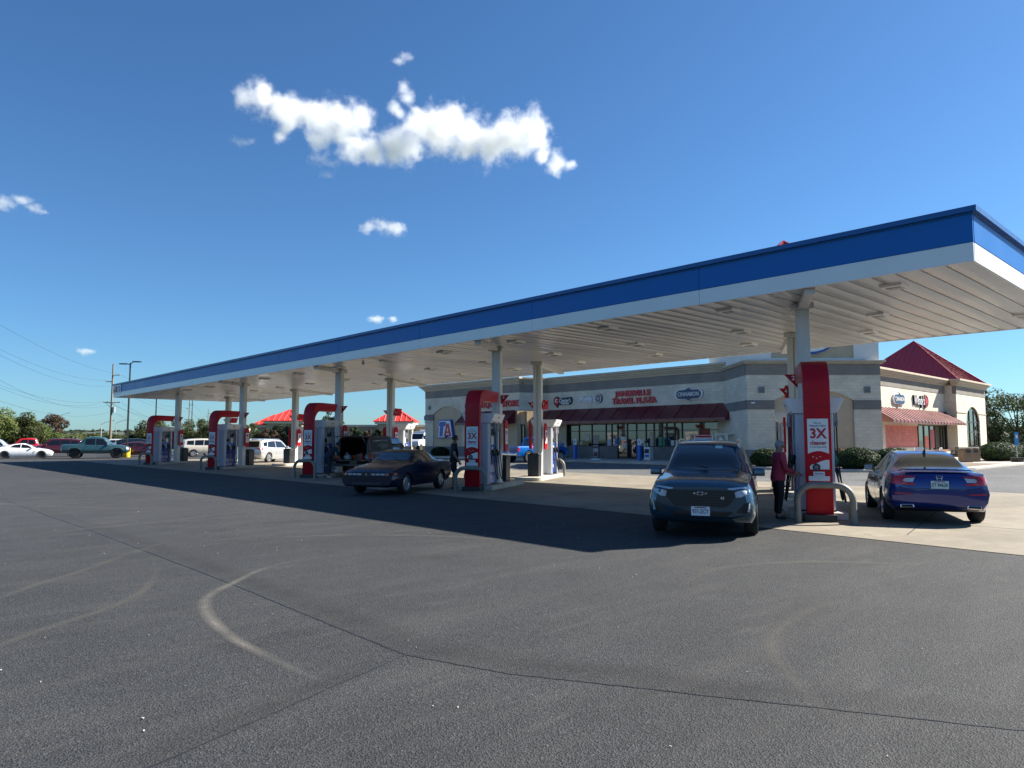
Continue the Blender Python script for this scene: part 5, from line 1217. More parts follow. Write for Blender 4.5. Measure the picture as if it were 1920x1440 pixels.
def pyramid(name, m, x0, y0, x1, y1, z, zt, mtl, parent, ov=.25, seam=.45):
    C = [Vector((x0 - ov, y0 - ov, z)), Vector((x1 + ov, y0 - ov, z)), Vector((x1 + ov, y1 + ov, z)), Vector((x0 - ov, y1 + ov, z))]; P = Vector(((x0 + x1) / 2, (y0 + y1) / 2, zt))
    b = MB(); b.at(m)
    lo = [c - Vector((0, 0, .10)) for c in C]
    vs = [b.v(c) for c in C] + [b.v(c) for c in lo] + [b.v(P)]
    b._faces(vs, [(0, 1, 8), (1, 2, 8), (2, 3, 8), (3, 0, 8), (0, 4, 5, 1), (1, 5, 6, 2), (2, 6, 7, 3), (3, 7, 4, 0), (7, 6, 5, 4)])
    r = b.build(name, mtl, parent)
    b = MB(); b.at(m)
    for i in range(4):
        A, B = C[i], C[(i + 1) % 4]; u = (B - A); L = u.length; u.normalize(); tP = (P - A).dot(u); foot = A + u * tP; g = P - foot
        nrm = u.cross(g).normalized() * .03
        k = seam
        while k < L - .05:
            f = min(k / tP, (L - k) / (L - tP)); b.tube([A + u * k + nrm * .5, A + u * k + g * f + nrm * .5], .028 if seam < .6 else .07, 4); k += seam
        b.tube([A + Vector((0, 0, .02)), P + Vector((0, 0, .02))], .075, 6)
    b.build('roof_seams', mtl, r)
    return r
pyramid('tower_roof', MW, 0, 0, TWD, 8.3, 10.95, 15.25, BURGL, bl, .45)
# right wing, sunlit
MG = facade((48.2, 19.8), (1, 0)); wallband(MG, 0, 22.3, WX, z_lo=Z3); cornice(MG, 0, 22.3)
part('wall', MG, WX['base'], lambda b: b.box2((0, -.0, 0), (15.3, .3, .45))); part('wall', MG, WX['cream'], lambda b: b.box2((0, 0, .45), (8.1, .3, Z3)))
part('wall', MG, WX['cream'], lambda b: (b.box2((15.2, 0, 2.9), (22.3, .3, Z3)), b.box2((8.1, 0, 2.76), (15.2, .3, Z3)), b.box2((8.1, 0, .45), (15.2, .3, 1.04))))
part('painted_panel', MG, block_mat('pink_block', (.66, .22, .18), X_, (.40, .14, .12), var=.10, relief=.3), lambda b: b.box2((8.1, .06, 1.04), (15.2, .3, 2.76)))
MP = facade((70.5, 18.9), (1, 0)); 
wx0, wx1, wsp, wtop, wbot = 2.7, 6.9, 3.2, 4.64, .95
arch_w = [(wx0 + (wx1 - wx0) / 2 * (1 - math.cos(PI * i / 18)), wsp + (wtop - wsp) * math.sin(PI * i / 18)) for i in range(19)]
for p, q in ((0, wx0), (wx1, 9.0)):
    part('wall', MP, WX['base'], lambda b: b.box2((p, -.04, 0), (q, .3, ZB))); part('wall', MP, WX['cream'], lambda b: b.box2((p, 0, ZB), (q, .3, wsp)))
part('wall', MP, WX['base'], lambda b: b.box2((wx0, -.02, 0), (wx1, .3, wbot)))
part('wall', MP, WX['cream'], lambda b: b.prism([(0, wsp), (wx0, wsp)] + arch_w[1:-1] + [(wx1, wsp), (9, wsp), (9, ZC), (0, ZC)], 0, .3, 'y'))
part('wall', MP, WX['brick'], lambda b: b.box2((0, -.03, ZC), (9, .3, ZD))); cornice(MP, 0, 9)
part('string_course', MP, CORN, lambda b: (b.box2((0, -.05, 4.0), (wx0 + .25, -.002, 4.08)), b.box2((wx1 - .25, -.05, 4.0), (9, -.002, 4.08))))
part('return_wall', facade((70.5, 28), (0, -1)), WY['cream'], lambda b: b.box2((0, .01, 0), (9.08, .3, ZD))); part('return_wall', facade((79.5, 18.9), (0, 1)), WY['cream'], lambda b: b.box2((0.02, .01, 0), (9, .3, ZD)))
wn = part('arched_window', MP, SHOPG, lambda b: b.prism([(wx0, wbot), (wx1, wbot)] + arch_w[::-1], .16, .2, 'y'))
part('window_bars', MP, FRAME, lambda b: [b.box2((wx0, .10, wbot), (wx0 + .1, .17, wsp)), b.box2((wx1 - .1, .10, wbot), (wx1, .17, wsp))] + [b.box2((x - .05, .10, wbot), (x + .05, .17, wtop - .35)) for x in (wx0 + 1.4, wx0 + 2.8)] + [b.box2((wx0, .105, z), (wx1, .172, z + .09)) for z in (wbot, 2.3, wsp)] + [b.tube([(x, .13, z) for x, z in arch_w], .06, 6)], wn)
pyramid('wing_roof', Matrix(), 70.5, 18.9, 79.5, 28.0, ZT + .0, 11.1, BURGL, bl, .2)
# building core behind the fronts
part('core', Matrix(), EIFS, lambda b: b.prism([(41.82, 56.9), (41.82, 44.2), (46.4, 42.8), (46.4, 30), (54, 26), (54, 20.2), (70.2, 20.2), (70.2, 27.6), (79.2, 27.6), (79.2, 34), (60, 34), (60, 56.9)], 0, 6.2, 'z'))

# awnings
def awning(m, x0, x1, zt, zb, out, mtl, ribs=.62, ends=True):
    b = MB(); b.at(m)
    b.prism([(0, zt), (-.02, zt + .04), (-out, zb + .2), (-out, zb), (-out + .05, zb), (-.01, zb + .12)], x0, x1, 'x')
    o = b.build('awning', mtl, bl)
    b = MB(); b.at(m); x = x0 + .05
    while x < x1:
        b.tube([(x, -.04, zt + .05), (x, -out - .005, zb + .22), (x, -out - .012, zb + .02)], .02, 4); x += ribs
    b.build('awning_ribs', M('burgundy_dark', (.05, .008, .01), .4), o)
    return o
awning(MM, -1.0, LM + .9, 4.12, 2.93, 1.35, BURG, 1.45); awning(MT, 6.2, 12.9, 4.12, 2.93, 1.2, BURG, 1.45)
awning(MG, 5.0, 22.2, 4.02, 2.86, 1.6, mat('mottled_awning', (.20, .05, .045), .34, var=.5, vscale=.8), .75)  # brownish red with large, strong random blotches of tone
# shopfront glazing
ys = [41.4 - 0, 40.0, 38.6, 37.1, 36.5, 35.9, 34.95, 34.05, 33.15, 32.4, 31.65, 31.25, 30.55, 29.9, 28.35, 26.85, 26.0]
MS = facade((45.0, 42.6), (0, -1)); xs_ = [42.6 - y for y in ys]
part('wall', MS, WY['cream'], lambda b: b.box2((-.0, -.0, .15), (xs_[0] - .05, .3, 2.95)))
for k, (a, c) in enumerate(zip(xs_, xs_[1:])):
    door = 5 <= k < 8; zb = .18 if door else 1.10
    f = part('door' if door else 'window', MS, FRAME, lambda b: (b.box2((a, 0, zb), (a + .045, .12, 2.95)), b.box2((c - .045, 0, zb), (c, .12, 2.95)), b.box2((a + .045, 0, zb), (c - .045, .12, zb + .07)), b.box2((a + .045, 0, 2.86), (c - .045, .12, 2.95)), b.box2((a + .045, .01, 2.32), (c - .045, .11, 2.37))))
    part('pane', MS, SHOPG, lambda b: b.box2((a + .045, .055, zb + .07), (c - .045, .075, 2.86)), f)
    if door: part('door_handle', MS, CHROME(), lambda b: b.cyl(MS.inverted() @ MS @ Vector((c - .16, -.05, .95)), (c - .16, -.05, 1.45), .018, n=8), f)
    if not door: part('stall_riser', MS, WY['base'], lambda b: b.box2((a, -.06, .15), (c, .2, 1.095)))
part('wall', MS, EIFS, lambda b: b.box2((xs_[-1], -.0, .15), (LM, .3, 2.95)))
# bills stuck on the panes
cards = [(3.25, 1.55, .45, .62, (.55, .55, .53)), (4.1, 1.3, .62, .7, (.36, .33, .32)), (2.6, 1.2, .3, .35, (.5, .5, .48)), (5.6, 1.18, .5, .5, (.42, .45, .55)), (6.35, 1.25, .5, .55, (.08, .2, .5)), (7.0, 1.55, .55, .35, (.72, .72, .68)), (7.2, .95, .4, .45, (.6, .6, .6)), (8.3, 2.05, .4, .3, (.6, .6, .58)), (8.8, 1.35, .45, .35, (.7, .7, .7)), (9.2, 1.05, .4, .35, (.68, .68, .68)), (9.8, 1.15, .5, 1.05, (.45, .4, .34)), (10.6, 1.2, .55, .6, (.05, .28, .16)), (11.7, 1.2, .6, .4, (.7, .7, .7)), (14.1, 1.9, .9, .55, (.30, .04, .04)), (13.3, 1.2, .6, .5, (.66, .66, .62)), (15.2, 1.2, .5, .5, (.6, .6, .62)), (14.6, 1.2, .4, .35, (.72, .72, .7))]
for i, (x, z, w, h, col) in enumerate(cards):
    b = MB(); b.at(MS); b.box2((x, .035, z), (x + w, .052, z + h)); o = b.build('window_bill', mat('bill_%d' % i, col, .6, var=.35, vscale=7), bl)
# liquor shop glazing under its awning
ML2 = facade((42.1, 50.9), (0, -1))
part('wall', ML2, WY['grey'], lambda b: (b.box2((-.1, -.5, .15), (.25, .3, 4.05)), b.box2((3.7, 0, .15), (4.9, .3, 2.95)))); part('wall', ML2, EIFS, lambda b: b.box2((.25, .05, 2.95), (7.3, .3, 4.05)))
for a, c in ((.25, 1.5), (1.5, 2.6), (2.6, 3.7), (4.9, 6.1), (6.1, 7.3)):
    f = part('window', ML2, FRAME, lambda b: (b.box2((a, 0, .2), (a + .06, .12, 2.95)), b.box2((c - .06, 0, .2), (c, .12, 2.95)), b.box2((a + .06, 0, .2), (c - .06, .12, .3)), b.box2((a + .06, 0, 2.85), (c - .06, .12, 2.95))))
    part('pane', ML2, SHOPG, lambda b: b.box2((a + .06, .05, .3), (c - .06, .07, 2.85)), f)
# wing doors and bills
for k in range(5):
    a, c = 15.25 + k * 1.42, 15.25 + (k + 1) * 1.42
    f = part('door' if k in (1, 3) else 'window', MG, FRAME, lambda b: (b.box2((a, 0, .15), (a + .08, .14, 2.9)), b.box2((c - .08, 0, .15), (c, .14, 2.9)), b.box2((a + .08, 0, 2.78), (c - .08, .14, 2.9)), b.box2((a + .08, 0, .15), (c - .08, .14, .35))))
    part('pane', MG, SHOPG, lambda b: b.box2((a + .08, .06, .35), (c - .08, .08, 2.78)), f)
part('window_bill', MG, mat('orange_bill', (.75, .10, .03), .5), lambda b: b.box2((16.9, .03, 1.0), (17.75, .05, 1.95))); part('window_bill', MG, mat('red_bill', (.42, .03, .05), .5, var=.5, vscale=5), lambda b: b.box2((18.3, .03, .95), (19.25, .05, 2.5)))
part('downpipe', MG, FRAME, lambda b: b.cyl((22.1, -.1, .2), (22.1, -.1, 4.1), .05, n=8))
# security cameras
for m, x, z in ((MT, .35, 3.35), (MT, .95, 3.35), (MW, .25, 3.9)):
    part('security_camera', m, WHITE(), lambda b: (b.cyl((x, -.02, z), (x, -.18, z), .03, n=8), b.box((x + .02, -.26, z), (.1, .26, .1), rz=.3)), bevel=.004)

# ---- wall signs (each a thing of its own)
REDL = mat('letter_red', (.50, .02, .03), .4); LSIDE = mat('letter_return', (.03, .02, .02), .5); NAVYL = mat('sign_navy', (.012, .035, .095), .35)
def sign(name, label, m, x, z):
    t = thing(name, label, 'sign'); t.matrix_world = m @ Matrix.Translation((x, -.02, z)); t['group'] = 'signs on the building'; return t
def letters(t, s, size, x, z, mtl, y=-.10, depth=.12, bold=.012, width=None, shear=0., name='lettering', side=None):
    b = MB(); b.text(s, size, Matrix(((1, 0, 0, x), (0, 0, -1, y + depth / 2 - .01), (0, 1, 0, z), (0, 0, 0, 1))), depth, bold, width=width, shear=shear)
    return b.build(name, mtl, t)
t = sign('wall_sign', 'red channel letters reading LIQUOR STORE', MT, 10.95, 4.72); letters(t, 'LIQUOR STORE', .72, 0, 0, REDL, width=4.8, bold=.025)
t = sign('wall_sign', 'two-line red channel letters above the long awning', MM, 42.6 - 33.45, 4.88)
letters(t, 'JANESVILLE', .60, -.1, .30, REDL, width=3.4, bold=.022); letters(t, 'TRAVEL PLAZA', .60, 0, -.27, REDL, width=4.2, bold=.022)
def prism_part(t, name, poly, y0, y1, mtl, **k):
    b = MB(); b.prism(poly, y0, y1, 'y'); return b.build(name, mtl, t, **k)
# letter-pair sign in the left niche
t = sign('wall_sign', 'large blue and red two-letter sign with white outlines in the arched niche', MT, 3.4, 1.78)
prism_part(t, 'backing', [(-1.22, 0), (-1.1, .95), (-1.22, 1.0), (-1.1, 1.74), (.80, 1.74), (1.22, 0), (.52, 0), (.48, .22), (-.05, .22), (-.1, 0)], -.10, .13, M('sign_blue', (.012, .08, .36), .35), bevel=.01)
prism_part(t, 'white_outline', [(-1.1, .10), (-1.0, .98), (-1.1, 1.06), (-1.0, 1.64), (.70, 1.64), (1.06, .10), (.58, .10), (.54, .34), (-.02, .34), (-.06, .10)], -.115, -.10, WHITE())
prism_part(t, 'letter_t', [(-.92, .18), (-.80, 1.14), (-.98, 1.14), (-.92, 1.56), (.10, 1.56), (.02, 1.14), (-.30, 1.14), (-.42, .18)], -.13, -.115, M('sign_blue'))
prism_part(t, 'letter_a', [(-.22, .18), (.16, 1.40), (.52, 1.40), (.92, .18), (.62, .18), (.54, .48), (.16, .48), (.08, .18)], -.132, -.115, REDL)
prism_part(t, 'letter_a_gap', [(.25, .66), (.47, .66), (.36, 1.05)], -.136, -.131, WHITE())
# oval plaques in navy with a pointed top and bottom
def plaque(m, x, z, w, label):
    t = sign('wall_sign', label, m, x, z); h = w * .36
    def shape(k):
        a, c = w / 2 * k, h / 2 * k; r = c * .85
        pts = [(-a + r - r * math.sin(q), -r * math.cos(q)) for q in [PI * i / 10 for i in range(11)]]
        top = [(-.16 * w, c * .85), (-.08 * w, c * .95), (0, c * 1.3), (.08 * w, c * .95), (.16 * w, c * .85)]
        rt = [(a - r + r * math.sin(q), r * math.cos(q)) for q in [PI * i / 10 for i in range(11)]]
        bot = [(p[0], -p[1]) for p in top[::-1]]
        return pts + top + rt + bot
    prism_part(t, 'rim', shape(1), -.12, .0, WHITE(), bevel=.01); prism_part(t, 'field', shape(.90), -.135, -.12, NAVYL)
    letters(t, 'CINNABON', .42 * w / 2.35, 0, 0, WHITE(), y=-.15, depth=.015, bold=.004, width=w * .76)
plaque(MM, 42.6 - 28.55, 4.88, 2.3, 'navy white-rimmed plaque with white lettering on the shaded shop front'); plaque(MG, 10.9, 4.75, 2.5, 'navy white-rimmed plaque with white lettering on the sunlit side wall')
def script_sign(m, x, z, k, label, dark):
    t = sign('wall_sign', label, m, x, z)
    letters(t, "Wendy's", .78 * k, -.42 * k, 0, BLACK() if dark else WHITE(), shear=.18, width=1.75 * k, bold=.018, depth=.14)
    if dark: letters(t, "Wendy's", .78 * k, -.42 * k, 0, WHITE(), shear=.18, width=1.75 * k, bold=.004, y=-.125, depth=.02, name='letter_faces')
    b = MB(); b.lathe([(.36 * k, -.12), (.40 * k, -.10), (.40 * k, 0), (.36 * k, 0)], 28, (.86 * k, 0, .02), 'y'); o = b.build('roundel', BLACK(), t)
    b = MB(); b.lathe([(.30 * k, -.135), (.36 * k, -.135), (.36 * k, -.12), (.30 * k, -.12)], 28, (.86 * k, 0, .02), 'y', caps=False); b.build('roundel_ring', REDL if dark else WHITE(), o)
    b = MB(); b.lathe([(.001, -.14), (.2 * k, -.14), (.2 * k, -.12), (.001, -.12)], 20, (.86 * k, 0, .02), 'y'); b.build('roundel_core', REDL if dark else M('roundel_grey', (.3, .28, .3), .5), o)
script_sign(MM, 42.6 - 37.75, 4.92, .95, 'white script sign with a round badge on the shaded shop front', False); script_sign(MG, 15.9, 4.8, 1.35, 'white and black script sign with a red round badge on the sunlit wall', True)
t = sign('wall_sign', 'black-edged white script sign with a red drop emblem above the awning', MM, 42.6 - 40.9, 4.85)
prism_part(t, 'backing', [(-.45, -.25), (-.5, .1), (-.3, .32), (.3, .30), (1.0, .36), (1.15, .1), (1.05, -.2), (.9, -.3), (-.2, -.32)], -.08, .0, BLACK(), bevel=.01)
letters(t, "Chester's", .52, .32, .06, WHITE(), y=-.10, depth=.02, shear=.15, width=1.3, bold=.006); letters(t, 'CHICKEN', .13, .35, -.2, WHITE(), y=-.10, depth=.02, width=.9)
prism_part(t, 'emblem', [(-.62 + .36 * math.cos(R(a)), .06 + .38 * math.sin(R(a))) for a in range(-40, 221, 20)] + [(-.56, -.52)], -.10, .0, BLACK(), bevel=.01)
prism_part(t, 'emblem_drop', [(-.62 + .27 * math.cos(R(a)), .06 + .30 * math.sin(R(a))) for a in range(-30, 211, 20)] + [(-.57, -.36)], -.115, -.1, REDL)
letters(t, 'C', .42, -.62, .06, WHITE(), y=-.13, depth=.02)
# oval on the tower
t = sign('wall_sign', 'large blue-rimmed white oval sign on the tower above the ledge', MW, 4.0, 8.0)
def oval(a, c): return [(a * math.cos(R(q)), c * math.sin(R(q))) for q in range(0, 360, 10)]
prism_part(t, 'rim', oval(1.55, 1.05), -.12, .1, M('sign_blue')); prism_part(t, 'field', oval(1.42, .92), -.135, -.12, WHITE()); letters(t, 'TA', .8, 0, 0, M('sign_blue'), y=-.15, depth=.02, bold=.03)
# ------------------------------------------------------------------ pavements, kerbs and the things standing round the shop
walk = [(38.9, 66), (38.9, 24.5), (36.7, 19.8), (36.5, 15), (38.8, 12.7), (45, 11.3), (62, 11.3), (100, 11.3), (100, 40), (60, 66)]
b = MB(); b.prism([(x, y) for x, y in walk][::-1], -.02, .15, 'z'); struct(b.build('sidewalk', WALKM, bevel=.03, seg=1))
bed = [(38.3, 21.5), (37.1, 19.6), (36.9, 15.2), (39, 13.1), (45, 11.75), (53, 11.75), (53, 16), (46.5, 16.4), (40.3, 22.0)]
flat('planting_bed', bed, .156, mat('bark_mulch', (.16, .12, .085), .95, var=.35, vscale=14, bump=.8, bscale=30))
flat('gravel_bed', [(58, 11.75), (90, 11.75), (90, 15.2), (62, 15.2)], .156, mat('pale_gravel', (.34, .30, .24), .95, var=.3, vscale=20, bump=.8, bscale=40))
BLUEP = mat('sign_post_blue', (.01, .13, .50), .4)
def sign_post(label, x, y):
    t = thing('sign_post', label, 'sign post', (x, y, .15), A_ISL * 0, group='blue sign posts by the shop doors')
    b = MB(); b.box((0, 0, .55), (.24, .24, 1.1)); b.build('post', BLUEP, t, bevel=.01); b = MB(); b.box((0, 0, 1.33), (.06, .30, .44)); p = b.build('board', PAPER, t, bevel=.005); b = MB(); b.box((-.035, 0, 1.34), (.008, .12, .2)); b.build('pictogram', BLUEP, p)
sign_post('blue sign post beside the rack of water jugs', 41.6, 37.4); sign_post('blue sign post before the shop doors', 41.3, 31.0)
t = thing('jug_rack', 'blue wire rack holding rows of water jugs', 'rack', (42.6, 40.3, .15), 0)
b = MB()
for s in (-1, 1):
    for q in (-.25, .25): b.cyl((q, s * 1.0, 0), (q, s * 1.0, 1.1), .02, n=6)
for z in (.12, .5, .88): b.box((0, 0, z), (.55, 2.0, .025))
b.build('frame', M('rack_blue', (.02, .06, .2), .4), t)
jb_ = MB(); jb_.lathe([(.001, 0), (.11, 0), (.115, .03), (.115, .24), (.05, .31), (.035, .33), (.035, .36), (.001, .36)], 12); j0 = jb_.build('water_jug', mat('jug_blue', (.03, .14, .42), .2, coat=.5), None, smooth=40)
k = 0
for r_ in range(3):
    for c_ in range(7):
        o = j0 if k == 0 else j0.copy()
        if k: COL.objects.link(o)
        o.location = (42.45, 39.5 + .27 * c_, .15 + .134 + .38 * r_); tag(o, 'blue water jug standing in rows on the wire rack', 'water jug', 'water jugs on the rack'); k += 1
t = thing('poster_stand', 'black framed pavement poster stand on a round white foot', 'poster stand', (41.4, 35.1, .15))
b = MB(); b.lathe([(.001, 0), (.40, 0), (.36, .07), (.1, .12), (.001, .12)], 20); b.build('foot', WHITE(), t, smooth=40); b = MB(); b.box((0, 0, .62), (.07, .58, 1.0)); f = b.build('frame', BLACK(), t, bevel=.01); b = MB(); b.box((-.04, 0, .62), (.01, .48, .9)); p = b.build('poster', mat('sale_poster', (.40, .36, .34), .5, var=.6, vscale=5), f); b = MB(); b.box((-.048, 0, .93), (.006, .44, .14)); b.box((-.048, 0, .4), (.006, .36, .3)); b.build('poster_print', mat('poster_ink', (.12, .04, .04), .5, var=.5, vscale=9), p)
t = thing('newspaper_box', 'white newspaper box beside the shop doors', 'newspaper box', (43.2, 31.6, .15)); b = MB(); b.box((0, 0, .48), (.45, .5, .95)); b.build('case', WHITE(), t, bevel=.02); b = MB(); b.box((-.23, 0, .66), (.012, .4, .3)); b.build('window', SCREEN, t); b = MB(); b.box((-.23, 0, .3), (.012, .38, .2)); b.build('label_card', BLUEP, t)
t = thing('gas_cage', 'white framed gas bottle cage with a warning diamond', 'gas cage', (42.6, 24.9, .15), R(-20))
b = MB()
for x in (-.4, .4):
    for y in (-.55, .55): b.box((x, y, .95), (.06, .06, 1.9))
for z in (.04, .95, 1.87): b.box((0, 0, z), (.86, 1.16, .05))
b.build('frame', WHITE(), t); b = MB()
for i in range(9): b.cyl((-.41, -.5 + i * .125, .05), (-.41, -.5 + i * .125, 1.86), .006, n=4)
b.build('mesh_front', ALLOY, t); b = MB(); b.prism([(0, 1.3), (-.2, 1.5), (0, 1.7), (.2, 1.5)], -.44, -.425, 'x'); b.build('warning_diamond', PAPER, t)
for i in range(3):
    g = thing('gas_bottle', 'white gas bottle inside the wire cage', 'gas bottle', (42.6 + .12 * i, 24.55 + .34 * i, .215), group='gas bottles in the cage'); b = MB(); b.lathe([(.001, 0), (.13, 0), (.15, .05), (.15, .32), (.1, .42), (.04, .45), (.001, .45)], 14); b.build('cylinder', PAPER, g, smooth=40); b = MB(); b.lathe([(.09, .44), (.09, .54)], 12, caps=False); b.build('collar', PAPER, g)
t = thing('ice_chest', 'white ice chest with a red and blue panel beside the gas cage', 'ice chest', (43.3, 26.8, .15)); b = MB(); b.box((0, 0, .9), (.8, 1.5, 1.8)); b.build('case', WHITE(), t, bevel=.03); b = MB(); b.box((-.41, 0, 1.2), (.02, 1.3, .8)); b.build('door', M('ice_blue', (.3, .42, .55), .3), t); b = MB(); b.box((-.41, 0, 1.7), (.02, 1.3, .14)); b.build('header', RED(), t)
t = thing('waste_bin', 'dark waste bin under the shop window', 'waste bin', (43.9, 29.1, .15)); b = MB(); b.lathe([(.001, 0), (.26, 0), (.29, .75), (.001, .75)], 20); b.build('body', M('bin_grey', (.05, .052, .055), .5), t, smooth=40); b = MB(); b.lathe([(.30, .75), (.28, .9), (.12, .98), (.001, .98)], 20); b.build('lid', BLACK(), t, smooth=40)
# patio at the right
def patio_bin(label, x, y):
    t = thing('litter_bin', label, 'litter bin', (x, y, .15), R(-40), group='brown arched litter bins on the patio'); b = MB(); b.prism([(-.32, 0), (.32, 0), (.32, .72)] + [(.32 * math.cos(R(a)), .72 + .24 * math.sin(R(a))) for a in range(15, 180, 15)] + [(-.32, .72)], -.3, .3, 'y'); b.build('body', M('patio_brown', (.16, .11, .075), .7, var=.2), t, bevel=.02); b = MB(); b.box((0, -.305, .72), (.3, .02, .18)); b.build('mouth', BLACK(), t)
patio_bin('brown arched litter bin nearer the side doors', 54.4, 14.2); patio_bin('brown arched litter bin beside the accessible sign', 56.1, 14.2)
def picnic(label, x, y, rz):
    t = thing('picnic_table', label, 'picnic table', (x, y, .15), rz, group='dark picnic tables on the patio'); b = MB(); b.box((0, 0, .74), (1.8, .75, .05)); b.build('table_top', FRAME, t)
    for s in (-1, 1):
        b = MB(); b.box((0, s * .7, .45), (1.8, .28, .04)); b.build('bench', FRAME, t)
        b = MB(); b.tube([(s * .7, -.75, 0), (s * .7, -.2, .72), (s * .7, .2, .72), (s * .7, .75, 0)], .03, 6); b.tube([(s * .7, -.75, .43), (s * .7, .75, .43)], .025, 6); b.build('leg_frame', FRAME, t)
picnic('dark picnic table nearest the side doors', 55.2, 16.2, .2); picnic('dark picnic table between the litter bins', 58.2, 15.6, .5)
b = MB(); b.prism([(51.5, 16.9), (61, 16.9), (61, 17.2), (51.5, 17.2)], .15, .82, 'z'); o = b.build('patio_wall', WX['cream'], None); tag(o, 'low cream block patio wall with a reddish capping', 'low wall')
b = MB(); b.box2((51.45, 16.86, .822), (61.05, 17.24, .90)); b.build('coping', M('coping_red', (.34, .14, .10), .8), o)
t = thing('accessible_sign', 'tall blue accessible parking sign in a black tub', 'parking sign', (57.6, 12.0, .15), R(-55)); b = MB(); b.lathe([(.001, 0), (.36, 0), (.42, .3), (.001, .3)], 16); b.build('tub', BLACK(), t); b = MB(); b.cyl((0, 0, .28), (0, 0, 2.0), .03, n=8); b.build('post', ALLOY, t); b = MB(); b.box((0, -.04, 1.55), (.24, .02, .9)); p = b.build('plate', M('access_blue', (.05, .25, .55), .4), t); b = MB(); b.box((0, -.055, 1.7), (.12, .01, .22)); b.build('pictogram', PAPER, p)
t = thing('folding_sign', 'small white folding sign by the side doors', 'folding sign', (50.6, 15.8, .15), R(-40)); b = MB(); b.prism([(-.25, 0), (.25, 0), (.02, 1.0), (-.02, 1.0)], -.3, .3, 'x'); b.build('boards', PAPER, t); b = MB(); b.box((0, -.2, .55), (.3, .02, .3)); b.build('print', BLACK(), t)
for i, (x, y) in enumerate(((51.8, 14.9),)):
    b = MB(); b.cyl((x, y, .15), (x, y, 1.05), .09, n=12); b.sphere((x, y, 1.05), .09, 2); tag(b.build('safety_post', WHITE(), None, smooth=50), 'short white safety post before the low patio wall', 'bollard')
# ------------------------------------------------------------------ trees, shrubs, hills
def leaf_mat(name, a, c):
    m, nt, b = _nt(name); N = nt.nodes.new; L = nt.links.new
    tc = N('ShaderNodeTexCoord'); n = N('ShaderNodeTexNoise'); n.inputs['Scale'].default_value = .9; n.inputs['Detail'].default_value = 4; L(tc.outputs['Object'], n.inputs[0])
    w = N('ShaderNodeTexWhiteNoise'); g = N('ShaderNodeNewGeometry'); L(g.outputs['Random Per Island'], w.inputs['Vector'])
    k = N('ShaderNodeMath'); k.operation = 'MULTIPLY_ADD'; k.inputs[1].default_value = .45; L(g.outputs['Random Per Island'], k.inputs[0]); s = N('ShaderNodeMath'); s.operation = 'MULTIPLY'; s.inputs[1].default_value = .6; L(n.outputs['Fac'], s.inputs[0]); L(s.outputs[0], k.inputs[2])
    mx = N('ShaderNodeMix'); mx.data_type = 'RGBA'; L(k.outputs[0], mx.inputs[0]); mx.inputs[6].default_value = (*a, 1); mx.inputs[7].default_value = (*c, 1); L(mx.outputs[2], b.inputs['Base Color'])
    b.inputs['Roughness'].default_value = .6; b.inputs['Specular IOR Level'].default_value = .3
    tr = N('ShaderNodeBsdfTranslucent'); L(mx.outputs[2], tr.inputs[0]); ms = N('ShaderNodeMixShader'); ms.inputs[0].default_value = .38; L(b.outputs[0], ms.inputs[1]); L(tr.outputs[0], ms.inputs[2]); L(ms.outputs[0], nt.nodes['Material Output'].inputs[0])
    return m
OLIVE = leaf_mat('olive_leaf', (.03, .046, .016), (.11, .125, .04)); GREEN = leaf_mat('green_leaf', (.035, .065, .018), (.13, .18, .045)); WILLOW = leaf_mat('pale_leaf', (.06, .095, .025), (.21, .24, .075))
DKG = leaf_mat('dark_leaf', (.010, .020, .010), (.035, .055, .022)); RUST = leaf_mat('brownish_leaf', (.05, .035, .02), (.14, .095, .06)); HEDGE = leaf_mat('hedge_leaf', (.012, .03, .012), (.045, .075, .022)); FARG = leaf_mat('far_leaf', (.05, .065, .045), (.10, .12, .07))
BARK = mat('bark', (.075, .06, .045), .9, var=.3, vscale=6, bump=.6, bscale=20)
def crown_mesh(b, clumps, n, size, r, flat_=.0):
    tot = sum(c[3] ** 2 for c in clumps)
    for (x, y, z, cr) in clumps:
        k = max(6, int(n * cr * cr / tot))
        for _ in range(k):
            d = Vector((r.gauss(0, 1), r.gauss(0, 1), r.gauss(0, 1))).normalized()
            rad = cr * (.35 + .65 * r.random() ** .45)
            p = Vector((x, y, z)) + Vector((d.x * rad, d.y * rad, d.z * rad * .8))
            nrm = (d + Vector((r.gauss(0, .55), r.gauss(0, .55), r.gauss(.25, .55)))).normalized(); t = nrm.orthogonal().normalized(); t.rotate(Matrix.Rotation(r.uniform(0, 6.28), 3, nrm)); w = nrm.cross(t); s = size * r.uniform(.6, 1.35)
            q = [p + t * s, p + w * s * .62 + nrm * s * .15, p - t * s, p - w * s * .62 + nrm * s * .15]
            b._faces([b.v(v) for v in q], [(0, 1, 2, 3)])
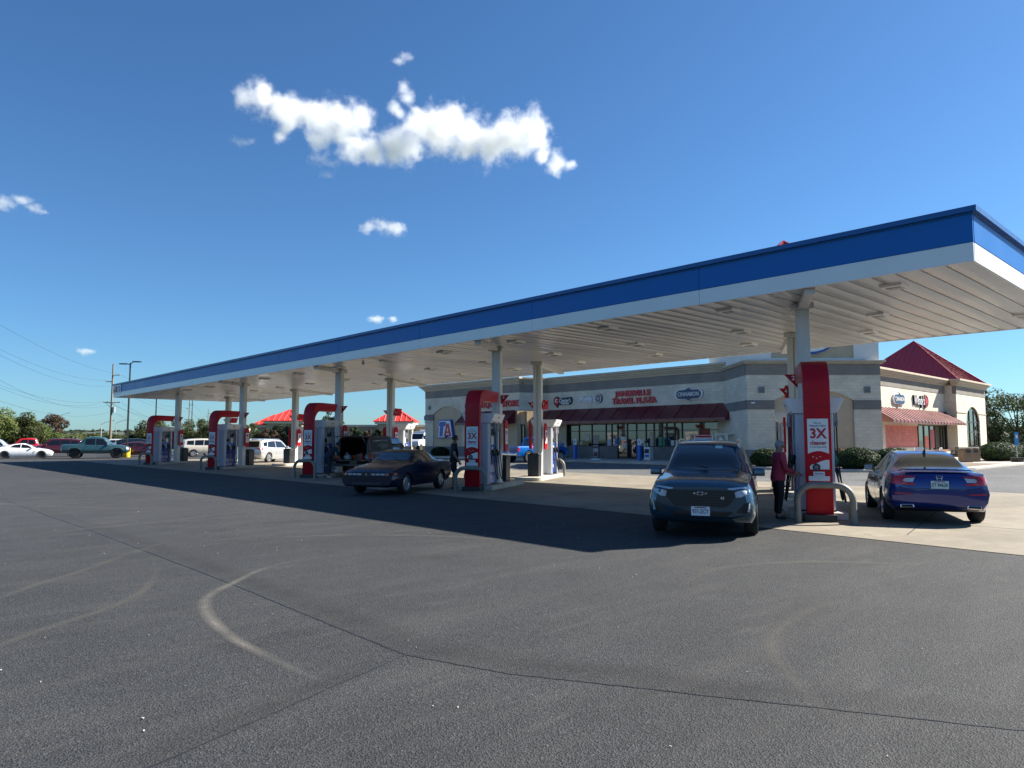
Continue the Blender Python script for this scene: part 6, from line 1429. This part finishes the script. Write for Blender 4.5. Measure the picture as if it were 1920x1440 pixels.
def tree(name, label, loc, h, cr, mtl, seed, n=2200, leaf=.2, trunk=.25, kind='round', group=None, cat='tree'):
    """trunk fraction bare; cr crown radius"""
    r = random.Random(seed); t = thing(name, label, cat, loc, 0, group)
    z0 = h * trunk; tr_r = max(.05, h * .022)
    b = MB(); lean = Vector((r.uniform(-.05, .05) * h, r.uniform(-.05, .05) * h, 0))
    top = lean + Vector((0, 0, h * .8)); b.tube([(0, 0, -.1), lean * .3 + Vector((0, 0, z0)), lean * .7 + Vector((0, 0, h * .5)), top], [tr_r * 1.3, tr_r, tr_r * .6, tr_r * .15], 8)
    clumps = []
    if kind == 'conifer':
        nl = 9
        for i in range(nl):
            f = i / (nl - 1); z = z0 + (h * .97 - z0) * f; rr = cr * (1 - f) ** .85 + .15
            for k in range(max(3, int(8 * (1 - f)) + 2)):
                a = r.uniform(0, 6.28); q = rr * r.uniform(.45, 1.0); clumps.append((q * math.cos(a), q * math.sin(a), z - q * .18 + r.uniform(-.2, .2), max(.22, rr * .34)))
    else:
        m = {'round': 26, 'shrub': 18, 'wild': 30}[kind]
        zc = (z0 + h) / 2; hz = (h - z0) / 2
        for i in range(m):
            a = r.uniform(0, 6.28); u = r.uniform(-1, 1); q = math.sqrt(1 - u * u); k = r.uniform(.45, .86) if kind != 'wild' else r.uniform(.4, .98)
            c = (cr * k * q * math.cos(a) + lean.x * .6, cr * k * q * math.sin(a) + lean.y * .6, zc + hz * k * u * .95, cr * r.uniform(.22, .40))
            clumps.append(c)
            if kind != 'shrub' and i % 3 == 0: b.tube([lean * .4 + Vector((0, 0, z0 + (h - z0) * .2)), Vector(c[:3]) * .6 + Vector((0, 0, zc * .3)), c[:3]], [tr_r * .5, tr_r * .3, tr_r * .1], 5)
    b.build('trunk', BARK, t, smooth=60)
    b = MB(); crown_mesh(b, clumps, n, leaf, r); b.build('crown', mtl, t, recalc=False)
    return t
def dist_(px_off, d):   # point at forward depth d and sideways offset from the view axis
    return (d * .682 + px_off * .7314, d * .7314 - px_off * .682)
# big pale trees at the far left
for i, (lat, d, h, cr, mt, lab) in enumerate(((-67.5, 92, 6.6, 3.6, WILLOW, 'large pale green tree at the left edge behind the silver SUV'), (-67, 98, 5.6, 3.2, GREEN, 'bushy green tree behind the bright red pickup'), (-64.6, 95, 5.2, 2.9, OLIVE, 'olive tree second in from the left clump'), (-78, 100, 7.2, 3.6, GREEN, 'tall green tree half out of the left edge'), (-66.2, 101, 3.9, 2.6, GREEN, 'low green bush right of the left tree clump'), (-73.0, 112, 5.9, 2.8, RUST, 'round reddish-topped tree standing alone before the hills'))):
    x, y = dist_(lat, d); tree('broadleaf_tree', lab, (x, y, 0), h, cr, mt, 10 + i, 7000, .135, .08 if i != 5 else .2, 'round')
# hedge line of big shrubs beyond the pumps
hed = [(-52.5, 100, 3.6, 2.0, DKG), (-49.5, 98, 4.9, 2.4, OLIVE), (-46.2, 98, 4.7, 2.5, OLIVE), (-43.4, 99, 5.0, 2.5, OLIVE), (-40.2, 97, 4.3, 2.3, DKG), (-37.6, 96, 4.2, 2.0, RUST), (-34.8, 95, 4.4, 2.1, OLIVE), (-32.0, 94, 3.4, 1.7, RUST), (-30.6, 96, 4.6, 1.9, DKG), (-28.2, 94, 3.9, 1.8, RUST), (-25.8, 95, 4.3, 1.8, OLIVE), (-23.4, 94, 4.0, 1.5, DKG)]
hl = ['dark evergreen shrub at the left end of the hedge line', 'olive shrub behind the last front pump', 'olive shrub behind the last front column', 'tall olive shrub in the middle of the hedge line', 'dark shrub left of the fourth front pump', 'brown flowering shrub behind the fourth front pump', 'olive shrub left of the silver SUV', 'low brown shrub above the silver SUV', 'dark shrub below the first red hipped roof', 'brown feathery shrub below the red hipped roof', 'olive shrub right of the red hipped roof', 'dark shrub at the right end of the hedge line']
for i, ((lat, d, h, cr, mt), lab) in enumerate(zip(hed, hl)):
    x, y = dist_(lat, d); tree('hedge_shrub', lab, (x, y, 0), h, cr, mt, 40 + i, 4200, .12, .05, 'shrub', group='shrubs of the hedge line', cat='shrub')
# small planted trees before the second restaurant
for i, (lat, d, h, cr, mt, k, lab) in enumerate(((-31.3, 120, 7.0, 1.6, DKG, 'round', 'small tree rising above the flat shop roof, left'), (-29.3, 120, 6.8, 1.3, DKG, 'round', 'small tree rising above the flat shop roof, right'), (-21.7, 100, 3.7, 1.3, HEDGE, 'shrub', 'round green shrub before the tan wall'), (-19.9, 100, 3.4, .8, RUST, 'shrub', 'narrow brown shrub before the tan wall'), (-18.8, 100, 3.5, .8, HEDGE, 'shrub', 'narrow green shrub left of the red pavilion'), (-18.0, 101, 3.6, .8, DKG, 'shrub', 'narrow dark shrub before the red pavilion'), (-18.4, 135, 4.9, 1.8, WILLOW, 'round', 'yellow-green tree beside the white lorry'))):
    x, y = dist_(lat, d); tree('ornamental_tree', lab, (x, y, 0), h, cr, mt, 70 + i, 2400, .12, .12, k)
# right-hand trees
for i, (lat, d, h, cr, mt, k, lab) in enumerate(((46.5, 70, 6.6, 1.9, DKG, 'conifer', 'dark spruce rising behind the arched window'), (58.0, 82, 7.5, 4.0, OLIVE, 'wild', 'tall olive tree at the right edge'), (52.3, 80, 4.6, 2.6, DKG, 'shrub', 'dark low tree between the spruce and the right edge tree'), (66.5, 86, 8.0, 4.0, DKG, 'wild', 'dark tree cut by the right edge'))):
    x, y = dist_(lat, d); tree('roadside_tree', lab, (x, y, 0), h, cr, mt, 90 + i, 9000 if k != 'shrub' else 5000, .12, .12 if k != 'shrub' else .03, k)
# clipped bushes by the building
def bush(label, x, y, rx, ry, h, seed, mtl=HEDGE, leaf=.05, n=4200):
    r = random.Random(seed); t = thing('clipped_bush', label, 'bush', (x, y, .156)); b = MB(); b.sphere((0, 0, h * .42), 1, 3, (rx * .86, ry * .86, h * .52)); b.build('core', M('bush_core', (.010, .016, .008), .95), t)
    b = MB()
    for _ in range(n):
        a = r.uniform(0, 6.28); u = r.uniform(-.8, 1); q = math.sqrt(1 - u * u); d = Vector((q * math.cos(a), q * math.sin(a), u)); k = 1 + .09 * noise.noise(d * 3 + Vector((seed, 0, 0))) + r.uniform(-.06, .05)
        p = Vector((d.x * rx * k, d.y * ry * k, max(.02, h * .45 + d.z * h * .55 * k))); nrm = (d + Vector((r.gauss(0, .5), r.gauss(0, .5), r.gauss(.1, .5)))).normalized(); tt = nrm.orthogonal().normalized(); tt.rotate(Matrix.Rotation(r.uniform(0, 6.28), 3, nrm)); w = nrm.cross(tt); s = leaf * r.uniform(.7, 1.4)
        b._faces([b.v(v) for v in (p + tt * s, p + w * s * .6, p - tt * s, p - w * s * .6)], [(0, 1, 2, 3)])
    b.build('leaves', mtl, t, recalc=False)
bush('rounded green bush right of the first pylon', 38.4, 14.9, 1.15, 1.0, 1.05, 1); bush('rounded green bush behind the blue saloon car', 40.0, 13.7, 1.1, 1.0, 1.02, 2); bush('rounded green bush behind the woman in red', 37.9, 19.6, .9, .9, .95, 3)
bush('dark purple bush at the foot of the corner tower', 40.6, 16.6, 1.0, .9, 1.0, 4, RUST)
bush('large clipped bush right of the patio', 60.2, 13.6, 2.1, 1.2, 1.3, 5, n=6000); bush('low clipped bush at the far right of the patio', 65.0, 13.5, 2.0, 1.0, 1.15, 6); bush('small pale bush at the right edge beside the gravel', 69.0, 13.4, 1.4, .9, .95, 7, GREEN)
bush('small bush at the foot of the left niche', 40.6, 53.4, .9, .7, .8, 8, DKG)
# wooded ridge on the horizon
def ridge(name, lat0, lat1, d0, d1, h, seed, mtl, n, leaf):
    r = random.Random(seed); b = MB()
    for _ in range(n):
        f = r.random(); lat = lat0 + (lat1 - lat0) * f; d = d0 + (d1 - d0) * r.random(); hh = h * (.45 + .55 * noise.noise(Vector((lat * .012, seed, 0))) + .18 * noise.noise(Vector((lat * .05, seed, 3)))) * min(1, 6 * f, 6 * (1 - f)); hh = max(2.5, hh)
        z = hh * r.random() ** .6 * (.85 + .3 * noise.noise(Vector((lat * .16, d * .05, 1)))); x, y = dist_(lat, d)
        nrm = Vector((r.gauss(-.5, .5), r.gauss(-.5, .5), r.gauss(.5, .5))).normalized(); t = nrm.orthogonal(); w = nrm.cross(t); s = leaf * r.uniform(.6, 1.4); p = Vector((x, y, z))
        b._faces([b.v(v) for v in (p + t * s, p + w * s * .7, p - t * s, p - w * s * .7)], [(0, 1, 2, 3)])
    return stuff(b.build(name, mtl, recalc=False))
# hill body under the woods
hb = MB(); prof = []
for i in range(41):
    lat = -900 + i * 40; z = 13 + 9 * noise.noise(Vector((lat * .004, 2.2, 0))) + 4 * noise.noise(Vector((lat * .02, 5, 0))); prof.append((lat, max(6, z * min(1, i / 4, (40 - i) / 10))))
rows = []
for (d, k) in ((560, 0), (760, .75), (900, 1.0), (1300, .2)):
    rows.append([hb.v((*dist_(lat * d / 800, d), z * k - 1)) for lat, z in prof])
for A, B in zip(rows, rows[1:]):
    for i in range(len(A) - 1): hb.bm.faces.new((A[i], A[i + 1], B[i + 1], B[i]))
struct(hb.build('hills', mat('hill_woods', (.06, .075, .055), .95, var=.4, vscale=.03, bump=.6, bscale=.2), smooth=60))
ridge('distant_woods', -420, -60, 330, 420, 9, 3, FARG, 9000, 1.3); ridge('distant_woods', -150, -60, 170, 215, 5.2, 5, OLIVE, 6000, .6); ridge('distant_woods', -65, 160, 230, 300, 7.5, 8, FARG, 7000, 1.0); ridge('distant_woods', -260, 320, -85, -120, 11, 12, OLIVE, 9000, .8); ridge('distant_woods', -700, -120, 800, 900, 26, 9, FARG, 12000, 3.0)
# ------------------------------------------------------------------ poles, wires, lamps, far buildings, lorry
WOOD = mat('pole_wood', (.20, .165, .125), .85, var=.25, vscale=3, bump=.3, stretch=(4, 4, .4)); DKSTEEL = mat('dark_bronze_pole', (.014, .014, .015), .45); GALV = mat('galvanised', (.42, .44, .45), .45, .4)
PA = dist_(-61.9, 110); 
POLES = [(*dist_(-42.6, 53.3), 13.6), (*PA, 13.4), (*dist_(-92, 203), 13.4), (*dist_(-116, 272), 13.4)]
def pole(label, x, y, h, big=True):
    t = thing('utility_pole', label, 'utility pole', (x, y, 0), 0, 'wooden utility poles along the road'); b = MB(); b.tube([(0, 0, -.2), (0, 0, h * .5), (0, 0, h)], [.19, .16, .11], 10); b.build('pole', WOOD, t, smooth=60)
    d = Vector((.7314, -.682, 0))
    def arm(z, a, c, br=False):
        b = MB(); p, q = d * a, d * c; b.tube([(p.x, p.y, z), (q.x, q.y, z)], .06, 6)
        if br: b.tube([(p.x * .8, p.y * .8, z), (0, 0, z - .9)], .03, 5)
        o = b.build('crossarm', WOOD, t)
        for k in ([a, c] if not br else [a, a * .5, c * .5, c]):
            b = MB(); b.lathe([(.001, z), (.05, z), (.07, z + .08), (.04, z + .2), (.001, z + .2)], 8, (d.x * k, d.y * k, 0)); b.build('insulator', M('insulator_grey', (.3, .32, .34), .3), o)
    arm(h - 1.75, 0, 1.05); arm(h - 2.75, -1.05, 0)
    arm(h - 6.0, -1.25, 1.25, True)
    b = MB(); b.cyl((.28, -.26, h - 7.6), (.28, -.26, h - 6.7), .22, n=12); b.build('transformer', GALV, t, smooth=40)
    return t
for (x, y, h), lab in zip(POLES[1:], ('tall wooden utility pole with crossarms left of the canopy', 'distant utility pole seen under the canopy between the last two pumps', 'farthest utility pole seen under the canopy')): pole(lab, x, y, h)
CABLE = mat('cable_black', (.02, .02, .022), .6)
def wire(label, k, off, zt, sag, r=.018):
    d = Vector((.7314, -.682, 0)); a, c = POLES[k], POLES[k + 1]
    p = Vector((a[0], a[1], a[2] - zt)) + d * off; q = Vector((c[0], c[1], c[2] - zt)) + d * off
    pts = [p.lerp(q, i / 24) - Vector((0, 0, sag * 4 * (i / 24) * (1 - i / 24))) for i in range(25)]
    b = MB(); b.tube(pts, r, 5); tag(b.build('overhead_cable', CABLE, smooth=60), label, 'cable', 'overhead cables between the utility poles')
nm = ['highest', 'second highest', 'third highest', 'fourth highest', 'fifth highest', 'second lowest', 'lowest']
for k, w in ((0, 'left of the near utility pole'), (1, 'between the near and the distant utility pole'), (2, 'between the two distant utility poles')):
    for j, (off, zt, sag) in enumerate(((.95, 1.55, 1.0), (-.95, 2.55, 1.3), (0, 3.4, 1.5), (-1.2, 5.8, 1.3), (-.6, 5.8, 1.9), (1.2, 5.8, 2.2), (0, 7.4, 1.6))): wire('%s overhead cable %s' % (nm[j], w), k, off, zt, sag, .010 + .004 * k)
# parking-lot lamps
def lot_lamp(label, x, y, h, base=True, dbl=True):
    t = thing('lamp_post', label, 'lamp post', (x, y, 0), 0, 'dark lot lamps'); b = MB(); b.box((0, 0, h / 2 + .3), (.15, .15, h - .6), top=(.75, .75)); b.build('pole', DKSTEEL, t, bevel=.01)
    if base:
        b = MB(); b.cyl((0, 0, 0), (0, 0, .88), .31, n=24); b.build('base_drum', mat('yellow_paint', (.72, .52, .03), .5, var=.1), t, bevel=.02, smooth=40)
    d = Vector((.7314, -.682, 0)).normalized(); ang = math.atan2(d.y, d.x)
    for s in (-1, 1) if dbl else (1,):
        b = MB(); p = d * s * .25; b.tube([(0, 0, h - .12), (p.x, p.y, h - .05 + .1 * s)], .04, 6); q = d * s * .62; b.box((q.x, q.y, h + .1 * s), (.75, .36, .09), rz=ang); b.build('lamp_head', DKSTEEL, t, bevel=.02)
x, y = dist_(-36.1, 67.0); lot_lamp('dark square lamp post with a yellow base drum', x, y, 8.9)
x, y = dist_(-47.0, 94); lot_lamp('dark lamp post behind the last front pump', x, y, 9.0, False)
x, y = dist_(-66.5, 148); lot_lamp('thin dark lamp post beside the distant utility pole', x, y, 11.5, False)
def road_lamp(label, x, y, h, both=True):
    t = thing('street_light', label, 'street light', (x, y, 0), 0, 'slender road lights'); b = MB(); b.tube([(0, 0, 0), (0, 0, h)], [.13, .07], 8); b.build('pole', GALV, t, smooth=60); d = Vector((.7314, -.682, 0))
    for s in (-1, 1) if both else (1,):
        b = MB(); b.tube([(0, 0, h - .3), (d.x * s * .8, d.y * s * .8, h + .15), (d.x * s * 2.3, d.y * s * 2.3, h + .55)], .05, 6); b.box((d.x * s * 2.7, d.y * s * 2.7, h + .6), (.9, .22, .12), rz=math.atan2(d.y, d.x)); b.build('arm', GALV, t)
x, y = dist_(-127, 200); road_lamp('slender double-armed road light left of the utility pole', x, y, 8.6); x, y = dist_(-111, 200); road_lamp('slender single-armed road light right of the utility pole', x, y, 6.6, False); x, y = dist_(-95, 165); road_lamp('small road light beside the lamp with the yellow base', x, y, 5.5, False)
# far restaurant with red hipped roof, and the shop with a red pavilion
TAN = mat('far_tan_wall', (.36, .30, .22), .9, var=.08, vscale=.5, bump=.3, bscale=8); REDR = mat('bright_red_roof', (.62, .05, .035), .4, var=.06, vscale=.5); CREAMT = mat('cream_trim', (.62, .58, .48), .7)
def far_building(name, label, lat, d, ang, blocks, roofs):
    x, y = dist_(lat, d); m = Matrix.Translation((x, y, 0)) @ Matrix.Rotation(ang, 4, 'Z'); t = thing(name, label, 'building')
    for lo, hi in blocks:
        part('wall', m, TAN, lambda b: b.box2(lo, hi), t); part('parapet', m, CREAMT, lambda b: b.box2((lo[0] - .15, lo[1] - .15, hi[2] + .002), (hi[0] + .15, hi[1] + .15, hi[2] + .35)), t)
        for i in range(int((hi[0] - lo[0]) / 3.2)):
            wx = lo[0] + 1.2 + i * 3.2; w = part('window', m, FRAME, lambda b: b.box2((wx, lo[1] - .05, .9), (wx + 1.9, lo[1] - .002, 2.5)), t); part('pane', m, SHOPG, lambda b: b.box2((wx + .08, lo[1] - .06, .98), (wx + 1.82, lo[1] - .052, 2.42)), w)
    for (x0, y0, x1, y1, z, zt) in roofs:
        part('roof_base', m, TAN, lambda b: b.box2((x0 + .3, y0 + .3, 0), (x1 - .3, y1 - .3, z)), t); part('eaves', m, CREAMT, lambda b: b.box2((x0 - .1, y0 - .1, z - .45), (x1 + .1, y1 + .1, z)), t)
        pyramid('roof', m, x0, y0, x1, y1, z, zt, REDR, t, .3, .9)
ANG = R(-43)
far_building('far_restaurant', 'tan restaurant with a bright red hipped roof beyond the hedge', -38.5, 118, ANG, [((-3.6, 5, 0), (6, 14, 4.0))], [(-2.5, 0, 3.9, 6.4, 4.8, 6.75), (-4.6, 1.6, .2, 6.4, 4.2, 5.9)])
far_building('far_shop', 'low tan shop with a bright red pyramid pavilion behind the pumps', -22.5, 122, ANG, [((-6.5, 1.5, 0), (7.5, 12, 3.9))], [(-.4, -2.5, 5.8, 3.7, 4.75, 7.0)])
far_building('far_house', 'small pale house roof beyond the bright red pickup', -66.5, 128, ANG, [((-1.5, 0, 0), (3.5, 4, 2.0))], [])
x, y = dist_(140, 190); far_building('far_warehouse', 'pale low building glimpsed through the trees at the right edge', 128, 190, ANG, [((0, 0, 0), (30, 14, 5.0))], [])
# white lorry
t = thing('lorry', 'white lorry with its trailer beyond the left wing of the shop', 'lorry', (*dist_(-14.9, 114), 0), R(-158)); WP = M('white_paint')
b = MB(); b.box2((-9.5, -1.25, 1.05), (-2.2, 1.25, 3.3)); b.build('trailer_box', WHITE(), t, bevel=.04)
b = MB(); b.box2((-2.0, -1.15, .7), (-.2, 1.15, 3.0)); b.prism([(-.2, .7), (1.7, .7), (1.8, 1.35), (1.5, 1.6), (.55, 1.75), (.1, 2.65), (-.2, 2.9)], -1.1, 1.1, 'y'); b.build('cab', WHITE(), t, bevel=.06)
b = MB(); b.prism([(.585, 1.76), (.16, 2.58), (.10, 2.56), (.53, 1.74)], -.95, .95, 'y'); b.build('windscreen', TINT, t)
for s in (-1, 1):
    b = MB(); b.box2((-.15, s * 1.115 - .012, 1.75), (.35, s * 1.115 + .012, 2.35)); b.build('side_window', TINT, t); b = MB(); b.box((.42, s * 1.35, 2.0), (.12, .2, .6)); b.build('mirror', BLACK(), t, bevel=.03)
for xx in (-8.6, -7.6, -2.4, -1.4, 1.0):
    for s in (-1, 1):
        b = MB(); b.lathe([(.3, -.14), (.5, -.14), (.5, .14), (.3, .14), (.001, .1)], 20, (0, 0, 0), 'y'); o = b.build('wheel', RUBBER(), t, smooth=40); o.location = (xx, s * 1.0, .5)
b = MB(); b.box2((1.72, -.8, .5), (1.95, .8, .9)); b.build('bumper', CHROME(), t, bevel=.04); b = MB(); b.box2((-9.4, -.5, .75), (1.5, .5, 1.05)); b.build('chassis', BLACK(), t)
# scraps of paper and chips on the asphalt
r = random.Random(21); b = MB()
for _ in range(420):
    x, y = r.uniform(-2, 12), r.uniform(-1, 42)
    if x > 11.5: continue
    s = r.uniform(.002, .006); a = r.uniform(0, 6.28); b.box((x, y, .006), (s * 2, s, .006), rz=a)
for x, y, s in ((1.35, 4.6, .02), (1.3, 4.4, .022), (2.7, 3.6, .016), (4.9, 17.6, .05)): b.box((x, y, .007), (s * .8, s * .4, .004), rz=r.uniform(0, 6))
stuff(b.build('litter', mat('paper_scrap', (.52, .5, .46), .8)))
# ------------------------------------------------------------------ clouds: real volumes far off, lit by the sun
def cloud(label, blobs, dens=.05, depth=0, soft=1.1, thr=.21, amp=2.7, flat_=1., nscale=.018):
    """blobs: sideways, height, radius (m), 1.5 km out along the view axis"""
    r = random.Random(len(label)); C = []
    for (x, z, q) in blobs: C.append((x, r.uniform(-.5, .5) * q + depth, z, q))
    lo = [min(c[i] - 1.25 * c[3] for c in C) for i in range(3)]; hi = [max(c[i] + 1.25 * c[3] for c in C) for i in range(3)]
    cx = [(a + b_) / 2 for a, b_ in zip(lo, hi)]
    b = MB(); b.box2([a - c for a, c in zip(lo, cx)], [a - c for a, c in zip(hi, cx)])
    m = bpy.data.materials.new('cloud_vapour'); m.use_nodes = True; nt = m.node_tree; nt.nodes.remove(nt.nodes['Principled BSDF']); N = nt.nodes.new; L = nt.links.new
    tc = N('ShaderNodeTexCoord'); P = tc.outputs['Object']
    n0 = N('ShaderNodeTexNoise'); n0.inputs['Scale'].default_value = nscale * .55; n0.inputs['Detail'].default_value = 4; L(P, n0.inputs[0])
    wv = N('ShaderNodeVectorMath'); wv.operation = 'SUBTRACT'; wv.inputs[1].default_value = (.5, .5, .5); L(n0.outputs['Color'], wv.inputs[0])
    rad = sum(c[3] for c in C) / len(C)
    ws = N('ShaderNodeVectorMath'); ws.operation = 'SCALE'; ws.inputs['Scale'].default_value = rad * 1.1; L(wv.outputs[0], ws.inputs[0])
    wp = N('ShaderNodeVectorMath'); wp.operation = 'ADD'; L(P, wp.inputs[0]); L(ws.outputs[0], wp.inputs[1]); fl = N('ShaderNodeVectorMath'); fl.operation = 'MULTIPLY'; fl.inputs[1].default_value = (1, 1, flat_); L(wp.outputs[0], fl.inputs[0]); Q = fl.outputs[0]
    acc = None
    for (x, y, z, q) in C:
        s = N('ShaderNodeVectorMath'); s.operation = 'DISTANCE'; s.inputs[1].default_value = (x - cx[0], y - cx[1], (z - cx[2]) * flat_); L(Q, s.inputs[0])
        k = N('ShaderNodeMath'); k.operation = 'MULTIPLY_ADD'; k.inputs[1].default_value = -1 / q; k.inputs[2].default_value = 1.0; L(s.outputs['Value'], k.inputs[0])
        if acc is None: acc = k.outputs[0]
        else:
            a = N('ShaderNodeMath'); a.operation = 'SMOOTH_MAX'; a.inputs[2].default_value = .12; L(acc, a.inputs[0]); L(k.outputs[0], a.inputs[1]); acc = a.outputs[0]
    n = N('ShaderNodeTexNoise'); n.inputs['Scale'].default_value = nscale * 1.6; n.inputs['Detail'].default_value = 7; n.inputs['Roughness'].default_value = .66; L(P, n.inputs[0])
    k = N('ShaderNodeMath'); k.operation = 'MULTIPLY_ADD'; k.inputs[1].default_value = amp; k.inputs[2].default_value = -amp * .5 - thr + .2; L(n.outputs['Fac'], k.inputs[0])
    a = N('ShaderNodeMath'); a.operation = 'ADD'; L(acc, a.inputs[0]); L(k.outputs[0], a.inputs[1])
    mr = N('ShaderNodeMapRange'); mr.interpolation_type = 'SMOOTHSTEP'; mr.inputs[1].default_value = 0; mr.inputs[2].default_value = soft; mr.inputs[3].default_value = 0; mr.inputs[4].default_value = dens; L(a.outputs[0], mr.inputs[0])
    # nothing at the domain wall
    v = N('ShaderNodeVolumePrincipled'); v.inputs['Color'].default_value = (1, 1, 1, 1); v.inputs['Anisotropy'].default_value = .25; L(mr.outputs[0], v.inputs['Density'])
    L(v.outputs[0], nt.nodes['Material Output'].inputs['Volume'])
    ext = max(h - l for h, l in zip(hi, lo)); m.cycles.volume_step_rate = max(.02, min(1, rad * .34 / (ext / 10)))
    o = b.build('cloud', m); y0 = 1500
    fw = Vector((.682, .7314, 0)); rt = Vector((.7314, -.682, 0)); p = rt * cx[0] + fw * (y0 + cx[1]); o.location = (p.x, p.y, cx[2] + 1.6); o.rotation_euler = (0, 0, math.atan2(rt.y, rt.x))
    return tag(o, label, 'cloud', 'small fair-weather clouds' if 'large' not in label else None)
cloud('large lumpy white cloud drifting above the middle of the canopy', [(-573, 741, 32), (-539, 736, 40), (-502, 724, 44), (-482, 698, 37), (-489, 667, 27), (-508, 657, 17), (-451, 698, 41), (-418, 686, 49), (-371, 679, 54), (-339, 698, 41), (-347, 643, 44), (-301, 633, 41), (-257, 631, 41), (-229, 650, 49), (-197, 686, 51), (-151, 664, 61), (-125, 686, 49), (-88, 662, 58), (-46, 650, 54), (-6, 670, 56), (29, 682, 49), (53, 658, 41), (17, 629, 32), (62, 619, 22), (97, 602, 29), (122, 600, 18), (-238, 765, 17), (-228, 739, 24), (-253, 715, 27), (-207, 715, 17), (-417, 650, 32)])
for lab, bl_, dn in (('small wisp of cloud high above the large cloud', [(-248, 831, 14), (-234, 836, 14)], .03), ('small pale cloud below the large cloud', [(-310, 457, 18), (-281, 460, 21), (-255, 456, 24), (-241, 449, 12)], .04), ('tiny cloud just above the blue fascia', [(-291, 256, 14), (-280, 257, 9), (-252, 255, 10)], .06), ('tiny cloud over the utility pole wires', [(-905, 187, 12), (-916, 188, 9), (-896, 186, 8)], .06), ('ragged cloud at the left edge of the sky', [(-1095, 508, 22), (-1070, 517, 17), (-1047, 515, 14), (-1023, 496, 16), (-1009, 494, 9)], .03), ('faint wisp left of the large cloud', [(-602, 650, 13), (-585, 645, 14), (-570, 648, 11)], .02), ('faint ragged wisp under the left end of the large cloud', [(-416, 599, 20), (-391, 601, 17), (-433, 605, 12), (-398, 575, 14)], .015)):
    cloud(lab, [(x_, z_, q_ * 1.35) for x_, z_, q_ in bl_], dn, nscale=.045, flat_=1.9)
# ------------------------------------------------------------------ light, sky, camera
SUNV = Vector((1.157, -.578, 1.0)).normalized()
sun = bpy.data.lights.new('sun', 'SUN'); sun.energy = 5.0; sun.angle = R(.53); sun.color = (1.0, .93, .82)
so = bpy.data.objects.new('sun', sun); COL.objects.link(so); so.rotation_euler = SUNV.to_track_quat('Z', 'Y').to_euler(); so.location = (60, -30, 60)
w = bpy.data.worlds.new('World'); sc.world = w; w.use_nodes = True
nt = w.node_tree; bg = nt.nodes['Background']
sk = nt.nodes.new('ShaderNodeTexSky'); sk.sky_type = 'NISHITA'; sk.sun_disc = False
sk.sun_elevation = math.asin(SUNV.z); sk.sun_rotation = math.atan2(SUNV.x, SUNV.y)
sk.altitude = 200; sk.air_density = 1.0; sk.dust_density = .4; sk.ozone_density = 3.0
tn = nt.nodes.new('ShaderNodeMix'); tn.data_type = 'RGBA'; tn.blend_type = 'MULTIPLY'; tn.inputs[0].default_value = 1; tn.inputs[7].default_value = (.53, .84, 1.10, 1); nt.links.new(sk.outputs[0], tn.inputs[6]); nt.links.new(tn.outputs[2], bg.inputs['Color']); bg.inputs['Strength'].default_value = .05
cam = bpy.data.cameras.new('camera'); cam.sensor_width = 36; cam.lens = 36 * 1335 / 1920; cam.clip_end = 9000; cam.clip_start = .05
co = bpy.data.objects.new('camera', cam); COL.objects.link(co); co.location = (0, 0, 1.62)
co.rotation_euler = (R(90) + math.atan(105 / 1335), 0, R(-43)); sc.camera = co
sc.view_settings.view_transform = 'Standard'; sc.view_settings.look = 'None'; sc.view_settings.gamma = 1; sc.view_settings.exposure = 1.4
sc.render.engine = 'CYCLES'; sc.cycles.use_denoising = True; sc.cycles.volume_bounces = 6; sc.cycles.max_bounces = 12; sc.cycles.diffuse_bounces = 4; sc.cycles.transparent_max_bounces = 16
